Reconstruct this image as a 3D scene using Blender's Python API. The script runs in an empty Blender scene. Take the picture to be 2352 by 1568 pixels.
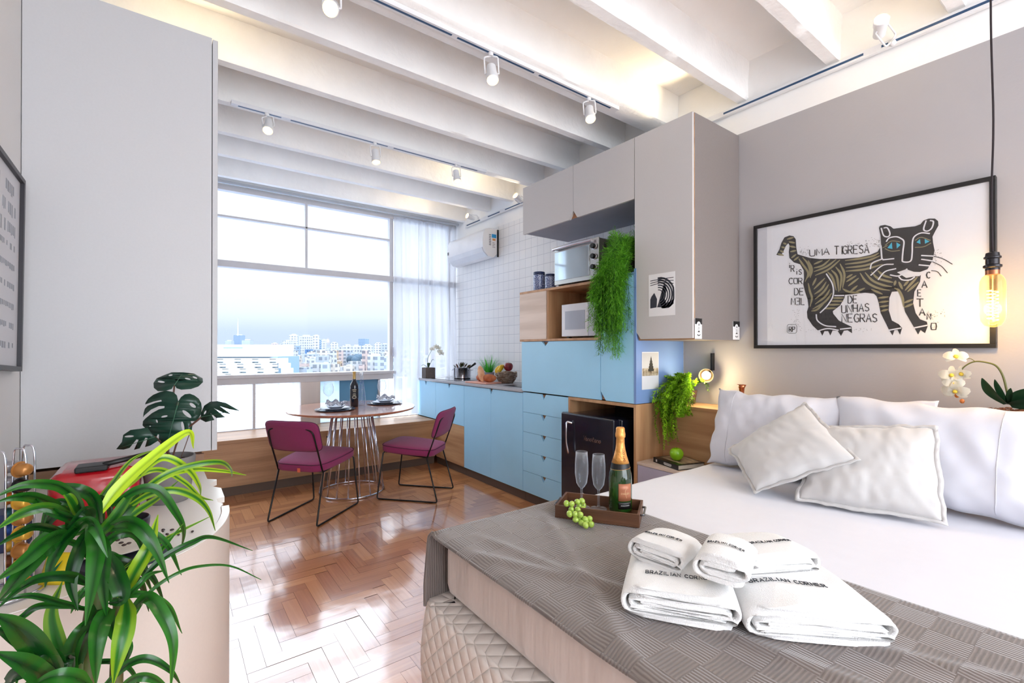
import bpy, bmesh, math, random
from mathutils import Vector, Matrix, noise
from mathutils.geometry import tessellate_polygon
PI = math.pi
rnd = random.Random(7)
sc = bpy.context.scene
COL = sc.collection
# ------------------------------------------------------------------ camera
CAM_H = 1.28
FPX, CXP, CYP = 1062.2, 1176.0, 798.2
YAW, PITCH = math.radians(36.535), math.radians(0.216)
cam_d = bpy.data.cameras.new('camera')
cam_d.sensor_width = 36.0
cam_d.lens = FPX / 2352 * 36
cam_d.shift_y = (CYP - 784) / 2352
cam_d.clip_start = 0.05
cam_d.clip_end = 3000
cam = bpy.data.objects.new('camera', cam_d)
COL.objects.link(cam)
cam.location = (0, 0, CAM_H)
cam.rotation_euler = (PI / 2 + PITCH, 0, -YAW)
sc.camera = cam
_F = Vector((math.sin(YAW) * math.cos(PITCH), math.cos(YAW) * math.cos(PITCH), math.sin(PITCH)))
_R = Vector((math.cos(YAW), -math.sin(YAW), 0))
_U = _R.cross(_F)
def ray(u, v):
    return _F + _R * ((u - CXP) / FPX) - _U * ((v - CYP) / FPX)
def P(u, v, X=None, Y=None, Z=None, D=None):
    """measure a world point from the photo: the pixel's ray met with a real plane of the room"""
    d = ray(u, v)
    if X is not None: t = X / d.x
    elif Y is not None: t = Y / d.y
    elif Z is not None: t = (Z - CAM_H) / d.z
    else: t = D
    return Vector((0, 0, CAM_H)) + d * t
# ------------------------------------------------------------------ world
sc.view_settings.view_transform = 'Standard'
sc.view_settings.look = 'None'
sc.view_settings.exposure = 0.78
sc.view_settings.gamma = 1
sc.view_settings.use_curve_mapping = False
w = bpy.data.worlds.new('world'); sc.world = w; w.use_nodes = True
nt = w.node_tree; nt.nodes.clear()
tc = nt.nodes.new('ShaderNodeTexCoord'); sx = nt.nodes.new('ShaderNodeSeparateXYZ')
nt.links.new(tc.outputs['Generated'], sx.inputs[0])
cr = nt.nodes.new('ShaderNodeValToRGB')
mz = nt.nodes.new('ShaderNodeMapRange'); mz.inputs[1].default_value = -0.1; mz.inputs[2].default_value = 0.4
nt.links.new(sx.outputs['Z'], mz.inputs[0]); nt.links.new(mz.outputs[0], cr.inputs[0])
els = cr.color_ramp.elements
els[0].position = 0.0; els[0].color = (.60, .68, .76, 1)
els[1].position = 1.0; els[1].color = (.80, .88, 1, 1)
for p, c in ((.19, (.52, .60, .72, 1)), (.215, (.40, .47, .58, 1)), (.27, (.42, .49, .60, 1)), (.34, (.56, .61, .68, 1)), (.47, (.66, .69, .74, 1)), (.60, (.70, .74, .78, 1)), (.8, (.80, .86, .94, 1))):
    e = els.new(p); e.color = c
ms = nt.nodes.new('ShaderNodeMapRange')          # sky brightened overhead and behind the camera, added fill for the room
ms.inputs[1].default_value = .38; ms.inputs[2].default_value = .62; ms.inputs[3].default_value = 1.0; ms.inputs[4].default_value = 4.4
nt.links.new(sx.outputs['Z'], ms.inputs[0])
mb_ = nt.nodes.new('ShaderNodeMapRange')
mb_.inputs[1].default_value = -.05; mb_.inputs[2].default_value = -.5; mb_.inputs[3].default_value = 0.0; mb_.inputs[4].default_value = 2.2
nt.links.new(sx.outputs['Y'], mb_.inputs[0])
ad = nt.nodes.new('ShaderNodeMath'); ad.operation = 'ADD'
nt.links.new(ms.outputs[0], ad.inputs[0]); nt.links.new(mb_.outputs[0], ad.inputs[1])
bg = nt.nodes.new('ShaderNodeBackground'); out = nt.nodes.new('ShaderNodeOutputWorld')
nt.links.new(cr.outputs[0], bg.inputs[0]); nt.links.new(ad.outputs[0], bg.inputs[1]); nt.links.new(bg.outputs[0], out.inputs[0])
def sun(name, frm, to, strength, angle, col):
    d = bpy.data.lights.new(name, 'SUN'); d.energy = strength; d.angle = math.radians(angle); d.color = col
    o = bpy.data.objects.new(name, d); COL.objects.link(o)
    o.rotation_euler = (Vector(to) - Vector(frm)).to_track_quat('-Z', 'Y').to_euler(); return o
sun('window_daylight', (-.6, 10, 5), (0, 0, 0), .7, 70, (.88, .94, 1))
sun('rear_fill_sun', (-1.2, -8, 1.6), (0, 0, .6), .45, 120, (.93, .96, 1))  # fill lamp added behind the camera to brighten the interior
sun('rear_upward_fill', (-1.0, -8, -3.2), (0, 0, .6), 3.0, 120, (.96, .97, 1))  # added lamp aimed upward from the rear to brighten the ceiling
sun('window_upward_fill', (-.4, 9, -3.4), (0, 0, 0), 1.5, 90, (.93, .96, 1))  # added lamp aimed upward through the window to brighten the nearby ceiling
sc.cycles.max_bounces = 8
sc.cycles.transparent_max_bounces = 16
sc.cycles.sample_clamp_indirect = 8
# ------------------------------------------------------------------ materials
def lin(c):
    return tuple(((x / 255) / 12.92 if x / 255 <= .04045 else ((x / 255 + .055) / 1.055) ** 2.4) for x in c)
def newmat(name):
    m = bpy.data.materials.new(name); m.use_nodes = True
    n = m.node_tree; b = n.nodes['Principled BSDF']
    return m, n, b
def mat(name, c, rough=.5, metal=0, var=.04, vs=6.0, bump=0, bs=60, coat=0, spec=.5, stretch=(1, 1, 1), sheen=0, sub=0, emit=None, es=0, c2=None, detail=3):
    m, n, b = newmat(name)
    c = lin(c)
    b.inputs['Roughness'].default_value = rough
    b.inputs['Metallic'].default_value = metal
    b.inputs['Coat Weight'].default_value = coat
    b.inputs['Coat Roughness'].default_value = .08
    b.inputs['Specular IOR Level'].default_value = spec
    b.inputs['Sheen Weight'].default_value = sheen
    t = n.nodes.new('ShaderNodeTexCoord'); mp = n.nodes.new('ShaderNodeMapping')
    mp.inputs['Scale'].default_value = stretch
    n.links.new(t.outputs['Object'], mp.inputs[0])
    no = n.nodes.new('ShaderNodeTexNoise'); no.inputs['Scale'].default_value = vs; no.inputs['Detail'].default_value = detail
    n.links.new(mp.outputs[0], no.inputs[0])
    r = n.nodes.new('ShaderNodeValToRGB')
    a = tuple(max(0, x * (1 - var)) for x in c) if c2 is None else lin(c2)
    z = tuple(min(1, x * (1 + var)) for x in c)
    r.color_ramp.elements[0].position = .3; r.color_ramp.elements[1].position = .7
    r.color_ramp.elements[0].color = (*a, 1); r.color_ramp.elements[1].color = (*z, 1)
    n.links.new(no.outputs['Fac'], r.inputs[0]); n.links.new(r.outputs[0], b.inputs['Base Color'])
    if bump:
        n2 = n.nodes.new('ShaderNodeTexNoise'); n2.inputs['Scale'].default_value = bs; n2.inputs['Detail'].default_value = 4
        n.links.new(mp.outputs[0], n2.inputs[0])
        bp = n.nodes.new('ShaderNodeBump'); bp.inputs['Strength'].default_value = bump; bp.inputs['Distance'].default_value = .01
        n.links.new(n2.outputs['Fac'], bp.inputs['Height']); n.links.new(bp.outputs[0], b.inputs['Normal'])
    if emit:
        b.inputs['Emission Color'].default_value = (*lin(emit), 1); b.inputs['Emission Strength'].default_value = es
    return m
def wood(name, c, c2, axis='X', rough=.45, scale=9, coat=0):
    st = {'X': (.12, 1.6, 1.6), 'Y': (1.6, .12, 1.6), 'Z': (1.6, 1.6, .12)}[axis]
    m = mat(name, c, rough, var=.1, vs=scale, stretch=st, c2=c2, detail=8, coat=coat, bump=.15, bs=scale * 6)
    return m
def glassmat(name, tint=(1, 1, 1), gloss=.08, rough=.0):
    m = bpy.data.materials.new(name); m.use_nodes = True; n = m.node_tree; n.nodes.clear()
    o = n.nodes.new('ShaderNodeOutputMaterial'); mx = n.nodes.new('ShaderNodeMixShader')
    tr = n.nodes.new('ShaderNodeBsdfTransparent'); tr.inputs[0].default_value = (*tint, 1)
    gl = n.nodes.new('ShaderNodeBsdfGlossy'); gl.inputs['Roughness'].default_value = rough
    lw = n.nodes.new('ShaderNodeLayerWeight'); lw.inputs[0].default_value = .25
    mr = n.nodes.new('ShaderNodeMapRange'); mr.inputs[3].default_value = gloss * .5; mr.inputs[4].default_value = min(1, gloss * 8)
    n.links.new(lw.outputs['Fresnel'], mr.inputs[0]); n.links.new(mr.outputs[0], mx.inputs[0])
    n.links.new(tr.outputs[0], mx.inputs[1]); n.links.new(gl.outputs[0], mx.inputs[2]); n.links.new(mx.outputs[0], o.inputs[0])
    return m
def rimglass(name, tint=(.97, .98, .99), edge=.5, col=(214, 220, 230)):
    """clear drinking glass: nearly invisible face on, rim brightness painted as pale colour"""
    m = bpy.data.materials.new(name); m.use_nodes = True; n = m.node_tree; n.nodes.clear()
    o = n.nodes.new('ShaderNodeOutputMaterial'); mx = n.nodes.new('ShaderNodeMixShader'); m2 = n.nodes.new('ShaderNodeMixShader'); m3 = n.nodes.new('ShaderNodeMixShader')
    tr = n.nodes.new('ShaderNodeBsdfTransparent'); tr.inputs[0].default_value = (*tint, 1)
    gl = n.nodes.new('ShaderNodeBsdfGlossy'); gl.inputs['Roughness'].default_value = .02
    tl = n.nodes.new('ShaderNodeBsdfTranslucent'); tl.inputs[0].default_value = (*lin(col), 1); di = n.nodes.new('ShaderNodeBsdfDiffuse'); di.inputs[0].default_value = (*lin(col), 1)
    n.links.new(tl.outputs[0], m3.inputs[1]); n.links.new(di.outputs[0], m3.inputs[2]); n.links.new(gl.outputs[0], m2.inputs[1]); n.links.new(m3.outputs[0], m2.inputs[2]); m2.inputs[0].default_value = .75
    lw = n.nodes.new('ShaderNodeLayerWeight'); lw.inputs[0].default_value = .5
    pw = n.nodes.new('ShaderNodeMath'); pw.operation = 'POWER'; pw.inputs[1].default_value = 3.2; n.links.new(lw.outputs['Facing'], pw.inputs[0])
    mr = n.nodes.new('ShaderNodeMapRange'); mr.inputs[3].default_value = .07; mr.inputs[4].default_value = edge  # pale diffuse edge stands in for bright refraction at the rims
    n.links.new(pw.outputs[0], mr.inputs[0]); n.links.new(mr.outputs[0], mx.inputs[0])
    n.links.new(tr.outputs[0], mx.inputs[1]); n.links.new(m2.outputs[0], mx.inputs[2]); n.links.new(mx.outputs[0], o.inputs[0])
    return m
def sheermat(name, col, opac=.5, weave=None):
    """thin cloth or patterned glass: partly see-through, partly diffusing"""
    m = bpy.data.materials.new(name); m.use_nodes = True; n = m.node_tree; n.nodes.clear()
    o = n.nodes.new('ShaderNodeOutputMaterial'); mx = n.nodes.new('ShaderNodeMixShader'); m2 = n.nodes.new('ShaderNodeMixShader')
    tr = n.nodes.new('ShaderNodeBsdfTransparent'); di = n.nodes.new('ShaderNodeBsdfDiffuse'); tl = n.nodes.new('ShaderNodeBsdfTranslucent')
    c = (*lin(col), 1); di.inputs[0].default_value = c; tl.inputs[0].default_value = c
    tr.inputs[0].default_value = (1, 1, 1, 1)
    m2.inputs[0].default_value = .6
    n.links.new(di.outputs[0], m2.inputs[1]); n.links.new(tl.outputs[0], m2.inputs[2])
    mx.inputs[0].default_value = opac
    if weave:
        t = n.nodes.new('ShaderNodeTexCoord'); bk = n.nodes.new('ShaderNodeTexBrick')
        mp = n.nodes.new('ShaderNodeMapping'); mp.inputs['Rotation'].default_value = (PI / 2, 0, 0)
        n.links.new(t.outputs['Object'], mp.inputs[0]); n.links.new(mp.outputs[0], bk.inputs[0])
        bk.offset = 0; bk.inputs['Scale'].default_value = 1; bk.inputs['Brick Width'].default_value = weave; bk.inputs['Row Height'].default_value = weave
        bk.inputs['Mortar Size'].default_value = weave * .12; bk.inputs['Mortar Smooth'].default_value = .4
        mr = n.nodes.new('ShaderNodeMapRange'); mr.inputs[3].default_value = opac; mr.inputs[4].default_value = min(1, opac + .3)
        n.links.new(bk.outputs['Fac'], mr.inputs[0]); n.links.new(mr.outputs[0], mx.inputs[0])
    n.links.new(tr.outputs[0], mx.inputs[1]); n.links.new(m2.outputs[0], mx.inputs[2]); n.links.new(mx.outputs[0], o.inputs[0])
    return m
def leafmat(name, c1, c2, rough=.35, vs=8, trans=.35, axis=None, cm=None):
    m, n, b = newmat(name)
    t = n.nodes.new('ShaderNodeTexCoord'); no = n.nodes.new('ShaderNodeTexNoise'); no.inputs['Scale'].default_value = vs
    n.links.new(t.outputs['Object'], no.inputs[0])
    at = n.nodes.new('ShaderNodeAttribute'); at.attribute_name = 'tone'
    ad = n.nodes.new('ShaderNodeMath'); ad.operation = 'MULTIPLY_ADD'; ad.inputs[1].default_value = .35
    n.links.new(no.outputs['Fac'], ad.inputs[0]); n.links.new(at.outputs['Fac'], ad.inputs[2])
    r = n.nodes.new('ShaderNodeValToRGB'); r.color_ramp.elements[0].position = .2; r.color_ramp.elements[1].position = 1.05
    r.color_ramp.elements[0].color = (*lin(c1), 1); r.color_ramp.elements[1].color = (*lin(c2), 1)
    if cm: q = r.color_ramp.elements.new(.62); q.color = (*lin(cm), 1)
    n.links.new(ad.outputs[0], r.inputs[0]); n.links.new(r.outputs[0], b.inputs['Base Color'])
    b.inputs['Roughness'].default_value = rough
    tl = n.nodes.new('ShaderNodeBsdfTranslucent'); n.links.new(r.outputs[0], tl.inputs[0])
    mx = n.nodes.new('ShaderNodeMixShader'); mx.inputs[0].default_value = trans
    o = n.nodes['Material Output']; n.links.new(b.outputs[0], mx.inputs[1]); n.links.new(tl.outputs[0], mx.inputs[2]); n.links.new(mx.outputs[0], o.inputs[0])
    return m
# ------------------------------------------------------------------ geometry helpers
class MB:
    def __init__(s): s.v = []; s.f = []; s.tone = []; s.cur = .5
    def add(s, vs, fs):
        k = len(s.v); s.v += [Vector(v) for v in vs]; s.f += [tuple(i + k for i in f) for f in fs]; s.tone += [s.cur] * len(vs); return s
    def box(s, x0, x1, y0, y1, z0, z1, M=None):
        vs = [Vector((x, y, z)) for z in (z0, z1) for y in (y0, y1) for x in (x0, x1)]
        if M: vs = [M @ v for v in vs]
        return s.add(vs, [(0, 2, 3, 1), (4, 5, 7, 6), (0, 1, 5, 4), (2, 6, 7, 3), (0, 4, 6, 2), (1, 3, 7, 5)])
    def tube(s, pts, r, n=8, closed=False, cap=True):
        pts = [Vector(p) for p in pts]; L = len(pts); rs = r if isinstance(r, (list, tuple)) else [r] * L
        rings = []; up = None
        for i, p in enumerate(pts):
            a = pts[(i - 1) % L] if (closed or i > 0) else p
            b = pts[(i + 1) % L] if (closed or i < L - 1) else p
            t = (b - a); t = t.normalized() if t.length > 1e-9 else Vector((0, 0, 1))
            if up is None:
                up = Vector((0, 0, 1)) if abs(t.z) < .9 else Vector((1, 0, 0))
            x = t.cross(up); x = x.normalized() if x.length > 1e-6 else t.orthogonal().normalized()
            y = x.cross(t).normalized(); up = y
            rings.append([p + (x * math.cos(q) + y * math.sin(q)) * rs[i] for q in [2 * PI * j / n for j in range(n)]])
        vs = [v for g in rings for v in g]; fs = []
        m = L if closed else L - 1
        for i in range(m):
            k = (i + 1) % L
            for j in range(n):
                fs.append((i * n + j, i * n + (j + 1) % n, k * n + (j + 1) % n, k * n + j))
        if cap and not closed:
            fs.append(tuple(range(n - 1, -1, -1))); fs.append(tuple((L - 1) * n + j for j in range(n)))
        return s.add(vs, fs)
    def lathe(s, prof, c=(0, 0, 0), n=24, M=None, capb=True, capt=True):
        """prof: (radius, z) pairs"""
        vs = []; c = Vector(c)
        for r, z in prof:
            for j in range(n):
                a = 2 * PI * j / n; v = Vector((r * math.cos(a), r * math.sin(a), z))
                vs.append((M @ v if M else v) + c)
        fs = []
        for i in range(len(prof) - 1):
            for j in range(n):
                fs.append((i * n + j, i * n + (j + 1) % n, (i + 1) * n + (j + 1) % n, (i + 1) * n + j))
        if capb: fs.append(tuple(range(n - 1, -1, -1)))
        if capt: fs.append(tuple((len(prof) - 1) * n + j for j in range(n)))
        return s.add(vs, fs)
    def poly(s, pts, nrm, th):
        """closed outline (list of 3-D points, coplanar) extruded by th along nrm"""
        pts = [Vector(p) for p in pts]; nrm = Vector(nrm).normalized(); k = len(pts)
        tr = tessellate_polygon([pts])
        vs = pts + [p + nrm * th for p in pts]; fs = []
        for a, b, c in tr:
            n_ = (pts[b] - pts[a]).cross(pts[c] - pts[a])
            if n_.dot(nrm) > 0: fs += [(c, b, a), (a + k, b + k, c + k)]
            else: fs += [(a, b, c), (c + k, b + k, a + k)]
        ar = sum((pts[i].cross(pts[(i + 1) % k]) for i in range(k)), Vector()).dot(nrm)
        for i in range(k):
            j = (i + 1) % k
            fs.append((i, j, j + k, i + k) if ar > 0 else (j, i, i + k, j + k))
        return s.add(vs, fs)
    def stroke(s, pts, wd, nrm, th, off=0.0):
        """flat ribbon of width wd following pts on a plane"""
        pts = [Vector(p) for p in pts]; nrm = Vector(nrm).normalized(); L = len(pts)
        ws = wd if isinstance(wd, (list, tuple)) else [wd] * L
        A = []; B = []
        for i, p in enumerate(pts):
            t = (pts[min(i + 1, L - 1)] - pts[max(i - 1, 0)]).normalized(); x = t.cross(nrm).normalized() * ws[i] / 2
            A.append(p + x + nrm * off); B.append(p - x + nrm * off)
        vs = A + B + [a + nrm * th for a in A] + [b + nrm * th for b in B]; fs = []
        for i in range(L - 1):
            fs += [(2 * L + i, 2 * L + i + 1, 3 * L + i + 1, 3 * L + i), (i, L + i, L + i + 1, i + 1), (i, i + 1, 2 * L + i + 1, 2 * L + i), (L + i, 3 * L + i, 3 * L + i + 1, L + i + 1)]
        fs += [(0, 2 * L, 3 * L, L), (L - 1, 2 * L - 1, 4 * L - 1, 3 * L - 1)]
        return s.add(vs, fs)
    def grid(s, fn, nu, nv, closeu=False):
        vs = [Vector(fn(i / (nu if closeu else nu - 1), j / (nv - 1))) for j in range(nv) for i in range(nu)]
        fs = []
        for j in range(nv - 1):
            for i in range(nu if closeu else nu - 1):
                k = (i + 1) % nu
                fs.append((j * nu + i, j * nu + k, (j + 1) * nu + k, (j + 1) * nu + i))
        return s.add(vs, fs)
    def ball(s, c, r, n=12, sq=(1, 1, 1), M=None):
        prof = [(max(1e-4, math.sin(PI * i / n)) * r, -math.cos(PI * i / n) * r) for i in range(n + 1)]
        S = Matrix.Diagonal((*sq, 1)).to_3x3()
        return s.lathe(prof, c, n=max(8, int(n * 1.5)), M=(M.to_3x3() @ S if M else S), capb=False, capt=False)
    def xf(s, M):
        s.v = [M @ v for v in s.v]; return s
ROOTM = {}
def props(o, label=None, cat=None, group=None, kind=None):
    if label: o['label'] = label
    if cat: o['category'] = cat
    if group: o['group'] = group
    if kind: o['kind'] = kind
    return o
def thing(name, label, cat, loc, rotz=0, group=None, kind=None):
    o = bpy.data.objects.new(name, None); COL.objects.link(o); o.empty_display_size = .1
    o.location = loc; o.rotation_euler = (0, 0, rotz); ROOTM[o.name] = [*loc, rotz]
    return props(o, label, cat, group, kind)
def rootmat(o):
    while o.parent: o = o.parent
    m = ROOTM[o.name]
    return Matrix.Translation(m[:3]) @ Matrix.Rotation(m[3], 4, 'Z')
def part(name, mb, m, parent=None, smooth=False, bevel=0, local=False, seg=2, sub=0, label=None, kind=None, angle=None, solid=0):
    me = bpy.data.meshes.new(name); vs = mb.v
    if parent is not None and not local:
        I = rootmat(parent).inverted(); vs = [I @ v for v in vs]
    me.from_pydata([tuple(v) for v in vs], [], mb.f); me.update()
    bm = bmesh.new(); bm.from_mesh(me); bmesh.ops.recalc_face_normals(bm, faces=bm.faces); bm.to_mesh(me); bm.free()
    if any(t != .5 for t in mb.tone):
        at = me.attributes.new('tone', 'FLOAT', 'POINT')
        at.data.foreach_set('value', mb.tone)
    ms = m if isinstance(m, (list, tuple)) else [m]
    for x in ms: me.materials.append(x)
    if smooth:
        for p in me.polygons: p.use_smooth = True
        if angle is not None: me.set_sharp_from_angle(angle=math.radians(angle))
    o = bpy.data.objects.new(name, me); COL.objects.link(o)
    if parent is not None: o.parent = parent
    if solid:
        q = o.modifiers.new('solid', 'SOLIDIFY'); q.thickness = solid; q.offset = 0
    if bevel:
        q = o.modifiers.new('bevel', 'BEVEL'); q.width = bevel; q.segments = seg; q.limit_method = 'ANGLE'; q.angle_limit = math.radians(40)
        me.polygons.foreach_set('use_smooth', [True] * len(me.polygons)); me.set_sharp_from_angle(angle=math.radians(45))
        q.harden_normals = True
    if sub:
        q = o.modifiers.new('sub', 'SUBSURF'); q.levels = sub; q.render_levels = sub
    if label: o['label'] = label
    if kind: o['kind'] = kind
    return o
def single(name, mb, m, label, cat, group=None, kind=None, **k):
    xs = [v.x for v in mb.v]; ys = [v.y for v in mb.v]; zs = [v.z for v in mb.v]
    c = Vector(((min(xs) + max(xs)) / 2, (min(ys) + max(ys)) / 2, min(zs)))
    mb.xf(Matrix.Translation(-c)); o = part(name, mb, m, None, **k); o.location = c
    ROOTM[o.name] = [*c, 0.0]
    return props(o, label, cat, group, kind)
def struct(name, mb, m, **k):
    return single(name, mb, m, None, None, kind='structure', **k)
def copy_tree(o, parent=None):
    c = o.copy(); COL.objects.link(c); c.parent = parent
    for ch in list(o.children): copy_tree(ch, c)
    return c
def bez(pts, n=12):
    """Catmull-Rom through the points"""
    pts = [Vector(p) for p in pts]; q = [pts[0] * 2 - pts[1]] + pts + [pts[-1] * 2 - pts[-2]]; out = []
    for i in range(1, len(q) - 2):
        for k in range(n):
            t = k / n; a, b, c, d = q[i - 1], q[i], q[i + 1], q[i + 2]
            out.append(.5 * ((2 * b) + (c - a) * t + (2 * a - 5 * b + 4 * c - d) * t * t + (3 * b - a - 3 * c + d) * t ** 3))
    out.append(pts[-1]); return out
def rnd_corner(pts, r=.03, n=5):
    """polyline with filleted corners"""
    pts = [Vector(p) for p in pts]; out = [pts[0]]
    for i in range(1, len(pts) - 1):
        a, b, c = pts[i - 1], pts[i], pts[i + 1]
        r_ = min(r, (a - b).length * .45, (c - b).length * .45)
        p = b + (a - b).normalized() * r_; q = b + (c - b).normalized() * r_
        for k in range(n + 1):
            t = k / n; out.append(p * (1 - t) ** 2 + b * 2 * t * (1 - t) + q * t * t)
    out.append(pts[-1]); return out
FONT = {'A': [[(0, 0), (.5, 1), (1, 0)], [(.2, .38), (.8, .38)]], 'B': [[(0, 0), (0, 1), (.75, 1), (.85, .75), (.7, .53), (0, .53)], [(.7, .53), (.95, .28), (.8, 0), (0, 0)]],
 'C': [[(.95, .85), (.6, 1), (.2, .9), (0, .5), (.2, .1), (.6, 0), (.95, .15)]], 'D': [[(0, 0), (0, 1), (.6, .97), (.95, .6), (.95, .35), (.6, .02), (0, 0)]],
 'E': [[(.9, 1), (0, 1), (0, 0), (.9, 0)], [(0, .52), (.75, .52)]], 'G': [[(.95, .85), (.6, 1), (.2, .9), (0, .5), (.2, .1), (.6, 0), (.95, .12), (.95, .48), (.55, .48)]],
 'H': [[(0, 0), (0, 1)], [(.9, 0), (.9, 1)], [(0, .5), (.9, .5)]], 'I': [[(.5, 0), (.5, 1)]], 'i': [[(.5, 0), (.5, .62)], [(.5, .85), (.5, .95)]],
 'L': [[(0, 1), (0, 0), (.85, 0)]], 'M': [[(0, 0), (.05, 1), (.5, .35), (.95, 1), (1, 0)]], 'N': [[(0, 0), (0, 1), (.95, 0), (.95, 1)]],
 'O': [[(.1, .05), (0, .5), (.1, .95), (.9, .95), (1, .5), (.9, .05), (.1, .05)]], 'R': [[(0, 0), (0, 1), (.8, .95), (.9, .72), (.75, .5), (0, .47)], [(.4, .47), (.95, 0)]],
 'S': [[(.9, .85), (.5, 1), (.1, .85), (.15, .6), (.8, .42), (.9, .15), (.5, 0), (.05, .12)]], 'T': [[(0, 1), (1, 1)], [(.5, 1), (.5, 0)]],
 'U': [[(0, 1), (.05, .1), (.3, 0), (.8, .05), (.95, .2), (.95, 1)]], 'Z': [[(0, 1), (.95, 1), (0, 0), (1, 0)]], '3': [[(0, 1), (.85, 1), (.85, 0), (0, 0)], [(.2, .52), (.85, .52)]],
 'P': [[(0, 0), (0, 1), (.8, .95), (.9, .72), (.75, .5), (0, .47)]], '.': [[(.4, 0), (.6, 0)]], 'V': [[(0, 1), (.5, 0), (1, 1)]], 'e': [[(.1, .3), (.8, .35), (.6, .6), (.2, .55), (0, .25), (.3, 0), (.9, .1)]],
 'n': [[(0, 0), (.1, .55), (.1, .4), (.5, .6), (.8, .45), (.8, 0)]], 'o': [[(.4, 0), (.05, .2), (.2, .55), (.6, .6), (.85, .3), (.4, 0)]], 't': [[(.4, .95), (.3, .1), (.8, .05)], [(0, .6), (.8, .65)]],
 'a': [[(.8, .55), (.3, .55), (.05, .2), (.35, 0), (.75, .3), (.8, .55), (.85, 0)]], 'r': [[(.1, 0), (.2, .55), (.25, .4), (.8, .6)]]}
def text_strokes(txt, gap=.35, ratio=.62):
    """list of 2-D polylines for a line of text; letter height 1"""
    x = 0; res = []
    for ch in txt:
        if ch == ' ': x += ratio * .8; continue
        wd = ratio * (.3 if ch in 'Ii.' else 1)
        for pl in FONT[ch]:
            res.append([(x + (px * ratio if ch not in 'Ii.' else (px - .35) * ratio), py) for px, py in pl])
        x += wd + gap * ratio
    return res, x - gap * ratio
# ================================================================== the room
XL, XW, XF = -0.452, 2.924, 2.403          # left wall, right wall, fronts of the kitchen units
YB, YW, YR = 4.674, 5.174, -2.6            # bench front, window wall, rear end of the room
ZC = 3.09
m_white = mat('white_paint', (247, 246, 244), .75, var=.02, vs=3, bump=.12, bs=40)
m_beam = mat('rough_white_concrete', (248, 247, 245), .8, var=.03, vs=5, bump=.5, bs=28)
m_wallg = mat('warm_grey_paint', (172, 169, 171), .7, var=.02, vs=2, bump=.06, bs=90)
m_wall_left = mat('off_white_paint', (222, 220, 220), .7, var=.02, vs=2, bump=.05, bs=90)
m_frame_w = mat('pale_grey_window_paint', (205, 203, 206), .5, var=.03, vs=9)
m_plinth = mat('dark_plinth', (92, 74, 62), .6)
m_oak = wood('oak_veneer', (196, 156, 116), (166, 122, 84), 'Y', .5)
m_oakx = wood('oak_veneer_bench', (188, 146, 108), (156, 114, 78), 'X', .42)
m_oakz = wood('oak_veneer_upright', (196, 154, 114), (164, 120, 82), 'Z', .5)
m_oakpale = wood('pale_oak_veneer', (222, 205, 192), (208, 188, 172), 'Y', .5)
m_blue = mat('sky_blue_laminate', (164, 218, 250), .42, var=.02, vs=4)
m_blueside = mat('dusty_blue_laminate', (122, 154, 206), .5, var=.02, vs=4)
m_grey = mat('light_grey_laminate', (200, 196, 194), .45, var=.012, vs=160)
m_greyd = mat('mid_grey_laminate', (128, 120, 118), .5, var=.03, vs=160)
m_leftcab = mat('white_grey_laminate', (196, 196, 198), .5, var=.012, vs=120)
m_black = mat('black_metal', (14, 14, 16), .4, var=.1)
m_chrome = mat('chrome', (215, 215, 225), .12, metal=1, var=.02)
m_steel = mat('brushed_steel', (190, 188, 184), .25, metal=1, var=.06, vs=20, stretch=(1, .05, 1))
# ---- floor: herringbone blocks in one mesh, a tone per block
def parquet():
    m, n, b = newmat('herringbone_parquet')
    at = n.nodes.new('ShaderNodeAttribute'); at.attribute_name = 'tone'
    tx = n.nodes.new('ShaderNodeAttribute'); tx.attribute_name = 'grain'
    mp = n.nodes.new('ShaderNodeMapping'); mp.inputs['Scale'].default_value = (3.2, 70, 3)
    n.links.new(tx.outputs['Vector'], mp.inputs[0])
    no = n.nodes.new('ShaderNodeTexNoise'); no.inputs['Scale'].default_value = 1; no.inputs['Detail'].default_value = 6
    n.links.new(mp.outputs[0], no.inputs[0])
    r = n.nodes.new('ShaderNodeValToRGB'); e = r.color_ramp.elements
    e[0].position = 0; e[0].color = (*lin((150, 86, 48)), 1); e[1].position = 1; e[1].color = (*lin((228, 172, 120)), 1)
    for p, c in ((.3, (174, 108, 64)), (.6, (202, 136, 84)), (.85, (220, 158, 104))):
        q = e.new(p); q.color = (*lin(c), 1)
    a = n.nodes.new('ShaderNodeMath'); a.operation = 'MULTIPLY_ADD'; a.inputs[1].default_value = .45
    n.links.new(no.outputs['Fac'], a.inputs[0])
    s_ = n.nodes.new('ShaderNodeMath'); s_.operation = 'MULTIPLY_ADD'; s_.inputs[1].default_value = .42; s_.inputs[2].default_value = .10
    n.links.new(at.outputs['Fac'], s_.inputs[0]); n.links.new(s_.outputs[0], a.inputs[2])
    n.links.new(a.outputs[0], r.inputs[0]); n.links.new(r.outputs[0], b.inputs['Base Color'])
    b.inputs['Roughness'].default_value = .30; b.inputs['Coat Weight'].default_value = 1; b.inputs['Coat IOR'].default_value = 2.1; b.inputs['Coat Roughness'].default_value = .12
    t = n.nodes.new('ShaderNodeTexCoord'); n2 = n.nodes.new('ShaderNodeTexNoise'); n2.inputs['Scale'].default_value = 4.5
    n.links.new(t.outputs['Object'], n2.inputs[0])
    bp = n.nodes.new('ShaderNodeBump'); bp.inputs['Strength'].default_value = .12; bp.inputs['Distance'].default_value = .02
    n.links.new(n2.outputs['Fac'], bp.inputs['Height']); n.links.new(bp.outputs[0], b.inputs['Normal']); n.links.new(bp.outputs[0], b.inputs['Coat Normal'])
    return m
W_ = .07; NB = 4
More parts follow.
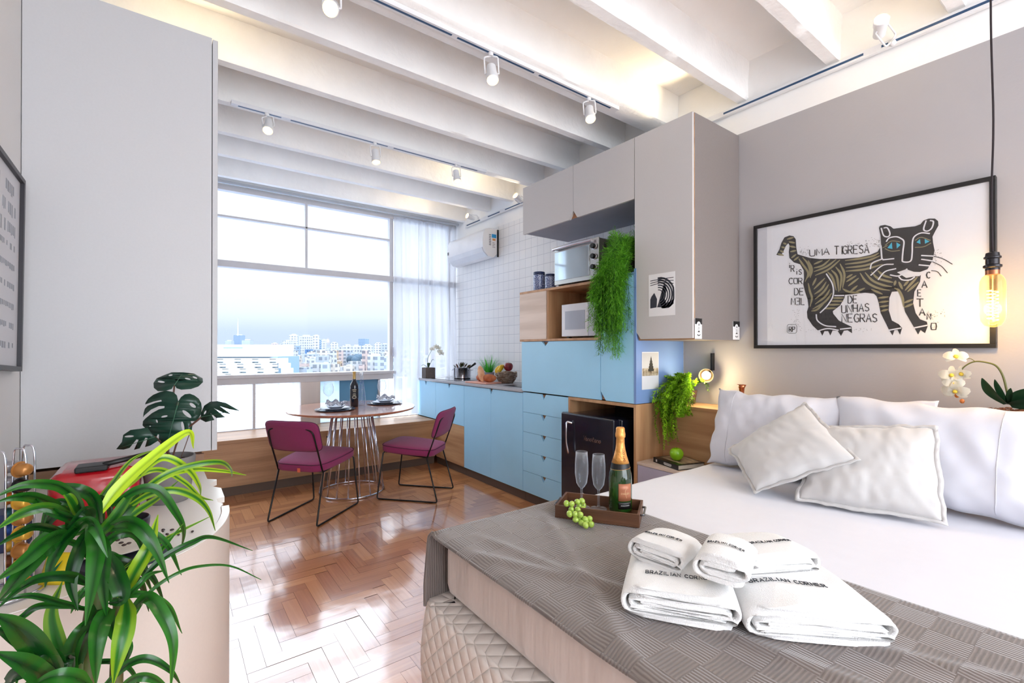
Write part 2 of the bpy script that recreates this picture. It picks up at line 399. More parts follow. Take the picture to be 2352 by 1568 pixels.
V = []; Fc = []; TN = []; GR = []
g_ = .0006
def blk(x, y, lx, ly):
    x0, x1, y0, y1 = max(x, 0) + g_, min(x + lx, 3.39) - g_, max(y, 0) + g_, min(y + ly, 7.75) - g_
    if x1 - x0 < .004 or y1 - y0 < .004: return
    k = len(V); t = rnd.random(); ox, oy = rnd.random() * 9, rnd.random() * 9; dz = rnd.uniform(-.0005, .0005); tx, ty = rnd.gauss(0, .0022), rnd.gauss(0, .0022)
    for px, py in ((x0, y0), (x1, y0), (x1, y1), (x0, y1)):
        V.append((px, py, dz + (px - x0) * tx + (py - y0) * ty)); TN.append(t)
        GR.append((px - x + ox, py - y + oy, 0) if lx > ly else (py - y + ox, px - x + oy, 0))
    Fc.append((k, k + 1, k + 2, k + 3))
for i in range(-130, 130):
    for j in range(-40, 40):
        # herringbone: pairs of a lying and a standing block stepping along the diagonal
        x = (i + j * NB) * W_; y = (i - j * NB) * W_
        if -1 < x < 4.4 and -1 < y < 8.8:
            blk(x, y, NB * W_, W_); blk(x + 0, y + W_, W_, NB * W_) if False else None
for i in range(-130, 130):
    for j in range(-40, 40):
        x = (i + j * NB) * W_; y = (i - j * NB) * W_
        if -1 < x < 4.4 and -1 < y < 8.8: blk(x + NB * W_, y + W_ - NB * W_ + 0, W_, NB * W_)
me = bpy.data.meshes.new('floor'); me.from_pydata(V, [], Fc); me.update()
at = me.attributes.new('tone', 'FLOAT', 'POINT'); at.data.foreach_set('value', TN)
at = me.attributes.new('grain', 'FLOAT_VECTOR', 'POINT'); at.data.foreach_set('vector', [c for g in GR for c in g])
me.materials.append(parquet())
fl = bpy.data.objects.new('floor', me); COL.objects.link(fl); fl.location = (XL, YR, 0); fl['kind'] = 'structure'
struct('trim_1', MB().box(XL - .1, XW + .1, YR, YW + .1, -.06, -.004), mat('floor_joint_filler', (70, 42, 28), .8))
# ---- walls
tilem, tn, tb = newmat('white_square_tiles')
t_ = tn.nodes.new('ShaderNodeTexCoord'); mp_ = tn.nodes.new('ShaderNodeMapping'); mp_.inputs['Rotation'].default_value = (0, PI / 2, PI / 2)
sxx = tn.nodes.new('ShaderNodeSeparateXYZ'); cmb = tn.nodes.new('ShaderNodeCombineXYZ')
tn.links.new(t_.outputs['Object'], sxx.inputs[0]); tn.links.new(sxx.outputs['Y'], cmb.inputs[0]); tn.links.new(sxx.outputs['Z'], cmb.inputs[1])
bk = tn.nodes.new('ShaderNodeTexBrick'); bk.offset = 0; bk.inputs['Scale'].default_value = 1
bk.inputs['Brick Width'].default_value = .096; bk.inputs['Row Height'].default_value = .096; bk.inputs['Mortar Size'].default_value = .0022; bk.inputs['Mortar Smooth'].default_value = .3
bk.inputs['Color1'].default_value = (*lin((240, 240, 240)), 1); bk.inputs['Color2'].default_value = (*lin((236, 237, 238)), 1); bk.inputs['Mortar'].default_value = (*lin((198, 200, 205)), 1)
tn.links.new(cmb.outputs[0], bk.inputs[0]); tn.links.new(bk.outputs['Color'], tb.inputs['Base Color']); tb.inputs['Roughness'].default_value = .30
bp_ = tn.nodes.new('ShaderNodeBump'); bp_.inputs['Strength'].default_value = .35; bp_.inputs['Distance'].default_value = .002; bp_.invert = True
tn.links.new(bk.outputs['Fac'], bp_.inputs['Height']); tn.links.new(bp_.outputs[0], tb.inputs['Normal'])
struct('wall_right', MB().box(XW, XW + .15, YR, 1.905, 0, 2.655), m_wallg)
struct('trim_2', MB().box(XW, XW + .15, YR, 1.905, 2.655, ZC), m_white)
struct('wall_kitchen', MB().box(XW, XW + .15, 1.905, YW + .16, 0, 2.64), tilem)
struct('trim_3', MB().box(XW, XW + .15, 1.905, YW + .16, 2.64, ZC), m_white)
struct('wall_left', MB().box(XL - .15, XL, YR, YW + .16, 0, ZC), m_wall_left)
struct('wall_back', MB().box(XL, XW, YW, YW + .16, 2.85, ZC + .1).box(XL, .0, YW, YW + .16, 0, 2.85).box(XL, XW, YW, YW + .16, 0, .47), m_white)
struct('ceiling', MB().box(XL - .15, XW + .15, YR, YW + .16, ZC, ZC + .12), m_white)
# ---- concrete ribs under the slab
ribs = [-2.45, -1.96, -1.47, -.98, -.49, 0, .49, .985, 1.485, 2.035, 2.466, 2.98, 3.455, 3.94, 4.395, 4.93]
for k, yc in enumerate(ribs):
    hw = .085 if abs(yc - 2.035) < .01 else .036
    b_ = MB(); n_ = 90; ring = []
    for i in range(n_):
        x = XL + .0 + (XW - XL) * i / (n_ - 1); q = []
        for j, (dy, z) in enumerate(((-hw - .008, ZC), (-hw, 2.95), (-hw, 2.862), (-hw * .8, 2.85), (hw * .8, 2.85), (hw, 2.862), (hw, 2.95), (hw + .008, ZC))):
            a = .006 if 2 <= j <= 5 else .002
            d = noise.noise(Vector((x * 5, yc * 3 + j * 7, 1))) * a + noise.noise(Vector((x * 19, yc * 3 + j * 9, 4))) * a * .6
            q.append(Vector((x, yc + dy + d, z + (d * .6 if 2 <= j <= 5 else 0))))
        ring += q
    fs = [(i * 8 + j, i * 8 + j + 1, (i + 1) * 8 + j + 1, (i + 1) * 8 + j) for i in range(n_ - 1) for j in range(7)]
    b_.add(ring, fs)
    struct('trim_%d' % (4 + k), b_, m_beam, smooth=True, angle=40)
# ---- window wall
win = thing('window_1', None, None, (1.2, YW, .49), kind='structure')
fy0, fy1 = YW + .0, YW + .06
def fr(x0, x1, z0, z1, d0=0, d1=0, nm='frame', m=m_frame_w):
    return part(nm, MB().box(x0, x1, fy0 - d0, fy1 + d1, z0, z1), m, win, bevel=.003)
fr(0, 2.92, 2.80, 2.85, .015)                       # head
fr(0, 2.92, 2.067, 2.13, .03)                       # middle rail
fr(0, 2.10, 2.545, 2.565, nm='transom'); fr(1.14, 1.165, 2.13, 2.80, nm='mullion'); fr(2.057, 2.10, .95, 2.85, .01)
fr(0, 2.10, .94, 1.0, .02); part('sill', MB().box(0, 2.12, YW - .055, YW + .08, 1.0, 1.035), m_frame_w, win, bevel=.006)
fr(1.096, 1.289, .49, .94, .02, nm='pier', m=mat('painted_boards', (214, 205, 200), .6, var=.05, vs=5, stretch=(6, 1, .2)))
fr(.662, .684, .49, .94); fr(0, 2.92, .47, .50, .01); fr(1.93, 1.95, .49, .94); fr(2.82, 2.86, .5, 2.8)
part('latch', MB().box(2.085, 2.115, YW - .035, YW - .005, 1.20, 1.31), m_chrome, win, bevel=.004)
m_pane = glassmat('window_glass', (.97, .99, 1), .006)
for (x0, x1, z0, z1) in ((0, 1.14, 2.565, 2.80), (1.165, 2.057, 2.565, 2.80), (0, 1.14, 2.13, 2.545), (1.165, 2.057, 2.13, 2.545), (0, 2.057, 1.035, 2.067), (2.10, 2.82, .5, 2.067), (2.10, 2.82, 2.13, 2.80)):
    part('pane', MB().box(x0, x1, YW + .03, YW + .034, z0, z1), m_pane, win)
m_pat = sheermat('wired_frosted_glass', (250, 252, 255), .35, .013)
m_patb = sheermat('blue_patterned_glass', (190, 212, 220), .5, .013)
m_patd = sheermat('dark_blue_patterned_glass', (92, 126, 144), .85, .013)
for x0, x1 in ((0, .662), (.684, 1.096)): part('frosted_pane', MB().box(x0, x1, YW + .03, YW + .034, .5, .94), m_pat, win)
part('frosted_pane', MB().box(1.289, 1.50, YW + .03, YW + .034, .5, .94), m_patb, win)
part('frosted_pane', MB().box(1.50, 1.93, YW + .03, YW + .034, .66, .94), m_patd, win)
part('frosted_pane', MB().box(1.50, 1.93, YW + .03, YW + .034, .5, .66), m_patb, win)
part('frosted_pane', MB().box(1.95, 2.057, YW + .03, YW + .034, .5, .94), m_pat, win)
part('curtain_track', MB().box(.0, 2.90, 5.02, 5.05, 2.822, 2.846), mat('grey_track', (168, 172, 180), .4), win, bevel=.003)
# ---- sheer curtains
m_sheer = sheermat('sheer_white_voile', (204, 203, 207), .74)
def curtain(x0, x1, z0, z1, seed, flare=0, y=5.10):
    r_ = random.Random(seed); ph = [(r_.uniform(55, 95), r_.uniform(0, 6), r_.uniform(.4, 1)) for _ in range(3)]
    def f(u, v):
        x = x0 + (x1 - x0) * u; z = z0 + (z1 - z0) * v
        s = sum(math.sin(a * x + b + .5 * math.sin(3 * v + b)) * c for a, b, c in ph) / 3
        return (x + flare * (1 - v) ** 2 * (u - .5) + .004 * math.sin(9 * v + 30 * u), y + s * .034 * (1.2 - .25 * v), z + .006 * math.sin(40 * u))
    return MB().grid(f, 220, 30)
single('sheer_curtain', curtain(2.075, 2.40, .51, 2.815, 3), m_sheer, 'white sheer curtain hanging to the oak bench left of the counter', 'curtain', smooth=True)
single('sheer_curtain', curtain(2.385, 2.90, .935, 2.815, 5, .05), m_sheer, 'white sheer curtain gathered in the corner and reaching the worktop', 'curtain', smooth=True)
# ---- built-in oak bench under the window
be = thing('window_bench', 'oak bench running under the wide window behind the round table', 'bench', (1.0, YB, 0))
part('seat_top', MB().box(XL + .002, XF - .003, YB, YW - .003, .462, .492), m_oakx, be, bevel=.002)
part('front_panel', MB().box(XL + .002, XF - .003, YB + .012, YB + .03, .085, .462), m_oakx, be)
part('plinth', MB().box(XL + .002, XF - .003, YB + .04, YB + .06, 0, .085), m_plinth, be)
part('cable_hole', MB().lathe([(.009, -.003), (.009, .003)], P(752, 1003, Y=YB + .009), 12, Matrix.Rotation(PI / 2, 4, 'X')), m_black, be)
# ================================================================== kitchen units
def notch_door(x, y0, y1, z0, z1, ny, side, w=.052, h=.05, th=.018):
    """door leaf in the plane X=x with a triangular finger notch; side: 'top', 'bot', or corner"""
    if side == 'top': pts = [(y0, z0), (y1, z0), (y1, z1), (ny + w / 2, z1), (ny, z1 - h), (ny - w / 2, z1), (y0, z1)]
    elif side == 'topL': pts = [(y0, z0), (y1, z0), (y1, z1 - h), (y1 - w / 2, z1), (y0, z1)]
    elif side == 'topR': pts = [(y0, z0), (y1, z0), (y1, z1), (y0 + w / 2, z1), (y0, z1 - h)]
    elif side == 'botL': pts = [(y0, z0), (y1 - w / 2, z0), (y1, z0 + h), (y1, z1), (y0, z1)]
    elif side == 'botR': pts = [(y0 + w / 2, z0), (y1, z0), (y1, z1), (y0, z1), (y0, z0 + h)]
    else: pts = [(y0, z0), (y1, z0), (y1, z1), (y0, z1)]
    out_ = []
    for p in pts:
        if not out_ or (abs(p[0] - out_[-1][0]) + abs(p[1] - out_[-1][1])) > 1e-5: out_.append(p)
    return MB().poly([(x, a, b) for a, b in out_], (1, 0, 0), th)
g = .0015
def lining(parent, y, z, w=.045, up=False):
    part('notch_lining', MB().box(XF + .0185, XF + .0198, y - w, y + w, (z - .075 if not up else z + .004), (z - .004 if not up else z + .075)), m_lin, parent)
m_lin = wood('notch_oak', (176, 126, 92), (140, 96, 66), 'Y', .6)
def carcass(nm, y0, y1, z0, z1, parent, m=m_oakz, x0=None, back=True, open_front=False, t=.018):
    x0 = XF + .02 if x0 is None else x0
    b_ = MB().box(x0, XW - .004, y0, y0 + t, z0, z1).box(x0, XW - .004, y1 - t, y1, z0, z1).box(x0, XW - .004, y0 + t, y1 - t, z0, z0 + t).box(x0, XW - .004, y0 + t, y1 - t, z1 - t, z1).box(XW - .012, XW - .004, y0 + t, y1 - t, z0 + t, z1 - t)
    return part(nm, b_, m, parent)
# low unit over the bench side (blue doors short), oak panel below
u1 = thing('base_cabinet', 'sky-blue base cabinet with two short doors above an oak panel, nearest the window', 'cabinet', (2.65, 4.62, 0))
carcass('carcass', 4.061, 5.165, .09, .885, u1)
part('door', notch_door(XF, 4.061 + g, 4.684 - g, .50, .912, 4.372, 'top'), m_blue, u1)
part('door', notch_door(XF, 4.684 + g, 5.165, .50, .912, 4.93, 'top'), m_blue, u1)
lining(u1, 4.372, .912); lining(u1, 4.93, .912)
part('lower_panel', MB().box(XF, XF + .018, 4.061 + g, YB - .004, .087, .497), m_oak, u1, label='oak panel below the blue doors')
part('plinth', MB().box(XF + .03, XF + .05, 4.061, YB + .03, 0, .085), m_plinth, u1)
u2 = thing('base_cabinet', 'sky-blue base cabinet with two tall doors sharing one notch, below the bread board', 'cabinet', (2.65, 3.57, 0))
carcass('carcass', 3.090, 4.059, .09, .885, u2)
part('door', notch_door(XF, 3.090 + g, 3.572 - g, .087, .912, 0, 'topL'), m_blue, u2)
part('door', notch_door(XF, 3.572 + g, 4.059 - g, .087, .912, 0, 'topR'), m_blue, u2)
part('plinth', MB().box(XF + .03, XF + .05, 3.09, 4.059, 0, .085), m_plinth, u2)
lining(u2, 3.573, .912)
u3 = thing('drawer_unit', 'sky-blue unit of five drawers with triangular finger notches beside the black fridge', 'cabinet', (2.65, 2.82, 0))
carcass('carcass', 2.533, 3.087, .09, .915, u3)
zs_ = [.087, .261, .426, .589, .754, .921]
for k in range(5):
    part('drawer', notch_door(XF, 2.533 + g, 3.088 - g, zs_[k] + g, zs_[k + 1] - g, 2.822, 'top', .062, .045), m_blue, u3)
part('plinth', MB().box(XF + .03, XF + .05, 2.533, 3.088, 0, .085), m_plinth, u3)
for k in range(5): lining(u3, 2.822, zs_[k + 1] - g)
# worktop
wt = thing('worktop', 'grey speckled stone worktop with black hob and sink over the blue base cabinets', 'worktop', (2.66, 4.1, .92))
m_stone = mat('grey_speckled_stone', (168, 168, 174), .35, var=.25, vs=220)
part('slab', MB().box(XF - .012, XW - .002, 3.095, 5.165, .918, .942), m_stone, wt, bevel=.002)
part('hob', MB().box(2.45, 2.86, 4.32, 4.90, .9425, .947), mat('black_glass_hob', (12, 14, 20), .06), wt, bevel=.002)
part('sink', MB().box(2.50, 2.83, 3.14, 3.52, .9425, .945).box(2.52, 2.81, 3.16, 3.50, .944, .946), mat('dark_sink_basin', (60, 66, 80), .25, metal=.8), wt)
tap_p = rnd_corner([(2.85, 3.20, .943), (2.85, 3.20, 1.0), (2.72, 3.22, 1.0), (2.72, 3.22, .975)], .02)
part('tap', MB().tube(tap_p, .009, 10).lathe([(.02, 0), (.018, .01)], (2.85, 3.20, .943)), m_chrome, wt, smooth=True, angle=40)
# tall block: blue flap, blue side door, blue side panel
u4 = thing('wall_unit', 'sky-blue wall unit with wide flap and narrow tall door above fridge and drawers', 'cabinet', (2.66, 2.5, .93))
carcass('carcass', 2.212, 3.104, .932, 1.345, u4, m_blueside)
part('flap_door', notch_door(XF, 2.212 + g, 3.104, .93, 1.343, 2.80, 'top', .085, .038), m_blue, u4)
part('tall_door', notch_door(XF, 1.925, 2.210 - g, .93, 1.762, 0, 'botL', .09, .06), m_blue, u4)
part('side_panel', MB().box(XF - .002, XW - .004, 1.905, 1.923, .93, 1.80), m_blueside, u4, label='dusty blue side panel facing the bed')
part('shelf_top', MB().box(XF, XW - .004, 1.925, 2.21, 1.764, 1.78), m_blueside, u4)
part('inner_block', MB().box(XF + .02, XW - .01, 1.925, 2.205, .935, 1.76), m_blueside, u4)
lining(u4, 2.80, 1.343, .06); lining(u4, 2.19, .93, .02, True)
# oak open box
u5 = thing('open_shelf_box', 'oak open box with pale front panel holding the white microwave', 'shelf', (2.66, 2.7, 1.345))
b_ = MB().box(XF - .005, XW - .004, 2.215, 3.125, 1.745, 1.764).box(XF - .005, XW - .004, 2.215, 3.125, 1.346, 1.364).box(XF + .0, XW - .004, 3.107, 3.125, 1.364, 1.745).box(XF, XW - .004, 2.215, 2.233, 1.364, 1.745).box(XW - .02, XW - .004, 2.233, 3.107, 1.364, 1.745).box(XF + .002, XW - .03, 2.765, 2.783, 1.364, 1.745)
part('carcass', b_, m_oakz, u5, bevel=.001)
part('front_panel', MB().box(XF - .004, XF + .014, 2.785, 3.127, 1.346, 1.764), m_oakpale, u5, label='pale oak front panel left of the opening')
# fridge niche in oak
u6 = thing('fridge_cabinet', 'oak open cabinet around the black fridge beside the bed', 'cabinet', (2.66, 2.2, 0))
b_ = MB().box(XF - .004, XW - .004, 1.905, 1.925, 0, .926).box(XF - .004, XW - .004, 1.925, 2.530, .905, .926).box(XF - .004, XW - .004, 2.512, 2.530, 0, .905)
part('carcass', b_, m_oakz, u6, bevel=.001)
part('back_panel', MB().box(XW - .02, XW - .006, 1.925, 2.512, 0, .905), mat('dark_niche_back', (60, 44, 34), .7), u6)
# fridge
fg = thing('mini_fridge', 'black retro mini fridge with chrome lever handle in the oak niche', 'fridge', (2.6, 2.25, .02))
m_fr = mat('glossy_black_enamel', (7, 15, 34), .22, var=.1, coat=.6)
part('body', MB().box(2.375, 2.86, 2.00, 2.47, .02, .82), m_fr, fg, bevel=.012, seg=3)
part('door', MB().box(2.300, 2.362, 2.005, 2.505, .10, .825), m_fr, fg, bevel=.012, seg=4)
part('door_seal', MB().box(2.362, 2.375, 2.02, 2.46, .11, .815), mat('grey_seal', (60, 62, 70), .6), fg)
hp = P(1302, 980, X=2.265)
part('handle', MB().tube(bez([(2.298, hp.y - .022, .758), (2.268, hp.y + .002, .762), (2.262, hp.y + .002, .71), (2.262, hp.y, .62), (2.270, hp.y - .012, .545)], 6), [.009] * 6 + [.007] * 18 + [.005], 10), m_chrome, fg, smooth=True)
ts, tw = text_strokes('Venotano', .12, .62)
o_ = P(1340, 1007, X=2.298); e_ = P(1380, 1016, X=2.298); Lw = abs(o_.y - e_.y); sc_ = Lw / tw; zz = .66
b_ = MB()
for pl in ts:
    b_.stroke([(2.299, o_.y - (x + .25 * y) * sc_, o_.z + y * sc_ * 1.1 - sc_ * .3) for x, y in pl], sc_ * .2, (-1, 0, 0), .003)
part('badge', b_, m_chrome, fg, label='chrome script badge on the fridge door')
# upper grey cabinets
u7 = thing('wall_cabinet', 'long light grey wall cabinet of two doors above the steel oven', 'cabinet', (2.66, 2.5, 2.25))
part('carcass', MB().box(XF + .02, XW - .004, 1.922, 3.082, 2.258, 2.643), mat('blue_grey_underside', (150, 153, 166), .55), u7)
part('door', notch_door(XF, 1.922, 2.480 - g, 2.250, 2.643, 0, 'botL', .08, .055), m_grey, u7)
part('door', notch_door(XF, 2.480 + g, 3.086, 2.250, 2.643, 0, 'botR', .08, .055), m_grey, u7)
part('notch_lining', MB().box(XF + .0185, XF + .0198, 2.43, 2.53, 2.256, 2.32), m_lin, u7)
u8 = thing('wall_cabinet', 'tall light grey hanging cabinet with print stuck on it beside the bed', 'cabinet', (2.66, 1.71, 1.337))
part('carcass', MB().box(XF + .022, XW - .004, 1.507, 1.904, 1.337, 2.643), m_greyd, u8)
part('door', notch_door(XF, 1.510, 1.917, 1.345, 2.643, 0, 'botL', .09, .06), m_grey, u8)
part('edge_strip', MB().box(XF + .019, XF + .0215, 1.507, 1.90, 1.337, 2.64), m_oak, u8)
lining(u8, 1.885, 1.345, .018, True)
# ================================================================== left side: hanging cabinet and desk
u9 = thing('hanging_cabinet', 'tall white-grey hanging cabinet above the white desk at the left wall', 'cabinet', (-.15, 3.2, .82))
part('carcass', MB().box(XL + .002, .153, 2.5, 3.9, .822, 2.697), m_leftcab, u9, bevel=.001)
part('door', MB().box(.1555, .176, 2.497, 3.9, .822, 2.690), m_leftcab, u9, bevel=.0015)
u10 = thing('low_cabinet', 'dark oak low panel cabinet in the gap under the hanging cabinet', 'cabinet', (-.15, 3.2, 0))
part('side_panel', MB().box(-.425, .13, 2.56, 2.58, 0, .80), wood('dark_oak', (150, 112, 84), (120, 88, 64), 'X', .5), u10)  # darker oak tone than the other panels
part('body', MB().box(XL + .01, .125, 2.58, 3.85, 0, .79), m_oakx, u10)
dk = thing('desk', 'white desk with rounded bent end panel beside the left wall', 'desk', (-.15, 2.0, 0))
m_desk = mat('white_desk_laminate', (235, 232, 226), .3, var=.01)
m_deskp = mat('beige_desk_panel', (214, 200, 190), .45, var=.012, vs=140)
def C2(t): return t
# outer rim curve on the floor plan (from the far right edge round the end to the left wall)
rim = [Vector((.166, 1.86, 0)), Vector((.160, 1.78, 0)), Vector((.138, 1.68, 0)), Vector((.098, 1.585, 0)), Vector((.03, 1.50, 0)), Vector((-.07, 1.43, 0)), Vector((-.18, 1.385, 0)), Vector((-.30, 1.352, 0)), Vector((XL + .02, 1.325, 0))]
rim = bez(rim, 5)
def off(c, d):
    o2 = []
    for i, p in enumerate(c):
        t = (c[min(i + 1, len(c) - 1)] - c[max(i - 1, 0)]).normalized(); o2.append(p + Vector((-t.y, t.x, 0)) * -d)
    return o2
inn = off(rim, .022)
b_ = MB(); k = len(rim)
vs = [p + Vector((0, 0, 0.0)) for p in rim] + [p + Vector((0, 0, .742)) for p in rim] + [p for p in inn] + [p + Vector((0, 0, .742)) for p in inn]
fs = []
for i in range(k - 1):
    fs += [(i, i + 1, k + i + 1, k + i), (2 * k + i, 3 * k + i, 3 * k + i + 1, 2 * k + i + 1), (k + i, k + i + 1, 3 * k + i + 1, 3 * k + i), (i, 2 * k + i, 2 * k + i + 1, i + 1)]
fs += [(0, k, 3 * k, 2 * k), (k - 1, 3 * k - 1, 4 * k - 1, 2 * k - 1) if False else (k - 1, 3 * k - 1, 4 * k - 1, 2 * k - 1)]
b_.add(vs, fs); part('bent_end_panel', b_, m_deskp, dk, smooth=True, angle=50)
in2 = off(rim, .0245)
top = [(p.x, p.y, .722) for p in in2[::1]] + [(XL + .003, 2.555, .722), (.122, 2.555, .722), (.128, 2.30, .722), (.158, 2.27, .722), (.158, 2.255, .722), (.130, 2.22, .722), (.132, 2.17, .722), (.163, 2.12, .722), (.163, 1.985, .722), (.136, 1.975, .722), (.138, 1.93, .722), (.152, 1.90, .722)]
part('desktop', MB().poly([Vector(p) for p in top], (0, 0, 1), .02), m_desk, dk)
rimt = MB().add([p + Vector((0, 0, .7425)) for p in rim] + [p + Vector((0, 0, .7425)) for p in inn] + [p + Vector((0, 0, .745)) for p in rim] + [p + Vector((0, 0, .745)) for p in inn],
    [f for i in range(k - 1) for f in ((i, i + 1, k + i + 1, k + i), (2 * k + i, 3 * k + i, 3 * k + i + 1, 2 * k + i + 1), (i, 2 * k + i, 2 * k + i + 1, i + 1), (k + i, k + i + 1, 3 * k + i + 1, 3 * k + i))])
part('rim', rimt, m_desk, dk, label='white top edge of the bent panel')
part('side_panel', MB().box(.105, .125, 1.93, 2.55, 0, .72), m_deskp, dk)
# ================================================================== lights: track spots
m_lampw = mat('white_lamp_enamel', (228, 228, 230), .35)
m_glow = mat('lit_lamp_lens', (255, 236, 190), .3, emit=(255, 204, 112), es=4.5)
m_trackslot = mat('blue_black_track_slot', (40, 74, 110), .4)
def track(name, label, a, b, up, slots):
    """a->b: centre line; up: direction of the fixed side; slots: list of (t0,t1) where the dark groove shows"""
    a, b, up = Vector(a), Vector(b), Vector(up); t = (b - a).normalized(); s = t.cross(up).normalized()
    o = thing(name, label, 'track', a)
    def bar(p, q, hw, h0, h1):
        vs = [x + s * e * hw + up * h for x in (p, q) for e in (-1, 1) for h in (h0, h1)]
        return MB().add(vs, [(0, 1, 3, 2), (4, 6, 7, 5), (0, 2, 6, 4), (1, 5, 7, 3), (0, 4, 5, 1), (2, 3, 7, 6)])
    part('rail', bar(a, b, .018, 0, .022), m_lampw, o)
    for u0, u1 in slots:
        part('groove', bar(a + (b - a) * u0, a + (b - a) * u1, .006, -.0012, .001), m_trackslot, o)
    return o
def spot(pos, fix, aim, label, power=11, cone=70, group=None):
    """fix: point on the track; pos: centre of the lamp head; aim: direction the light points"""
    pos, fix, aim = Vector(pos), Vector(fix), Vector(aim).normalized()
    o = thing('track_spotlight', label, 'spotlight', fix, group=group)
    q = aim.to_track_quat('Z', 'Y').to_matrix().to_4x4()
    part('lamp_head', MB().lathe([(.020, -.055), (.026, -.05), (.027, .01), (.031, .012), (.033, .045), (.030, .048), (.027, .040), (.027, .036)], pos, 20, q, capb=True, capt=True), m_lampw, o, smooth=True, angle=35)
    part('lens', MB().lathe([(.0255, .0365), (.0255, .0445), (.015, .047)], pos, 20, q), m_glow, o)
    d = (pos - fix).normalized(); s = d.cross(aim); s = s.normalized() if s.length > .05 else d.orthogonal().normalized()
    pth = [fix + d * .015, fix + d * .022 + s * .036, pos + s * .036]
    pt2 = [fix + d * .015, fix + d * .022 - s * .036, pos - s * .036]
    part('yoke', MB().tube(rnd_corner(pth, .01), .0045, 6).tube(rnd_corner(pt2, .01), .0045, 6).tube([pos + s * .036, pos - s * .036], .004, 6), m_lampw, o, smooth=True)
    part('adapter', MB().tube([fix - d * .004, fix + d * .018], .014, 10), m_lampw, o, smooth=True, angle=40)
    L = bpy.data.lights.new('spot_beam', 'SPOT'); L.energy = power; L.spot_size = math.radians(cone); L.spot_blend = .8; L.color = (1, .80, .50); L.shadow_soft_size = .03
    lo = bpy.data.objects.new('spot_beam', L); COL.objects.link(lo); lo.location = pos + aim * .06; lo.rotation_euler = aim.to_track_quat('-Z', 'Y').to_euler()
    return o
track('light_track', 'white ceiling track with blue-grey groove on the nearer rib, three spotlights hanging from it', (.5, 2.0, 2.826), (2.33, 2.0, 2.826), (0, 0, 1), [(0, .335), (.352, .62), (.64, .852), (.868, .965)])
track('light_track', 'white ceiling track on the rib nearer the window, three spotlights hanging from it', (.31, 3.40, 2.83), (2.23, 3.40, 2.83), (0, 0, 1), [(.02, .15), (.18, .535), (.56, .84), (.87, .955)])
tr1a = (2.892, 1.82, 2.812); tr1b = (2.892, -1.2, 2.812)
track('light_track', 'white track along the top of the grey bed wall', tr1a, tr1b, (1, 0, 0), [(.075, .325), (.35, 1)])
track('light_track', 'white track along the kitchen wall above the air conditioner', (2.892, 3.20, 2.78), (2.892, 4.86, 2.78), (1, 0, 0), [(.0, .5), (.56, .7), (.8, .98)])
def sp(u, v, fu, fv, Y, zf, aim, label, Dp=0, **k):
    fx = P(fu, fv, Y=Y); fx = Vector((fx.x, Y, zf))
    h = P(u, v, Y=Y + Dp)
    return spot(h, fx, aim, label, **k)
sp(762, 18, 762, -40, 2.0, 2.826, (-.25, -.55, -.5), 'round-faced spotlight cut by the upper edge, left end of the nearer track', Dp=-.02)
sp(1130, 170, 1127, 122, 2.0, 2.826, (-.15, -.35, -.9), 'white spotlight hanging midway on the nearer ceiling track')
sp(1355, 262, 1352, 228, 2.0, 2.826, (-.25, -.35, -.9), 'white spotlight at the right end of the nearer track, left of the tall cabinet')
sp(617, 290, 613, 266, 3.40, 2.83, (-.2, -.5, -.9), 'white spotlight at the left end of the track nearer the window', power=7)
sp(863, 360, 861, 335, 3.40, 2.83, (0, -.25, -1), 'white spotlight hanging midway on the track nearer the window', power=7)
sp(1049, 405, 1047, 388, 3.40, 2.83, (0, -.3, -1), 'white spotlight at the right end of the track nearer the window', power=7)
fx = P(2052, 100, X=2.892); spot(P(2022, 62, X=2.80), fx, (-.80, -.30, .22), 'white spotlight on the bed-wall track, tilted up at the ceiling', power=12, cone=110)
fx = P(1100, 500, X=2.89); spot(P(1080, 499, X=2.80), fx, (-.9, -.1, .2), 'small white spotlight in the window corner above the air conditioner', power=9, cone=110)
fx = P(1200, 462, X=2.89); spot(P(1190, 455, X=2.80), fx, (-.8, -.2, .3), 'small white spotlight just left of the long wall cabinet', power=12, cone=110)
spot((2.84, 1.76, 2.80), (2.892, 1.80, 2.79), (-.85, .05, .45), 'white spotlight added unseen behind the top of the tall grey cabinet', power=6, cone=120)  # unseen lamp added to warm the ceiling above the cabinet
spot((-.06, 3.0, 2.76), (-.06, 3.06, 2.70), (.35, -.55, .75), 'white spotlight added out of sight on top of the left hanging cabinet', power=11, cone=120)  # unseen lamp added for the warm ceiling patch on the left

# ================================================================== air conditioner
ac = thing('air_conditioner', 'white split air conditioner high on the tiled wall by the curtain', 'air conditioner', (2.85, 4.6, 2.30))
prof = [(2.918, 2.605), (2.80, 2.605), (2.755, 2.59), (2.73, 2.55), (2.718, 2.47), (2.722, 2.40), (2.745, 2.345), (2.80, 2.30), (2.86, 2.288), (2.918, 2.345)]
part('body', MB().poly([(x, 4.20, z) for x, z in prof], (0, 1, 0), .80), mat('white_ac_plastic', (236, 236, 238), .3), ac, bevel=.006, seg=3)
part('air_flap', MB().poly([(2.7235, 4.22, 2.392), (2.742, 4.22, 2.346), (2.796, 4.22, 2.300), (2.792, 4.22, 2.298), (2.738, 4.22, 2.343), (2.720, 4.22, 2.390)], (0, 1, 0), .76), mat('flap_plastic', (222, 224, 228), .3), ac)
part('back_plate', MB().box(2.905, 2.922, 4.192, 4.20, 2.30, 2.60), m_black, ac)
part('energy_label', MB().box(2.835, 2.895, 4.1985, 4.1998, 2.505, 2.545), mat('blue_sticker', (40, 150, 210), .5), ac, label='blue sticker on the end cap')
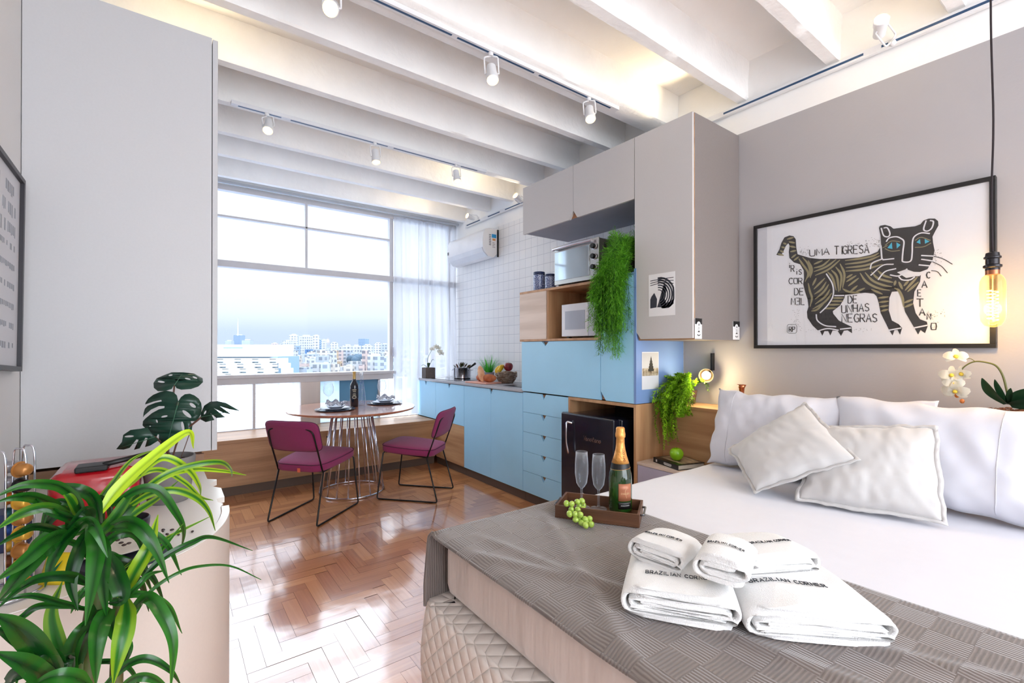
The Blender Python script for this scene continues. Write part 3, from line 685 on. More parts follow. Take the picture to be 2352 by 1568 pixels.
part('energy_label', MB().box(2.845, 2.885, 4.1985, 4.1998, 2.475, 2.497), mat('orange_sticker', (214, 150, 90), .5), ac, label='orange sticker below the blue one')
b_ = MB()
for i in range(7): b_.box(2.80, 2.826, 4.1985, 4.1998, 2.42 + i * .018, 2.43 + i * .018)
for i in range(4): b_.box(2.845, 2.88 - .008 * (i % 2), 4.1985, 4.1998, 2.40 + i * .016, 2.405 + i * .016)
part('small_print', b_, mat('grey_print', (130, 132, 140), .6), ac)
part('display_mark', MB().box(2.7165, 2.7195, 4.96, 4.985, 2.42, 2.455), mat('dark_logo_patch', (60, 60, 66), .4), ac)
# ================================================================== table
tb = thing('round_table', 'round wooden table on a cone of chrome rods by the window bench', 'table', (1.335, 4.235, 0))
part('tabletop', MB().lathe([(.02, .728), (.50, .728), (.548, .742), (.556, .752), (.552, .757), (.02, .757)], (1.335, 4.235, 0), 72), wood('walnut_tabletop', (196, 132, 100), (160, 100, 76), 'X', .18, 5, coat=1), tb, smooth=True, angle=30)
rings = MB()
for r_, z_ in ((.275, .010), (.168, .72)):
    rings.tube([(1.335 + r_ * math.cos(a), 4.235 + r_ * math.sin(a), z_) for a in [2 * PI * i / 48 for i in range(48)]], .0075, 8, closed=True)
part('ring', rings, m_chrome, tb, smooth=True)
for i in range(18):
    a = 2 * PI * i / 18 + .1
    part('rod', MB().tube([(1.335 + r_ * math.cos(a), 4.235 + r_ * math.sin(a), z_) for r_, z_ in ((.275, .012), (.168, .73))], .0055, 8), m_chrome, tb, smooth=True)
# ================================================================== chairs (local: +x forward)
m_plum = mat('plum_woven_fabric', (142, 44, 94), .85, var=.14, vs=420, bump=.4, bs=500, sheen=.12)
m_pipe = mat('dark_plum_piping', (88, 30, 62), .8)
def chair(label, loc, rz, tag_):
    o = thing('dining_chair', label, 'chair', loc, rz, 'plum dining chairs at the round table')
    for s_ in (1, -1):
        y = s_ * .205
        pth = [(-.165, y * .93, .375), (-.265, y * 1.0, .007), (.278, y * 1.02, .007), (.228, y * .95, .395), (.215, y * .88, .405), (-.165, y * .93, .372)]
        part('leg_frame', MB().tube(rnd_corner(pth[:4], .022) + [Vector((.215, y * .88, .407))], .0065, 8), m_black, o, smooth=True, local=True)
        part('seat_rail', MB().tube([(.222, y * .9, .407), (-.155, y * .9, .372), (-.172, y * .93, .374)], .006, 8), m_black, o, smooth=True, local=True)
    bk_ = [(-.172, .19, .374), (-.255, .19, .60)] + [(-.285, .185, .69), (-.292, .12, .712), (-.298, 0, .716), (-.292, -.12, .712), (-.285, -.185, .69)] + [(-.255, -.19, .60), (-.172, -.19, .374)]
    part('back_frame', MB().tube(rnd_corner(bk_, .03), .006, 8), m_black, o, smooth=True, local=True)
    part('crossbar', MB().tube([(-.165, -.19, .374), (-.165, .19, .374)], .006, 8).tube([(.2, -.19, .404), (.2, .19, .404)], .006, 8), m_black, o, smooth=True, local=True)
    def outl(t, grow=0):
        a = 2 * PI * t; c_, s__ = math.cos(a), math.sin(a); e = .36
        x = (abs(c_) ** e) * (1 if c_ > 0 else -1) * (.235 + grow); y = (abs(s__) ** e) * (1 if s__ > 0 else -1) * (.222 + grow)
        y *= 1 - .10 * (x < 0) * abs(x) / .235; return x + .02, y
    def layer(gr, z, dome=0): return [Vector((outl(i / 64, gr)[0], outl(i / 64, gr)[1], z + .035 * (outl(i / 64, gr)[0]) / .23 * .5)) for i in range(64)]
    seat = MB(); Ls = [(-.03, .388), (-.008, .392), (0, .402), (0, .442), (-.008, .452), (-.04, .460), (-.10, .466), (-.17, .468)]
    vs = [v for gq, z in Ls for v in layer(gq, z)]; fs = [(i * 64 + j, i * 64 + (j + 1) % 64, (i + 1) * 64 + (j + 1) % 64, (i + 1) * 64 + j) for i in range(len(Ls) - 1) for j in range(64)]
    fs += [tuple(range(63, -1, -1)), tuple((len(Ls) - 1) * 64 + j for j in range(64))]
    seat.add(vs, fs); st = part('seat', seat, m_plum, o, smooth=True, angle=60, local=True)
    part('piping', MB().tube(layer(.001, .446), .0035, 6, closed=True), m_pipe, st, smooth=True, local=True)
    if tag_: part('fabric_tag', MB().box(-.222, -.219, -.035, -.012, .375, .405), mat('orange_tag', (225, 110, 80), .7), st, local=True, label='small orange tag on the seat edge')
    # backrest pad: curved, rounded rectangle with thickness
    bk = MB()
    def padpt(u, v, d):
        a = 2 * PI * u; c_, s__ = math.cos(a), math.sin(a); e = .32
        y = (abs(c_) ** e) * (1 if c_ > 0 else -1) * .222 * v; zz = (abs(s__) ** e) * (1 if s__ > 0 else -1) * .113 * v + .648
        return Vector((-.272 - (zz - .648) * .30 + d + .55 * y * y, y, zz))
    prof_ = [(.0, .018), (.6, .018), (.93, .014), (1.0, .004), (1.0, -.004), (.93, -.014), (.6, -.017), (.0, -.017)]
    vs = [padpt(j / 56, max(v, .001), d) for v, d in prof_ for j in range(56)]
    fs = [(i * 56 + j, i * 56 + (j + 1) % 56, (i + 1) * 56 + (j + 1) % 56, (i + 1) * 56 + j) for i in range(len(prof_) - 1) for j in range(56)]
    bk.add(vs, fs); bp = part('backrest', bk, m_plum, o, smooth=True, local=True)
    part('piping', MB().tube([padpt(j / 56, 1.005, .0) for j in range(56)], .0035, 6, closed=True), m_pipe, bp, smooth=True, local=True)
    return o
chair('plum dining chair seen from behind with small orange tag, left of the table rods', (.919, 3.836, 0), math.atan2(.345, .40), True)
chair('plum dining chair in side view by the blue base cabinets, right of the table', (1.768, 3.795, 0), math.atan2(.747, -.665), False)
# ================================================================== place settings
m_navy = mat('dark_navy_lacquer', (26, 46, 78), .3, coat=.4)
m_china = mat('grey_white_china', (205, 212, 224), .25)
m_nap = mat('marbled_blue_napkin', (236, 238, 244), .85, var=.02, vs=55, c2=(52, 66, 104))
def setting(c, lab, rz, g_):
    x, y = c; z = .7575
    single('charger_plate', MB().lathe([(.01, 0), (.10, 0), (.165, .006), (.168, .009), (.16, .009), (.10, .004), (.01, .004)], (x, y, z), 48), m_navy, 'dark navy round charger ' + lab, 'plate', 'chargers on the round table', smooth=True, angle=40)
    pl = thing('dinner_plate', 'white dinner plate with grey rim ' + lab, 'plate', (x, y, z + .006), group='dinner plates on the round table')
    part('plate', MB().lathe([(.01, .0), (.07, .0), (.115, .012), (.117, .015), (.112, .015), (.07, .005), (.01, .005)], (x, y, z + .005), 48), m_china, pl, smooth=True, angle=40)
    single('soup_bowl', MB().lathe([(.01, .0), (.045, .0), (.078, .022), (.086, .024), (.078, .027), (.045, .008), (.01, .006)], (x + .005, y + .005, z + .0105), 40), mat('grey_stoneware', (170, 176, 190), .35), 'grey shallow bowl stacked ' + lab, 'bowl', 'bowls on the round table', smooth=True, angle=40)
    r_ = random.Random(int(x * 1000)); b_ = MB()
    def f(u, v):
        X = (u - .5) * .17; Y = (v - .5) * .07 * (.55 + 1.1 * abs(u - .42)); Zz = .018 * math.cos(v * 9 + u * 5) * (1 - abs(2 * v - 1)) + .012 * math.sin(14 * u + x) + .022 * (1 - (2 * v - 1) ** 2)
        a = rz; return (x + .01 + X * math.cos(a) - Y * math.sin(a), y + X * math.sin(a) + Y * math.cos(a), z + .042 + Zz)
    b_.grid(f, 26, 16)
    single('napkin', b_, m_nap, 'blue and white marbled napkin knotted ' + lab, 'napkin', 'napkins on the bowls', smooth=True, solid=.004)
    for k, (dx, w_) in enumerate(((-.128, 0), (.135, 1))):
        a = rz - PI / 2 + .15; cx, cy = x + dx * math.cos(rz), y + dx * math.sin(rz)
        d = Vector((math.cos(a), math.sin(a), 0)); p = Vector((cx, cy, z + .0125))
        ku = MB().stroke([p - d * .1, p - d * .02, p + d * .03, p + d * .06, p + d * .1], [.009, .007, .006, .018, .010] if w_ else [.009, .006, .006, .020, .016], (0, 0, 1), .0025)
        single('knife' if w_ else 'fork', ku, m_steel, ('steel knife ' if w_ else 'steel fork ') + 'laid on the charger ' + lab, 'knife' if w_ else 'fork', 'cutlery on the round table')
pa = P(761, 941, Z=.76); pb = P(902, 926, Z=.76)
setting((1.157, 4.135), 'on the left of the table beside the wine bottle', .75 - 1.3, 0)
setting((1.68, 4.34), 'on the right of the table near the counter', -.4, 1)
m_gl = rimglass('clear_glass', edge=.8)
def wineglass(p, h, label, r=.042, nm='wine_glass', grp='wine glasses on the round table', fl=False, cat='glass'):
    x, y, z = p
    if fl: prof_ = [(.033, 0), (.032, .0015), (.006, .006), (.0042, .02), (.0042, h * .34), (.012, h * .375), (.021, h * .44), (.0265, h * .62), (.0262, h * .8), (.0235, h)]
    else: prof_ = [(.036, 0), (.034, .002), (.006, .007), (.0042, .02), (.0042, h * .45), (.018, h * .48), (r * .9, h * .60), (r, h * .72), (r * .92, h * .86), (r * .74, h)]
    o = thing(nm, label, cat, (x, y, z), group=grp)
    cut = 4; k0 = 5
    part('stem', MB().lathe(prof_[:k0], (x, y, z), 20), m_gl, o, smooth=True)
    inn_ = [(max(r_ - .0012, .0005), z_ + .001) for r_, z_ in reversed(prof_[k0 - 1:])]
    part('glass_bowl', MB().lathe(prof_[k0 - 1:] + inn_, (x, y, z), 28, capt=False, capb=False), m_gl, o, smooth=True)
    return o
wineglass((1.16, 4.36, .757), .215, 'clear wine glass standing behind the left place setting', .046)
wineglass((1.71, 4.50, .757), .215, 'clear wine glass standing behind the right place setting', .044)
bt = thing('wine_bottle', 'dark red-wine bottle with gold capsule and black label on the round table', 'bottle', (1.365, 4.275, .757))
bc = (1.365, 4.275, .757)
part('bottle_glass', MB().lathe([(.034, 0), (.0375, .004), (.0375, .185), (.034, .205), (.016, .238), (.0135, .25), (.0135, .262)], bc, 28), mat('dark_wine_glass', (22, 26, 38), .1, coat=.5), bt, smooth=True, angle=50)
part('capsule', MB().lathe([(.0142, .252), (.0142, .310), (.0152, .312), (.0152, .319), (.012, .321)], bc, 20), mat('gold_foil', (206, 176, 110), .3, metal=.5), bt, smooth=True, angle=40)
lb = part('label', MB().lathe([(.0379, .075), (.0379, .165)], bc, 28, capb=False, capt=False), mat('black_label', (30, 30, 34), .5), bt, smooth=True)
b_ = MB(); vd = (Vector((0, 0, 0)) - Vector(bc)); va = math.atan2(vd.y, vd.x)
def cyl(c, r_, ang, h): return Vector((c[0] + r_ * math.cos(ang), c[1] + r_ * math.sin(ang), c[2] + h))
for h, hw, wd in ((.155, .45, .006), (.140, .35, .004), (.118, .3, .003), (.108, .38, .003)):
    b_.tube([cyl(bc, .0382, va + a, h) for a in [(-hw + 2 * hw * i / 8) for i in range(9)]], wd / 2, 4)
b_.tube([cyl(bc, .0382, va + .42 * math.cos(a), .088 + .012 * math.sin(a)) for a in [2 * PI * i / 20 for i in range(20)]], .0022, 4, closed=True)
part('label_print', b_, mat('cream_print', (215, 205, 180), .5), lb)
wb = thing('water_bottle', 'slim clear glass bottle with printed pattern beside the wine bottle', 'bottle', (1.445, 4.31, .757)); wc = (1.445, 4.31, .757)
part('bottle_glass', MB().lathe([(.034, 0), (.037, .006), (.037, .06), (.030, .12), (.019, .20), (.0145, .26), (.0145, .285)], wc, 28), rimglass('clear_bottle_glass', (.86, .9, .94), .8), wb, smooth=True, angle=50)
part('cap', MB().lathe([(.0155, .283), (.0155, .305), (.013, .307)], wc, 20), mat('silver_cap', (200, 205, 215), .3, metal=.6), wb, smooth=True, angle=40)
b_ = MB(); r_ = random.Random(4)
for _ in range(70):
    h = r_.uniform(.02, .24); rr = .0372 if h < .06 else .0372 - (h - .06) * .115; a = va + r_.uniform(-1, 1); b_.tube([cyl(wc, rr, a, h), cyl(wc, rr, a + r_.uniform(-.1, .1), h + .008)], .0012, 4)
part('print', b_, mat('blue_print', (80, 96, 150), .5), wb)
# ================================================================== things on the worktop
WZ = .942
def orchid(name, label, base, h, mirror, scale, pot, nfl, cat='orchid'):
    pass
pc = Vector((2.462, 4.985, WZ))
o = thing('potted_orchid', 'small white orchid in a square dark pot at the window end of the worktop', 'orchid', pc)
part('pot', MB().box(pc.x - .062, pc.x + .062, pc.y - .062, pc.y + .05, WZ, WZ + .125), mat('dark_concrete_pot', (96, 88, 84), .8, var=.12, vs=30, bump=.3), o, bevel=.006)
stm = bez([pc + Vector((0, 0, .12)), pc + Vector((-.01, 0, .22)), pc + Vector((.03, -.02, .32)), pc + Vector((.09, -.04, .36)), pc + Vector((.14, -.06, .29))], 6)
part('stem', MB().tube(stm, .0025, 6), mat('orchid_stem', (96, 110, 60), .6), o, smooth=True)
m_olf = leafmat('orchid_leaf', (26, 60, 40), (60, 104, 60), .3)
m_pet = leafmat('white_petal', (228, 226, 214), (250, 248, 240), .5, trans=.4)
def leaf_ribbon(mb, pts, wd, side, fold=.25, n=4):
    """long leaf: ribbon along pts with width profile wd(t), V-folded; side = width direction"""
    pts = [Vector(p) for p in pts]; L = len(pts); rows = []
    for i, p in enumerate(pts):
        t = (pts[min(i + 1, L - 1)] - pts[max(i - 1, 0)]).normalized()
        s_ = (Vector(side) - t * t.dot(Vector(side))); s_ = s_.normalized() if s_.length > 1e-4 else t.orthogonal()
        nn = t.cross(s_); w_ = wd(i / (L - 1)) / 2
        rows.append([p + s_ * w_ * e + nn * abs(e) * w_ * fold for e in (-1, -.5, 0, .5, 1)])
    mb.add([v for r0 in rows for v in r0], [(i * 5 + j, i * 5 + j + 1, (i + 1) * 5 + j + 1, (i + 1) * 5 + j) for i in range(L - 1) for j in range(4)])
for tx, ty, h_ in ((-.09, .02, .14), (.07, -.03, .20), (.03, .05, .16)):
    b_ = MB(); leaf_ribbon(b_, bez([pc + Vector((0, 0, .12)), pc + Vector((tx * .6, ty * .6, h_ + .02)), pc + Vector((tx, ty, h_))], 5), lambda t: .035 * math.sin(PI * min(1, t * .9 + .1)) + .003, (ty, -tx, 0)); part('leaf', b_, m_olf, o, smooth=True)
def petal_flower(c, nrm, r, mb):
    c = Vector(c); nrm = Vector(nrm).normalized(); x = nrm.orthogonal().normalized(); y = nrm.cross(x)
    up = Vector((0, 0, 1)); y = (up - nrm * up.dot(nrm)).normalized(); x = y.cross(nrm)
    for a, ln, wd in ((90, 1, .55), (210, .95, .5), (330, .95, .5), (10, 1.05, .95), (170, 1.05, .95)):
        a = math.radians(a); d = x * math.cos(a) + y * math.sin(a); s_ = nrm.cross(d)
        pts = [c + d * r * ln * t + nrm * r * .25 * math.sin(PI * t) for t in [i / 7 for i in range(8)]]
        leaf_ribbon(mb, pts, lambda t: r * wd * (math.sin(PI * (t * .86 + .1)) ** .6) * 1.0, s_, .12)
for i, q in enumerate((20, 24, 17, 22, 13)):
    b_ = MB(); p_ = stm[min(q, len(stm) - 1)]; petal_flower(p_ + Vector((-.01, -.02, -.012 * (i % 2) + .01)), (-.45 + .3 * (i % 3 - 1), -.85, .1), .034, b_); part('flower', b_, m_pet, o, smooth=True)
# saucepan with plant inside
pp = Vector((2.705, 4.615, WZ + .006))
o = thing('saucepan', 'polished steel saucepan with looped handles standing on the black hob', 'pan', pp)
part('pan_body', MB().lathe([(.094, 0), (.100, .006), (.100, .118), (.103, .122), (.100, .124), (.097, .118), (.097, .008), (.01, .006)], pp, 40, capt=False), mat('polished_steel', (205, 205, 212), .08, metal=1, var=.02), o, smooth=True, angle=40)
for s_ in (1, -1):
    d = Vector((.5 * s_, -.86 * s_, 0)); q = Vector((.86, .5, 0))
    part('handle', MB().tube(bez([pp + d * .098 + q * .03 + Vector((0, 0, .095)), pp + d * .135 + q * .02 + Vector((0, 0, .10)), pp + d * .135 - q * .02 + Vector((0, 0, .10)), pp + d * .098 - q * .03 + Vector((0, 0, .095))], 5), .004, 6), m_chrome, o, smooth=True)
single('black_spatula', MB().tube([pp + Vector((.02, -.06, .10)), pp + Vector((.06, -.12, .145)), pp + Vector((.085, -.155, .175))], [.007, .011, .013], 8), m_black, 'black spatula handle leaning out of the steel saucepan', 'spatula', smooth=True)
m_succ = leafmat('dark_succulent', (36, 84, 34), (130, 60, 60), .5)
r_ = random.Random(11); b_ = MB()
for k in range(70):
    a = r_.uniform(0, 2 * PI); q = r_.uniform(.1, .95); el = q * .085; base = pp + Vector((math.cos(a) * el, math.sin(a) * el, .115 + (1 - q) * .03)); d = Vector((math.cos(a) * q, math.sin(a) * q, .9)).normalized(); b_.cur = r_.random() * .8
    leaf_ribbon(b_, [base, base + d * .025, base + d * .05], lambda t: .018 * math.sin(PI * (t * .8 + .15)), d.orthogonal(), .4)
single('succulent_bunch', b_, m_succ, 'dark green and reddish leaves heaped in the steel saucepan', 'plant', smooth=True)
# jars behind
for k, (x, y) in enumerate(((2.86, 4.47), (2.865, 4.38))):
    j = thing('glass_jar', ('clear glass jar next to the steel saucepan' if k == 0 else 'clear glass jar against the tiles behind the grass pot'), 'jar', (x, y, WZ + .006))
    part('jar_glass', MB().lathe([(.032, 0), (.036, .004), (.036, .075), (.030, .085), (.030, .095)], (x, y, WZ + .006), 24), m_gl, j, smooth=True)
    part('lid', MB().lathe([(.033, .09), (.033, .108), (.03, .11)], (x, y, WZ + .006), 24), m_chrome, j, smooth=True, angle=40)
# grass pot
gp = Vector((2.80, 4.20, WZ))
o = thing('potted_grass', 'bright green grass tuft in a grey pot at the middle of the worktop', 'plant', gp)
part('pot', MB().lathe([(.048, 0), (.06, .09), (.055, .09)], gp, 24), mat('grey_pot', (150, 150, 160), .6), o, smooth=True, angle=40)
m_grass = leafmat('bright_grass', (20, 120, 30), (90, 210, 60), .4)
r_ = random.Random(5)
for k in range(90):
    b_ = MB(); a = r_.uniform(0, 2 * PI); ln = r_.uniform(.12, .215); sp_ = r_.uniform(.1, .8); d = Vector((math.cos(a) * sp_, math.sin(a) * sp_, 1)).normalized(); b_.cur = r_.random()
    leaf_ribbon(b_, [gp + Vector((math.cos(a) * .03, math.sin(a) * .03, .08)), gp + Vector((math.cos(a) * .03, math.sin(a) * .03, .08)) + d * ln * .6, gp + Vector((math.cos(a) * .03, math.sin(a) * .03, .08)) + d * ln + Vector((math.cos(a), math.sin(a), -.6)) * sp_ * .03], lambda t: .007 * (1 - t) + .0008, (-math.sin(a), math.cos(a), 0))
    part('blade', b_, m_grass, o, smooth=True)
# bread board with loaves
bb = Vector((2.50, 3.90, WZ))
o = thing('bread_board', 'pinkish wooden board on the worktop edge under the bread rolls', 'board', bb, .1)
part('board', MB().box(-.07, .13, -.17, .17, .001, .014), mat('pink_board', (222, 160, 140), .5), o, local=True, bevel=.004)
m_bread = mat('crusty_bread', (214, 132, 84), .7, var=.02, vs=14, c2=(160, 78, 40), bump=.5, bs=30); m_breadl = mat('floury_bread', (236, 190, 150), .8, c2=(214, 150, 108), vs=20, bump=.4)
single('bread_roll', MB().ball((0, 0, 0), .05, 14, (1, 1.5, .8), Matrix.Rotation(.5, 4, 'Z')).xf(Matrix.Translation((2.55, 3.82, WZ + .054))), m_bread, 'brown crusty bread roll on the right of the board', 'bread', 'bread on the board', smooth=True)
single('bread_roll', MB().ball((0, 0, 0), .046, 14, (1, 1.4, .8), Matrix.Rotation(-.2, 4, 'Z')).xf(Matrix.Translation((2.56, 3.99, WZ + .051))), m_bread, 'brown bread roll on the left of the board', 'bread', 'bread on the board', smooth=True)
single('baguette_piece', MB().ball((0, 0, 0), .04, 16, (.85, .85, 2.1), Matrix.Rotation(-.35, 4, 'X')).xf(Matrix.Translation((2.50, 3.89, WZ + .095))), m_breadl, 'pale floury baguette end standing up between the rolls', 'bread', smooth=True)
# fruit basket
fb = Vector((2.72, 3.77, WZ))
o = thing('fruit_basket', 'round silvery wicker basket full of fruit near the sink', 'basket', fb)
m_wick = mat('silver_wicker', (196, 180, 160), .45, metal=.35, c2=(120, 84, 60), vs=40)
b_ = MB(); r_ = random.Random(3)
for k in range(15):
    h = .006 + k * .0075; rr = .062 + .045 * math.sin(min(1, k / 11) * PI / 2); ph = r_.uniform(0, 6)
    b_.tube([fb + Vector((math.cos(a) * (rr + .004 * math.sin(9 * a + ph)), math.sin(a) * (rr + .004 * math.sin(9 * a + ph)), h + .005 * math.sin(5 * a + ph))) for a in [2 * PI * i / 48 for i in range(48)]], .0042, 5, closed=True)
b_.lathe([(.01, .002), (.062, .002), (.10, .11), (.097, .11), (.058, .006), (.01, .006)], fb, 24)
part('weave', b_, m_wick, o, smooth=True)
m_app = mat('dark_red_apple', (150, 30, 44), .2, c2=(110, 16, 30), vs=12, coat=.4)
def apple(c, r, m, label, stemcol=(90, 60, 40), cat='apple'):
    o = thing('apple', label, cat, (c[0], c[1], c[2] - r))
    prof_ = [(.001, -.80), (.25, -.86), (.55, -.80), (.85, -.45), (1.0, .05), (.95, .45), (.7, .78), (.4, .90), (.18, .84), (.03, .68)]
    part('fruit', MB().lathe([(a * r, b * r) for a, b in prof_], c, 28), m, o, smooth=True)
    part('stem', MB().tube([(c[0], c[1], c[2] + r * .66), (c[0] + .003, c[1], c[2] + r * 1.05)], .0012, 5), mat('apple_stem', stemcol, .8), o)
apple(fb + Vector((-.02, -.065, .165)), .047, m_app, 'dark red apple on top of the fruit basket')
m_ban = mat('yellow_banana', (246, 214, 40), .4, c2=(226, 180, 30), vs=10)
bnb = thing('banana_bunch', 'small bunch of yellow bananas heaped on the fruit basket', 'bananas', (2.68, 3.79, 1.05))
for k in range(5):
    a = -.9 + k * .35; c0 = fb + Vector((-.045 + .02 * (k % 2), .02 - .01 * k, .175 - .008 * (k % 3)))
    b_ = MB(); pts = bez([c0, c0 + Vector((-.03, .018 * (k - 2), -.008)), c0 + Vector((-.055, .024 * (k - 2), -.035)), c0 + Vector((-.06, .024 * (k - 2), -.062))], 5); n_ = len(pts)
    b_.tube(pts, [.006 + .011 * math.sin(PI * min(1, (i / (n_ - 1)) * .9 + .1)) for i in range(n_)], 8)
    part('banana', b_, m_ban, bnb, smooth=True)
m_rg = mat('red_grape', (96, 20, 46), .25, coat=.4)
rgb_ = thing('grape_bunch', 'dark red grapes hanging over the left rim of the fruit basket', 'grapes', (2.69, 3.86, 1.03))
for k in range(16):
    c = fb + Vector((-.03 + r_.uniform(-.02, .02), .085 + .018 * math.sin(k * 1.1) + .012, .15 - k * .0075))
    part('grape', MB().ball((0, 0, 0), .0105, 8, (1, 1, 1.15)).xf(Matrix.Translation(c)), m_rg, rgb_, smooth=True)
single('glass_tumbler', MB().lathe([(.022, 0), (.026, .075), (.0245, .075), (.021, .004), (.01, .003)], (2.80, 3.30, WZ + .004), 20, capt=False), m_gl, 'small clear tumbler by the sink against the oak box', 'glass', smooth=True)
# ================================================================== shelf things
m_can = mat('blue_lattice_ceramic', (40, 62, 120), .25, coat=.4)
n_ = m_can.node_tree; b0 = n_.nodes['Principled BSDF']
vt = n_.nodes.new('ShaderNodeTexVoronoi'); vt.inputs['Scale'].default_value = 95; vt.feature = 'DISTANCE_TO_EDGE'
tcx = n_.nodes.new('ShaderNodeTexCoord'); n_.links.new(tcx.outputs['Object'], vt.inputs['Vector'])
rr_ = n_.nodes.new('ShaderNodeValToRGB'); rr_.color_ramp.elements[0].position = .04; rr_.color_ramp.elements[0].color = (*lin((200, 210, 236)), 1); rr_.color_ramp.elements[1].position = .12; rr_.color_ramp.elements[1].color = (*lin((36, 58, 118)), 1)
n_.links.new(vt.outputs['Distance'], rr_.inputs[0]); n_.links.new(rr_.outputs[0], b0.inputs['Base Color'])
m_cap = mat('navy_lid', (28, 42, 84), .4)
for (y, h, r0, lab) in ((2.99, .165, .050, 'taller blue patterned canister on the oak box'), (2.845, .128, .046, 'shorter blue patterned canister beside the steel oven')):
    c = (2.50, y, 1.7645); o = thing('canister', lab, 'canister', c, group='blue canisters on the oak box')
    part('jar', MB().lathe([(r0 * .94, 0), (r0, .006), (r0, h * .84), (r0 * .9, h * .86)], c, 32), m_can, o, smooth=True, angle=50)
    part('lid', MB().lathe([(r0 * .97, h * .865), (r0 * .97, h * .97), (r0 * .92, h), (.01, h)], c, 32), m_cap, o, smooth=True, angle=40)
ov = thing('toaster_oven', 'steel toaster oven with three black knobs on top of the oak box', 'oven', (2.6, 2.49, 1.765))
X0 = 2.435
part('body', MB().box(X0 + .012, X0 + .34, 2.262, 2.722, 1.785, 2.075), mat('grey_steel_case', (150, 146, 142), .4, metal=.7), ov, bevel=.006)
part('front_frame', MB().box(X0, X0 + .012, 2.258, 2.726, 1.782, 2.078), m_steel, ov, bevel=.004)
part('glass_door', MB().box(X0 - .008, X0, 2.345, 2.712, 1.815, 2.035), mat('mirror_oven_glass', (205, 218, 226), .05, metal=.9), ov, bevel=.002)
part('door_handle', MB().tube([(X0 - .03, 2.30, 2.058), (X0 - .034, 2.50, 2.062), (X0 - .03, 2.71, 2.058)], .0115, 10).box(X0 - .03, X0, 2.31, 2.325, 2.05, 2.066).box(X0 - .03, X0, 2.69, 2.705, 2.05, 2.066), m_chrome, ov, smooth=True, angle=40)
Rx = Matrix.Rotation(-PI / 2, 4, 'Y')
for z_ in (2.018, 1.945, 1.868):
    kn = part('knob', MB().lathe([(.019, 0), (.019, .022), (.016, .026)], (X0 - .0, 2.302, z_), 20, Rx), m_black, ov, smooth=True, angle=40)
    part('knob_ring', MB().lathe([(.0225, 0), (.0225, .004), (.0205, .0045)], (X0 - .001, 2.302, z_), 20, Rx), m_chrome, kn)
part('lamp', MB().lathe([(.005, 0), (.005, .004)], (X0 - .0, 2.302, 1.812), 10, Rx), m_black, ov)
for y_ in (2.29, 2.69): part('foot', MB().box(X0 + .03, X0 + .06, y_ - .02, y_ + .02, 1.7645, 1.786).box(X0 + .26, X0 + .29, y_ - .02, y_ + .02, 1.7645, 1.786), m_black, ov)
b_ = MB()
for k in range(5): b_.box(X0 + .06, X0 + .095, 2.2605, 2.2625, 1.99 + k * .012, 1.996 + k * .012)
part('side_vents', b_, m_black, ov)
mw = thing('microwave', 'white microwave inside the oak open box', 'microwave', (2.6, 2.43, 1.365))
part('body', MB().box(2.445, 2.85, 2.245, 2.640, 1.376, 1.625), mat('white_appliance', (225, 227, 235), .3), mw, bevel=.006)
part('door', MB().box(2.432, 2.444, 2.36, 2.640, 1.378, 1.623), mat('white_gloss_door', (232, 234, 242), .15, coat=.5), mw, bevel=.004)
part('door_window', MB().box(2.4305, 2.433, 2.39, 2.60, 1.43, 1.57), mat('pale_grey_window', (176, 184, 200), .15, coat=.5), mw)
part('control_panel', MB().box(2.434, 2.444, 2.247, 2.357, 1.378, 1.623), mat('grey_panel', (206, 210, 222), .3), mw, bevel=.002)
for y_ in (2.28, 2.60): part('foot', MB().box(2.46, 2.49, y_ - .012, y_ + .012, 1.3645, 1.377).box(2.79, 2.82, y_ - .012, y_ + .012, 1.3645, 1.377), m_black, mw)
# ================================================================== bed
m_sheetw = mat('white_cotton', (216, 216, 224), .8, var=.008, vs=20, bump=.10, bs=9, sheen=.2)
m_satin = mat('beige_satin', (208, 196, 189), .45, var=.01, vs=5, bump=.8, bs=7.5, stretch=(1, 1, .16), sheen=.3)
for n_ in m_satin.node_tree.nodes:
    if n_.type == 'BUMP': n_.inputs['Distance'].default_value = .03
m_quilt, qn, qb = newmat('beige_diamond_quilting')
qb.inputs['Base Color'].default_value = (*lin((222, 212, 204)), 1); qb.inputs['Roughness'].default_value = .55; qb.inputs['Sheen Weight'].default_value = .3
qa = qn.nodes.new('ShaderNodeAttribute'); qa.attribute_name = 'quv'
sq = qn.nodes.new('ShaderNodeSeparateXYZ'); qn.links.new(qa.outputs['Vector'], sq.inputs[0])
def nmath(n, op, a, b=None, v=None):
    m_ = n.nodes.new('ShaderNodeMath'); m_.operation = op
    n.links.new(a, m_.inputs[0])
    if b is not None: n.links.new(b, m_.inputs[1])
    if v is not None: m_.inputs[1].default_value = v
    return m_.outputs[0]
su = nmath(qn, 'ADD', sq.outputs['X'], sq.outputs['Y']); df = nmath(qn, 'SUBTRACT', sq.outputs['X'], sq.outputs['Y'])
w1 = nmath(qn, 'ABSOLUTE', nmath(qn, 'SINE', nmath(qn, 'MULTIPLY', su, v=PI / .064))); w2 = nmath(qn, 'ABSOLUTE', nmath(qn, 'SINE', nmath(qn, 'MULTIPLY', df, v=PI / .064)))
hh = nmath(qn, 'POWER', nmath(qn, 'MULTIPLY', w1, w2), v=.45)
qno = qn.nodes.new('ShaderNodeTexNoise'); qno.inputs['Scale'].default_value = 45; qn.links.new(qa.outputs['Vector'], qno.inputs[0])
hs = nmath(qn, 'ADD', hh, nmath(qn, 'MULTIPLY', qno.outputs['Fac'], v=.25))
qbp = qn.nodes.new('ShaderNodeBump'); qbp.inputs['Strength'].default_value = .7; qbp.inputs['Distance'].default_value = .012
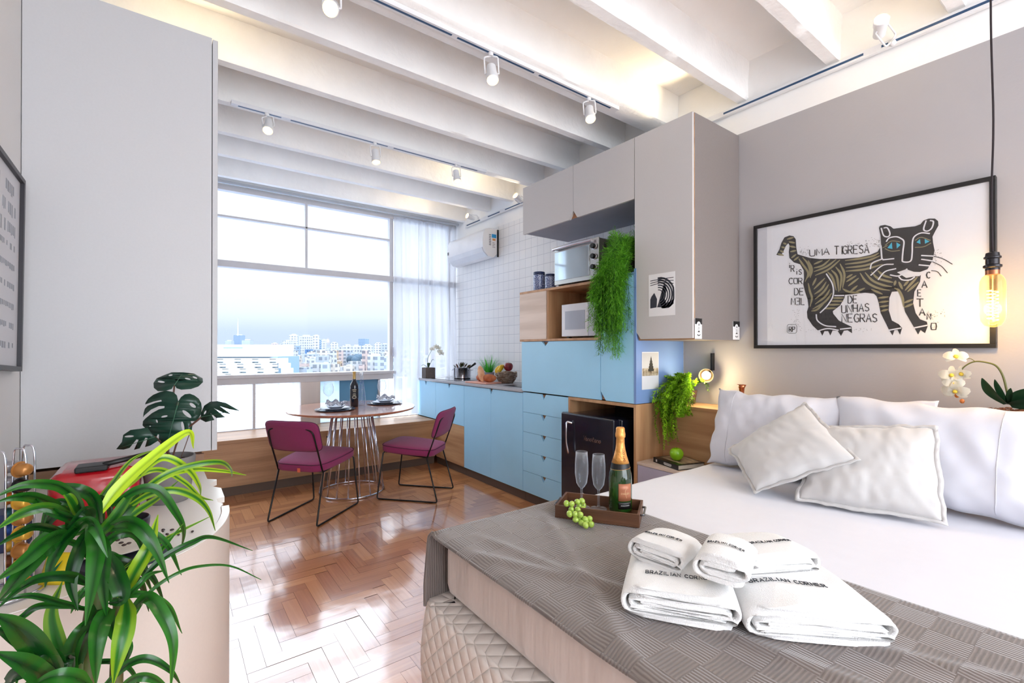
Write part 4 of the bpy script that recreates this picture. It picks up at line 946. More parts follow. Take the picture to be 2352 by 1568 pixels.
qn.links.new(hs, qbp.inputs['Height']); qn.links.new(qbp.outputs[0], qb.inputs['Normal'])
bed = thing('bed', 'double bed with beige satin mattress side and diamond-quilted base cover', 'bed', (1.75, .65, 0))
# quilted base: foot side and window side, rounded corner, slight bulge
def base_pt(s_, z):
    """s_: distance round the edge from the near foot end; returns x,y"""
    L1 = 1.75
    bul = .022 * math.sin(PI * min(1, max(0, z / .39))) + .0
    r = .10; x0, y1 = .725, 1.555
    if s_ < L1 - r: return (x0 - bul, y1 - L1 + s_)
    a = (s_ - (L1 - r)) / (r * PI / 2)
    if a < 1: return (x0 + r - (r + bul) * math.cos(a * PI / 2), y1 - r + (r + bul) * math.sin(a * PI / 2))
    return (x0 + r + (s_ - (L1 - r) - r * PI / 2), y1 + bul)
Lt = 1.65 + .1 * PI / 2 + 1.8; NU, NV = 150, 16
vs = []; quv = []
for j in range(NV):
    zz = .39 * j / (NV - 3) if j < NV - 2 else .39
    for i in range(NU):
        s_ = Lt * i / (NU - 1)
        x, y = base_pt(s_, min(zz, .39))
        z = zz; sh = 0
        if j == NV - 2: x, y = base_pt(s_, .28); z = .402; cx_, cy_ = (x + .03, y) if s_ < 1.65 else ((x, y - .03) if s_ > 1.81 else (x + .02, y - .02)); x, y = cx_, cy_
        if j == NV - 1: z = .403; x, y = (x + .10, y) if s_ < 1.65 else ((x, y - .10) if s_ > 1.81 else (x + .07, y - .07))
        vs.append((x, y, max(.005, z))); quv += [s_, z if j < NV - 2 else (.425 if j == NV - 2 else .49), 0]
fs = [(j * NU + i, j * NU + i + 1, (j + 1) * NU + i + 1, (j + 1) * NU + i) for j in range(NV - 1) for i in range(NU - 1)]
ob = part('base_cover', MB().add(vs, fs), m_quilt, bed, smooth=True)
at = ob.data.attributes.new('quv', 'FLOAT_VECTOR', 'POINT'); at.data.foreach_set('vector', quv)
part('base_box', MB().box(.80, 2.66, -.2, 1.50, .01, .385), m_satin, bed)
def rbox(x0, x1, y0, y1, z0, z1, r, nz=8):
    """rounded-edge block as one skin"""
    b_ = MB(); ring = []; ny = 40
    def outl(d):
        q = []
        for cx_, cy_, a0 in ((x1 - r, y1 - r, 0), (x0 + r, y1 - r, 90), (x0 + r, y0 + r, 180), (x1 - r, y0 + r, 270)):
            for k in range(7):
                a = math.radians(a0 + 15 * k); q.append((cx_ + (r - d) * math.cos(a), cy_ + (r - d) * math.sin(a)))
        return q
    e = min(r, (z1 - z0) * .3); lv = [(e, z0)] + [(e * (1 - math.sin(math.radians(a))), z0 + e * (1 - math.cos(math.radians(a)))) for a in (30, 60, 90)] + [(e * (1 - math.sin(math.radians(a))), z1 - e * (1 - math.cos(math.radians(a)))) for a in (90, 60, 30)] + [(e, z1)]
    n_ = 28
    for d, z in lv: ring += [(x, y, z) for x, y in outl(d)]
    f_ = [(i * n_ + j, i * n_ + (j + 1) % n_, (i + 1) * n_ + (j + 1) % n_, (i + 1) * n_ + j) for i in range(len(lv) - 1) for j in range(n_)] + [tuple(range(n_ - 1, -1, -1)), tuple((len(lv) - 1) * n_ + j for j in range(n_))]
    return b_.add(ring, f_)
part('mattress', rbox(.785, 2.665, -.2, 1.475, .405, .620, .05), m_satin, bed, smooth=True, angle=50)
# white sheet on the upper part
def sheet(u, v):
    x = 1.30 + (2.66 - 1.30) * u; y = -.19 + v * 1.72
    z = .628 + .0035 * noise.noise(Vector((x * 3, y * 3, 0))) + .0018 * noise.noise(Vector((x * 14, y * 9, 2)))
    if y > 1.44:
        t = min(1, (y - 1.44) / .09); z -= .09 * t ** 1.5; y = 1.44 + .05 * math.sin(t * PI / 2)
    return (x, y, z)
single('bed_sheet', MB().grid(sheet, 60, 80), m_sheetw, 'smooth white sheet covering the pillow half of the bed', 'sheet', smooth=True, solid=.006)
# grey-brown runner with basket-weave ribs
m_run, n_, b0 = newmat('taupe_basket_weave')
b0.inputs['Roughness'].default_value = .62; b0.inputs['Sheen Weight'].default_value = .5; b0.inputs['Sheen Roughness'].default_value = .4
t0 = n_.nodes.new('ShaderNodeTexCoord'); ck = n_.nodes.new('ShaderNodeTexChecker'); ck.inputs['Scale'].default_value = 13
mp0 = n_.nodes.new('ShaderNodeMapping'); mp0.inputs['Rotation'].default_value = (0, 0, .02); n_.links.new(t0.outputs['Object'], mp0.inputs[0])
sx0 = n_.nodes.new('ShaderNodeSeparateXYZ'); n_.links.new(mp0.outputs[0], sx0.inputs[0]); cb0 = n_.nodes.new('ShaderNodeCombineXYZ')
n_.links.new(sx0.outputs['X'], cb0.inputs[0]); n_.links.new(sx0.outputs['Y'], cb0.inputs[1]); cb0.inputs[2].default_value = .01
n_.links.new(cb0.outputs[0], ck.inputs['Vector'])
nz0 = n_.nodes.new('ShaderNodeTexNoise'); nz0.inputs['Scale'].default_value = 30; n_.links.new(mp0.outputs[0], nz0.inputs[0])
wx = nmath(n_, 'SINE', nmath(n_, 'ADD', nmath(n_, 'MULTIPLY', sx0.outputs['X'], v=2 * PI / .0088), nmath(n_, 'MULTIPLY', nz0.outputs['Fac'], v=3.0)))
wy = nmath(n_, 'SINE', nmath(n_, 'ADD', nmath(n_, 'MULTIPLY', sx0.outputs['Y'], v=2 * PI / .0088), nmath(n_, 'MULTIPLY', nz0.outputs['Fac'], v=3.0)))
mxh = n_.nodes.new('ShaderNodeMix'); mxh.data_type = 'FLOAT'; n_.links.new(ck.outputs['Fac'], mxh.inputs[0]); n_.links.new(wx, mxh.inputs[2]); n_.links.new(wy, mxh.inputs[3])
bp0 = n_.nodes.new('ShaderNodeBump'); bp0.inputs['Strength'].default_value = .33; bp0.inputs['Distance'].default_value = .003; n_.links.new(mxh.outputs[0], bp0.inputs['Height']); n_.links.new(bp0.outputs[0], b0.inputs['Normal'])
rp0 = n_.nodes.new('ShaderNodeValToRGB'); rp0.color_ramp.elements[0].color = (*lin((98, 88, 84)), 1); rp0.color_ramp.elements[1].color = (*lin((118, 108, 103)), 1)
mr0 = n_.nodes.new('ShaderNodeMapRange'); mr0.inputs[1].default_value = -1; n_.links.new(mxh.outputs[0], mr0.inputs[0]); n_.links.new(mr0.outputs[0], rp0.inputs[0]); n_.links.new(rp0.outputs[0], b0.inputs['Base Color'])
def runner(u, v):
    y = -.19 + v * 1.93; x = .742 + (1.475 + .05 * (1 - v) - .742) * u
    wr = .010 * math.exp(-((x - .55 * y - .42) / .03) ** 2) + .007 * math.exp(-((x + .5 * y - 1.38) / .025) ** 2) + .006 * math.exp(-((x + .2 * y - 1.12) / .02) ** 2)
    z = .6365 + .0035 * noise.noise(Vector((x * 5, y * 4, 3))) + wr * (1 if u > .06 else u / .06) * max(0, min(1, (1.4 - y) * 6))
    z -= .012 * max(0, 1 - u / .05) ** 2
    if y > 1.46:
        t = (y - 1.46); r = .035; a = min(t / r, PI / 2); z = .6365 - r * (1 - math.cos(a)) - max(0, t - r * PI / 2) + .002; y = 1.462 + r * math.sin(a) + .006 * math.sin(x * 22) * min(1, t * 6)
        x -= .02 * min(1, t * 5) * (1 - u)
    return (x, y, z)
rn = thing('bed_runner', 'taupe ribbed throw spread across the foot of the bed', 'blanket', (1.1, .6, .63))
part('cloth', MB().grid(runner, 90, 150), m_run, rn, smooth=True, solid=.007)
part('hem', MB().tube([runner(.004, j / 80) for j in range(81)], .0058, 8), m_run, rn, smooth=True)
# ---- pillows from four corners (BL, BR, TR, TL as seen)
def pillow(name, label, cs, th, m, group=None, flange=0, seed=0, wr=.006, p=2.6, cat='pillow', seam=None, sag=.06, edge=.012):
    cs = [Vector(c) for c in cs]; n_ = ((cs[1] - cs[0]).cross(cs[3] - cs[0])).normalized(); N = 44; cen = sum(cs, Vector()) / 4
    if n_.dot(Vector((0, 0, CAM_H)) - cen) < 0: n_ = -n_
    o = thing(name, label, cat, (cen.x, cen.y, min(c.z for c in cs)), group=group)
    def pt(a, b, side):
        # pinch the sides between the corners
        aa = a * (1 - sag * (1 - b * b)); bb = b * (1 - sag * (1 - a * a)); s_, t_ = (aa + 1) / 2, (bb + 1) / 2
        q = cs[0] * (1 - s_) * (1 - t_) + cs[1] * s_ * (1 - t_) + cs[2] * s_ * t_ + cs[3] * (1 - s_) * t_
        eg = max(abs(a), abs(b)) ** 6; q = q + ((cs[1] - cs[0]).normalized() * noise.noise(Vector((a * 2.2, b * 3.1, seed + 11))) + (cs[3] - cs[0]).normalized() * noise.noise(Vector((a * 3.3, b * 2.2, seed + 23)))) * eg * edge
        h = (max(0, 1 - abs(a) ** p) * max(0, 1 - abs(b) ** p)) ** .5 * th / 2
        w_ = noise.noise(Vector((a * 1.7 + seed, b * 1.7, seed))) * .6 * wr * 2
        ed = 1 - min(1, h / (th * .5)); rad_ = math.atan2(b, a)
        w_ += wr * (.35 * math.sin(17 * rad_ + 5 * noise.noise(Vector((a * 2, b * 2, seed))) + seed) * ed * ed * (1 - ed) * 4)
        w_ += wr * .8 * noise.noise(Vector((a * 6 + b * 2, b * 2.4 - a * 3, seed + 5)))
        return q + n_ * side * (h + (w_ if h > 1e-4 else 0))
    b_ = MB()
    for side in (1, -1): b_.grid(lambda u, v, s=side: pt(2 * u - 1, 2 * v - 1, s), N, N)
    me = part('pillow_body', b_, m, o, smooth=True)
    bm = bmesh.new(); bm.from_mesh(me.data); bmesh.ops.remove_doubles(bm, verts=bm.verts, dist=.0006); bmesh.ops.recalc_face_normals(bm, faces=bm.faces); bm.to_mesh(me.data); bm.free()
    for q in me.data.polygons: q.use_smooth = True
    if flange:
        pr = []; K = 34
        for (a0, b0_, a1, b1) in ((-1, -1, 1, -1), (1, -1, 1, 1), (1, 1, -1, 1), (-1, 1, -1, -1)):
            for k in range(K): t = k / K; pr.append((a0 + (a1 - a0) * t, b0_ + (b1 - b0_) * t))
        inn_ = [pt(a * .985, b * .985, 0) for a, b in pr]; out_ = []
        for i, (a, b) in enumerate(pr):
            d = (pt(a, b, 0) - cen).normalized(); out_.append(pt(a, b, 0) + d * flange + n_ * .003 * math.sin(i * 1.9 + seed))
        k = len(pr); fb_ = MB().add(inn_ + out_, [(i, (i + 1) % k, k + (i + 1) % k, k + i) for i in range(k)])
        part('flange', fb_, m, o, smooth=True, solid=.004)
    if seam:
        part('seam', MB().tube([pt(seam, -1 + 2 * t / 30, 1) + n_ * .001 for t in range(1, 30)], .0010, 6), m, o, smooth=True)
    return o
m_cush = mat('pale_grey_velvet', (194, 191, 189), .7, var=.03, vs=3, bump=.08, bs=20, sheen=.6)
pillow('bed_pillow', 'long white pillow against the headboard on the left, nearest the fern', [(2.46, 1.46, .640), (2.46, .80, .640), (2.585, .79, 1.045), (2.585, 1.46, 1.050)], .19, m_sheetw, 'white bed pillows', seed=1, wr=.010, p=2.9, seam=-.62, edge=.022)
pillow('bed_pillow', 'long white pillow against the headboard on the right, below the orchid', [(2.46, .86, .640), (2.46, .0, .640), (2.565, -.02, 1.06), (2.565, .86, 1.060)], .19, m_sheetw, 'white bed pillows', seed=4, wr=.010, p=3.0, seam=.30, edge=.02)
pillow('bed_pillow', 'white pillow tucked behind, only its top showing between the two front pillows', [(2.60, 1.1, .66), (2.60, .48, .66), (2.64, .50, 1.06), (2.64, 1.02, 1.03)], .08, m_sheetw, 'white bed pillows', seed=7)
pillow('cushion', 'pale grey velvet cushion standing on one corner, in front of the left pillow', [(2.075, 1.000, .655), (2.20, .665, .845), (2.40, .925, 1.025), (2.235, 1.20, .785)], .15, m_cush, 'velvet cushions', flange=.014, seed=2, wr=.006, cat='cushion', sag=.04)
pillow('cushion', 'pale grey velvet cushion with creases leaning behind the diamond-set one', [(2.125, .845, .655), (2.255, .415, .655), (2.405, .470, .975), (2.33, .87, .93)], .15, m_cush, 'velvet cushions', flange=.016, seed=9, wr=.009, cat='cushion', sag=.04)
# ---- headboard and nightstand
hb = thing('headboard', 'oak box headboard with lit ledge behind the pillows', 'headboard', (2.8, .9, 0))
part('ledge', MB().box(2.668, XW - .003, -.6, 1.902, .895, .915), m_oak, hb, bevel=.001)
part('front_panel', MB().box(2.675, 2.695, -.6, 1.902, 0, .894), m_oak, hb)
part('socket_plate', MB().box(2.668, 2.676, 1.46, 1.53, .745, .86), mat('white_socket_plate', (230, 230, 235), .35), hb, bevel=.004)
ns = thing('nightstand', 'floating nightstand with oak top and lilac drawer front between bed and fridge cabinet', 'nightstand', (2.55, 1.7, .35))
part('top', MB().box(2.405, 2.672, 1.56, 1.902, .545, .562), m_oakpale, ns)
part('body', MB().box(2.43, 2.672, 1.565, 1.90, .36, .545), m_oak, ns)
part('drawer', notch_door(2.408, 1.563, 1.900, .352, .542, 0, 'topR', .09, .05), mat('lilac_grey_laminate', (186, 180, 200), .45), ns)
bkk = thing('book', 'thick black book with photographic cover under the green apple', 'book', (2.55, 1.70, .5625), -.28)
part('cover', MB().box(-.10, .10, -.115, .115, 0, .003).box(-.10, .10, -.115, .115, .028, .031).box(-.10, -.097, -.115, .115, .003, .028), mat('black_book_cover', (22, 22, 24), .3), bkk, local=True)
part('pages', MB().box(-.096, .096, -.111, .111, .003, .028), mat('paper', (225, 218, 205), .8, stretch=(1, 1, 60)), bkk, local=True)
part('cover_photo', MB().box(-.06, .09, -.10, .10, .0311, .0316), mat('cover_picture', (190, 170, 140), .3, c2=(40, 34, 28), vs=14, stretch=(3, 1, 1), var=.3), bkk, local=True)
b_ = MB()
for k, (y, h, l) in enumerate(((-.02, .018, .07), (-.02, .012, .075), (-.02, .007, .06))):
    for q in range(9): b_.box(-.1008, -.0995, y - l / 2 + q * l / 9, y - l / 2 + (q + .7) * l / 9, h, h + .0035)
b_.box(-.1008, -.0995, .085, .09, .008, .022).box(-.1008, -.0995, .078, .082, .008, .022)
part('spine_print', b_, mat('white_print', (225, 225, 225), .5), bkk, local=True, kind='stuff')
apple((2.53, 1.70, .562 + .031 + .037), .042, mat('green_apple', (150, 205, 20), .22, c2=(120, 185, 16), vs=10, coat=.4), 'bright green apple resting on the black book')
# copper vase on ledge
single('copper_vase', MB().lathe([(.02, 0), (.028, .02), (.018, .07), (.013, .10), (.016, .13), (.026, .150), (.023, .150), (.012, .13)], (2.80, 1.43, .9155), 24, capt=False), mat('copper', (200, 120, 84), .2, metal=1), 'small flared copper vase peeking up behind the left pillow', 'vase', smooth=True)
# wall lamp
wl = thing('wall_lamp', 'small black wall lamp with flared shade glowing above the nightstand fern', 'lamp', (2.90, 1.69, 1.1))
part('stem', MB().box(2.895, 2.922, 1.673, 1.689, 1.14, 1.255), m_black, wl, bevel=.002)
lc = P(1622, 862, X=2.83); hd_ = (Vector((0, 0, CAM_H)) - lc + Vector((.0, .35, -.5))).normalized(); q_ = hd_.to_track_quat('Z', 'Y').to_matrix().to_4x4()
part('shade', MB().lathe([(.028, -.075), (.031, -.07), (.046, .012), (.0445, .012), (.029, -.066)], lc, 28, q_, capt=False), mat('taupe_lamp_metal', (92, 78, 66), .45, metal=.3), wl, smooth=True, angle=40)
part('neck', MB().tube([lc - hd_ * .05, Vector((2.905, 1.681, 1.15))], .008, 8), m_black, wl, smooth=True)
part('bulb', MB().lathe([(.001, -.02), (.022, -.016), (.028, -.004), (.022, .006), (.001, .010)], lc, 20, q_), mat('warm_bulb', (255, 236, 196), .4, emit=(255, 222, 160), es=16), wl, smooth=True)
L = bpy.data.lights.new('lamp_glow', 'POINT'); L.energy = 2.2; L.color = (1, .78, .46); L.shadow_soft_size = .03
lo = bpy.data.objects.new('lamp_glow', L); COL.objects.link(lo); lo.location = lc + hd_ * .05
# pendant
pdx, pdy = 2.66, .343
pd = thing('pendant_lamp', 'hanging filament bulb on a black cord before the framed tiger print', 'lamp', (pdx, pdy, ZC))
part('cord', MB().tube(bez([(pdx, pdy, 3.08), (pdx, pdy + .002, 2.6), (pdx - .0, pdy - .004, 2.2), (pdx, pdy + .002, 1.9), (pdx, pdy, 1.665)], 6), .0034, 8), mat('black_cord', (30, 18, 24), .7), pd, smooth=True)
part('ceiling_cap', MB().lathe([(.04, 3.06), (.04, 3.09)], (pdx, pdy, 0), 20), m_black, pd, smooth=True, angle=40)
part('socket', MB().lathe([(.008, 1.672), (.020, 1.668), (.022, 1.655), (.026, 1.652), (.026, 1.646), (.021, 1.643), (.021, 1.622), (.028, 1.618), (.028, 1.610), (.022, 1.606), (.022, 1.598)], (pdx, pdy, 0), 28), mat('gunmetal', (54, 52, 54), .3, metal=.8), pd, smooth=True, angle=40)
part('brass_cap', MB().lathe([(.0215, 1.598), (.0215, 1.580)], (pdx, pdy, 0), 24), mat('copper_cap', (170, 110, 80), .3, metal=.9), pd, smooth=True, angle=40)
part('bulb', MB().lathe([(.021, 1.582), (.030, 1.572), (.0375, 1.555), (.039, 1.53), (.039, 1.42), (.035, 1.395), (.024, 1.376), (.008, 1.370), (.0005, 1.3695)], (pdx, pdy, 0), 32, capb=False, capt=False), rimglass('amber_bulb_glass', (1, .92, .74), .5, (255, 225, 170)), pd, smooth=True)
fil = []
for k in range(240):
    t = k / 239; a = t * 2 * PI * 9; fil.append((pdx + .0165 * math.cos(a), pdy + .0165 * math.sin(a), 1.52 - t * .125))
part('filament', MB().tube(fil, .0016, 5), mat('glowing_filament', (255, 210, 90), .5, emit=(255, 188, 60), es=26), pd, smooth=True)
part('filament_post', MB().tube([(pdx, pdy, 1.58), (pdx, pdy, 1.39)], .0022, 6), mat('glass_post', (230, 220, 190), .2), pd)
L = bpy.data.lights.new('bulb_glow', 'POINT'); L.energy = 3.0; L.color = (1, .70, .32); L.shadow_soft_size = .035
lo = bpy.data.objects.new('bulb_glow', L); COL.objects.link(lo); lo.location = (pdx, pdy, 1.45)
# ledge orchid
oc = Vector((2.80, .29, .9155))
o = thing('potted_orchid', 'large white orchid arching over the right pillow from a low grey bowl', 'orchid', oc)
part('bowl', MB().lathe([(.05, 0), (.11, .08), (.125, .10), (.118, .10), (.05, .05)], oc, 32), mat('grey_stone_bowl', (150, 150, 148), .7), o, smooth=True, angle=40)
b_ = MB(); r_ = random.Random(8)
for k in range(90):
    a = r_.uniform(0, 2 * PI); q = r_.uniform(.1, 1.15); c = oc + Vector((math.cos(a) * .1 * q, math.sin(a) * .1 * q, .098 + r_.uniform(0, .014))); d = Vector((r_.uniform(-1, 1), r_.uniform(-1, 1), .15)).normalized() * .022
    b_.tube([c - d, c + Vector((0, 0, .008)), c + d], .0016, 4)
part('moss', b_, mat('brown_moss', (120, 76, 54), .9, var=.4, vs=50), o)
def opx(u, v, X=2.78): return P(u, v, X=X)
stem_px = [(2318, 925), (2312, 895), (2303, 862), (2288, 840), (2265, 832), (2240, 830), (2220, 838), (2207, 852), (2204, 872), (2208, 895), (2213, 912)]
stm = bez([opx(*p) for p in stem_px], 5)
part('stem', MB().tube(stm, [.0042 - .0024 * i / (len(stm) - 1) for i in range(len(stm))], 6).tube(bez([opx(2240, 830), opx(2228, 823), opx(2214, 825)], 4), .0016, 5), mat('olive_stem', (92, 96, 48), .5), o, smooth=True)
for (a, b, c, wd) in (((2312, 928), (2278, 900), (2256, 868), .045), ((2312, 926), (2296, 895), (2285, 871), .026), ((2314, 926), (2320, 905), (2322, 891), .022), ((2322, 928), (2345, 908), (2380, 890), .05), ((2320, 930), (2360, 925), (2400, 915), .05)):
    b_ = MB(); leaf_ribbon(b_, bez([opx(*a), opx(*b, X=2.74), opx(*c, X=2.70)], 8), lambda t, w=wd: w * math.sin(PI * min(1, t * .86 + .12)) ** .8, (0, 1, .5), .3); part('leaf', b_, m_olf, o, smooth=True)
for (u, v, r, nx) in ((2195, 820, .040, (-.8, -.3, .35)), (2212, 858, .036, (-.7, .5, -.2)), (2186, 862, .042, (-.9, -.1, .1)), (2190, 880, .036, (-.85, -.3, -.1)), (2195, 898, .046, (-.85, .1, -.2))):
    b_ = MB(); cc = opx(u, v, 2.755); petal_flower(cc, nx, r, b_); f_ = part('flower', b_, m_pet, o, smooth=True)
    part('flower_heart', MB().ball(cc + Vector(nx).normalized() * .008, .008, 8), mat('yellow_heart', (236, 206, 70), .5), f_, smooth=True)
for (u, v) in ((2198, 908), (2210, 921)): part('bud', MB().ball(opx(u, v), .0085, 8, (1, 1, 1.2)), mat('orange_bud', (200, 120, 60), .5), o, smooth=True)
# ================================================================== feathery hanging plants
def fern(name, label, potc, strands, m, dens, ll, lw, pot=None, seed=1, frond=False):
    o = thing(name, label, 'plant', potc); r_ = random.Random(seed); b_ = MB()
    for pts in strands:
        c = bez(pts, 10); L_ = sum((c[i + 1] - c[i]).length for i in range(len(c) - 1)); n_ = int(L_ * dens); tone = r_.random()
        b_.cur = tone; b_.tube(c, .0009, 3, cap=False)
        for k in range(n_):
            t = (k + r_.random()) / n_ * (len(c) - 1); i = min(int(t), len(c) - 2); p = c[i].lerp(c[i + 1], t - i); tg = (c[i + 1] - c[i]).normalized()
            a = r_.uniform(0, 2 * PI); s_ = tg.orthogonal().normalized(); s_ = Matrix.Rotation(a, 3, tg) @ s_
            if frond: s_ = (s_ + Vector((-.5, -.3, .1))).normalized()
            taper = .35 + .65 * math.sin(PI * min(1, t / (len(c) - 1) * .85 + .12)); d = (s_ * 1 + tg * r_.uniform(.2, .9)).normalized() * ll * taper * r_.uniform(.6, 1.2); x = d.cross(tg).normalized() * lw * .5
            b_.cur = min(1, max(0, tone * .6 + r_.uniform(0, .5)))
            b_.add([p, p + d * .5 + x, p + d, p + d * .5 - x], [(0, 1, 2, 3)])
            if not frond:
                for q in range(2):
                    d2 = (d.normalized() + Vector((r_.uniform(-1, 1), r_.uniform(-1, 1), r_.uniform(-1, 1))) * .8).normalized() * ll * .5; pp_ = p + d * r_.uniform(.3, .9); x2 = x * .8
                    b_.add([pp_, pp_ + d2 * .5 + x2, pp_ + d2, pp_ + d2 * .5 - x2], [(0, 1, 2, 3)])
    part('foliage', b_, m, o, kind='stuff')
    return o
m_asp = leafmat('feathery_green', (10, 66, 20), (128, 204, 56), .5, trans=.35)
m_fern = leafmat('yellow_green_fern', (40, 110, 16), (170, 220, 50), .5, trans=.35)
pc = Vector((2.56, 2.04, 1.7815)); r_ = random.Random(21); S = []
for k in range(200):
    a = r_.uniform(-.2 * PI, 1.2 * PI) + PI / 2; hgt = r_.uniform(.04, .16)
    tgt_y = 2.045 + r_.uniform(-.105, .125); tgt_y = min(2.33, max(1.94, tgt_y)); zb_ = r_.choice([1.25, 1.30, 1.34, 1.38, 1.42, 1.5, 1.58, 1.66, 1.72]) + r_.uniform(-.03, .03)
    if tgt_y < 1.97: zb_ = max(zb_, 1.40)
    if tgt_y > 2.14: zb_ = max(zb_, 1.42)
    x2 = r_.uniform(2.25, 2.37)
    S.append([pc + Vector((r_.uniform(-.04, .04), r_.uniform(-.04, .04), .13)), pc + Vector((-.08, (tgt_y - pc.y) * .3, .13 + hgt * .6)), Vector((x2 + .02, pc.y + (tgt_y - pc.y) * .85, 1.86 - max(0, tgt_y - 2.06) * 1.3 + r_.uniform(-.06, .05))), Vector((x2, tgt_y + r_.uniform(-.02, .02), (1.8 + zb_) / 2)), Vector((x2 + r_.uniform(-.01, .03), tgt_y + r_.uniform(-.04, .05), zb_))])
for k in range(34):
    a = r_.uniform(0, 2 * PI); S.append([pc + Vector((0, 0, .13)), pc + Vector((math.cos(a) * .06 - .05, math.sin(a) * .08 + .05, .22)), pc + Vector((math.cos(a) * .1 - .08, math.sin(a) * .10 + .0, r_.uniform(.2, .30)))])
f1 = fern('hanging_fern', 'large feathery green plant cascading beside the steel oven over the blue door', pc, S, m_asp, 170, .052, .0036, seed=2)
part('pot', MB().lathe([(.06, 0), (.085, .13), (.078, .13)], pc, 24), mat('dark_basket_pot', (44, 34, 28), .8, var=.4, vs=60, bump=.6), f1, smooth=True, angle=40)
pc = Vector((2.82, 1.80, .9155)); S = []
for k in range(80):
    ty = r_.uniform(1.66, 1.87); zb_ = r_.choice([.66, .72, .78, .85, .92, .98]) + r_.uniform(-.03, .03)
    if ty < 1.72: zb_ = max(zb_, .86)
    x2 = r_.uniform(2.52, 2.66)
    S.append([pc + Vector((r_.uniform(-.03, .03), r_.uniform(-.03, .03), .09)), Vector((2.72, (ty + pc.y) / 2, 1.02 + r_.uniform(0, .10))), Vector((x2 + .02, ty, .97 + r_.uniform(-.02, .05))), Vector((x2, ty + .01, (.96 + zb_) / 2)), Vector((x2 + .01, ty + r_.uniform(-.02, .03), zb_))])
for k in range(22):
    a = r_.uniform(PI * .6, PI * 1.7); S.append([pc + Vector((0, 0, .09)), pc + Vector((math.cos(a) * .08, math.sin(a) * .08, .16)), pc + Vector((math.cos(a) * .18 - .03, math.sin(a) * .13, r_.uniform(.08, .20)))])
f2 = fern('trailing_fern', 'yellow-green fern trailing from the headboard ledge beside the wall lamp', pc, S, m_fern, 300, .026, .0085, seed=5, frond=True)
part('pot', MB().lathe([(.04, 0), (.055, .09), (.05, .09)], pc, 20), mat('brown_pot', (80, 60, 46), .7), f2, smooth=True, angle=40)
# ================================================================== framed prints, cards
XP = XW - .030
af = thing('framed_print', 'black-framed print of a striped tiger on the grey bed wall', 'picture', (XW - .018, .88, 1.29))
fy0_, fy1_, fz0, fz1 = .362, 1.401, 1.286, 2.039; fw = .020; m_fblack = mat('black_frame', (20, 20, 22), .4)
b_ = MB().box(XW - .036, XW - .001, fy0_, fy1_, fz0, fz0 + fw).box(XW - .036, XW - .001, fy0_, fy1_, fz1 - fw, fz1).box(XW - .036, XW - .001, fy0_, fy0_ + fw, fz0 + fw, fz1 - fw).box(XW - .036, XW - .001, fy1_ - fw, fy1_, fz0 + fw, fz1 - fw)
part('frame', b_, m_fblack, af, bevel=.0015)
pr_ = part('print', MB().box(XW - .026, XW - .004, fy0_ + fw, fy1_ - fw, fz0 + fw, fz1 - fw), mat('print_paper', (236, 238, 244), .6, var=.005), af, label='white paper with black, olive and blue linocut figure')
part('glazing', MB().box(XW - .0325, XW - .031, fy0_ + fw, fy1_ - fw, fz0 + fw, fz1 - fw), glassmat('picture_glass', (1, 1, 1), .05), af)
part('paper_margin', MB().box(XW - .0264, XW - .0259, 1.325, fy1_ - fw, fz0 + fw, fz1 - fw), mat('grey_margin', (214, 216, 224), .6), af)
XA = XW - .0265
def ap(x, y): return P(1700 + x / 3.485, 380 + y / 3.485, X=XA)
m_ink = mat('black_ink', (40, 38, 40), .6, var=.05); m_olive = mat('olive_ink', (150, 142, 108), .6); m_wht = mat('paper_white_line', (232, 234, 242), .6); m_cy = mat('cyan_ink', (70, 184, 216), .5)
body = [(290,715),(325,722),(345,690),(365,645),(385,622),(397,640),(390,690),(395,740),(430,775),(480,790),(510,840),(512,900),(505,950),(520,1010),(540,1070),(548,1130),(535,1170),(540,1220),(580,1280),(620,1318),(640,1325),(658,1362),(675,1325),(705,1325),(722,1360),(740,1320),(780,1322),(808,1364),(830,1322),(860,1318),(896,1342),(893,1290),(850,1270),(790,1240),(745,1185),(742,1165),(800,1120),(835,1060),(840,1035),(900,1030),(1000,1018),(1070,1025),(1092,1045),(1110,1100),(1125,1180),(1160,1250),(1190,1310),(1220,1360),(1235,1318),(1260,1315),(1280,1354),(1297,1300),(1270,1270),(1215,1240),(1190,1160),(1195,1060),(1215,1010),(1280,1005),(1300,1080),(1320,1170),(1360,1240),(1395,1300),(1425,1352),(1445,1315),(1480,1342),(1502,1285),(1495,1250),(1440,1230),(1405,1180),(1385,1100),(1395,1010),(1440,930),(1446,878),(1330,900),(1200,820),(1140,745),(1125,650),(1100,690),(1040,715),(950,735),(820,745),(640,748),(560,740),(510,725),(460,710),(450,660),(445,590),(428,566),(395,560),(355,575),(330,620),(315,670)]
head = [(1112,500),(1122,482),(1160,475),(1205,487),(1228,506),(1290,498),(1400,487),(1445,470),(1470,440),(1510,425),(1560,425),(1585,445),(1588,480),(1560,530),(1540,570),(1545,620),(1557,680),(1540,760),(1500,830),(1440,852),(1390,850),(1330,830),(1240,860),(1180,845),(1150,790),(1138,745),(1130,640),(1125,560)]
b_ = MB(); b_.poly([ap(*p) for p in body], (-1, 0, 0), .0005); b_.poly([ap(*p) + Vector((-.0011, 0, 0)) for p in head], (-1, 0, 0), .0004)
part('ink_black', b_, m_ink, pr_)
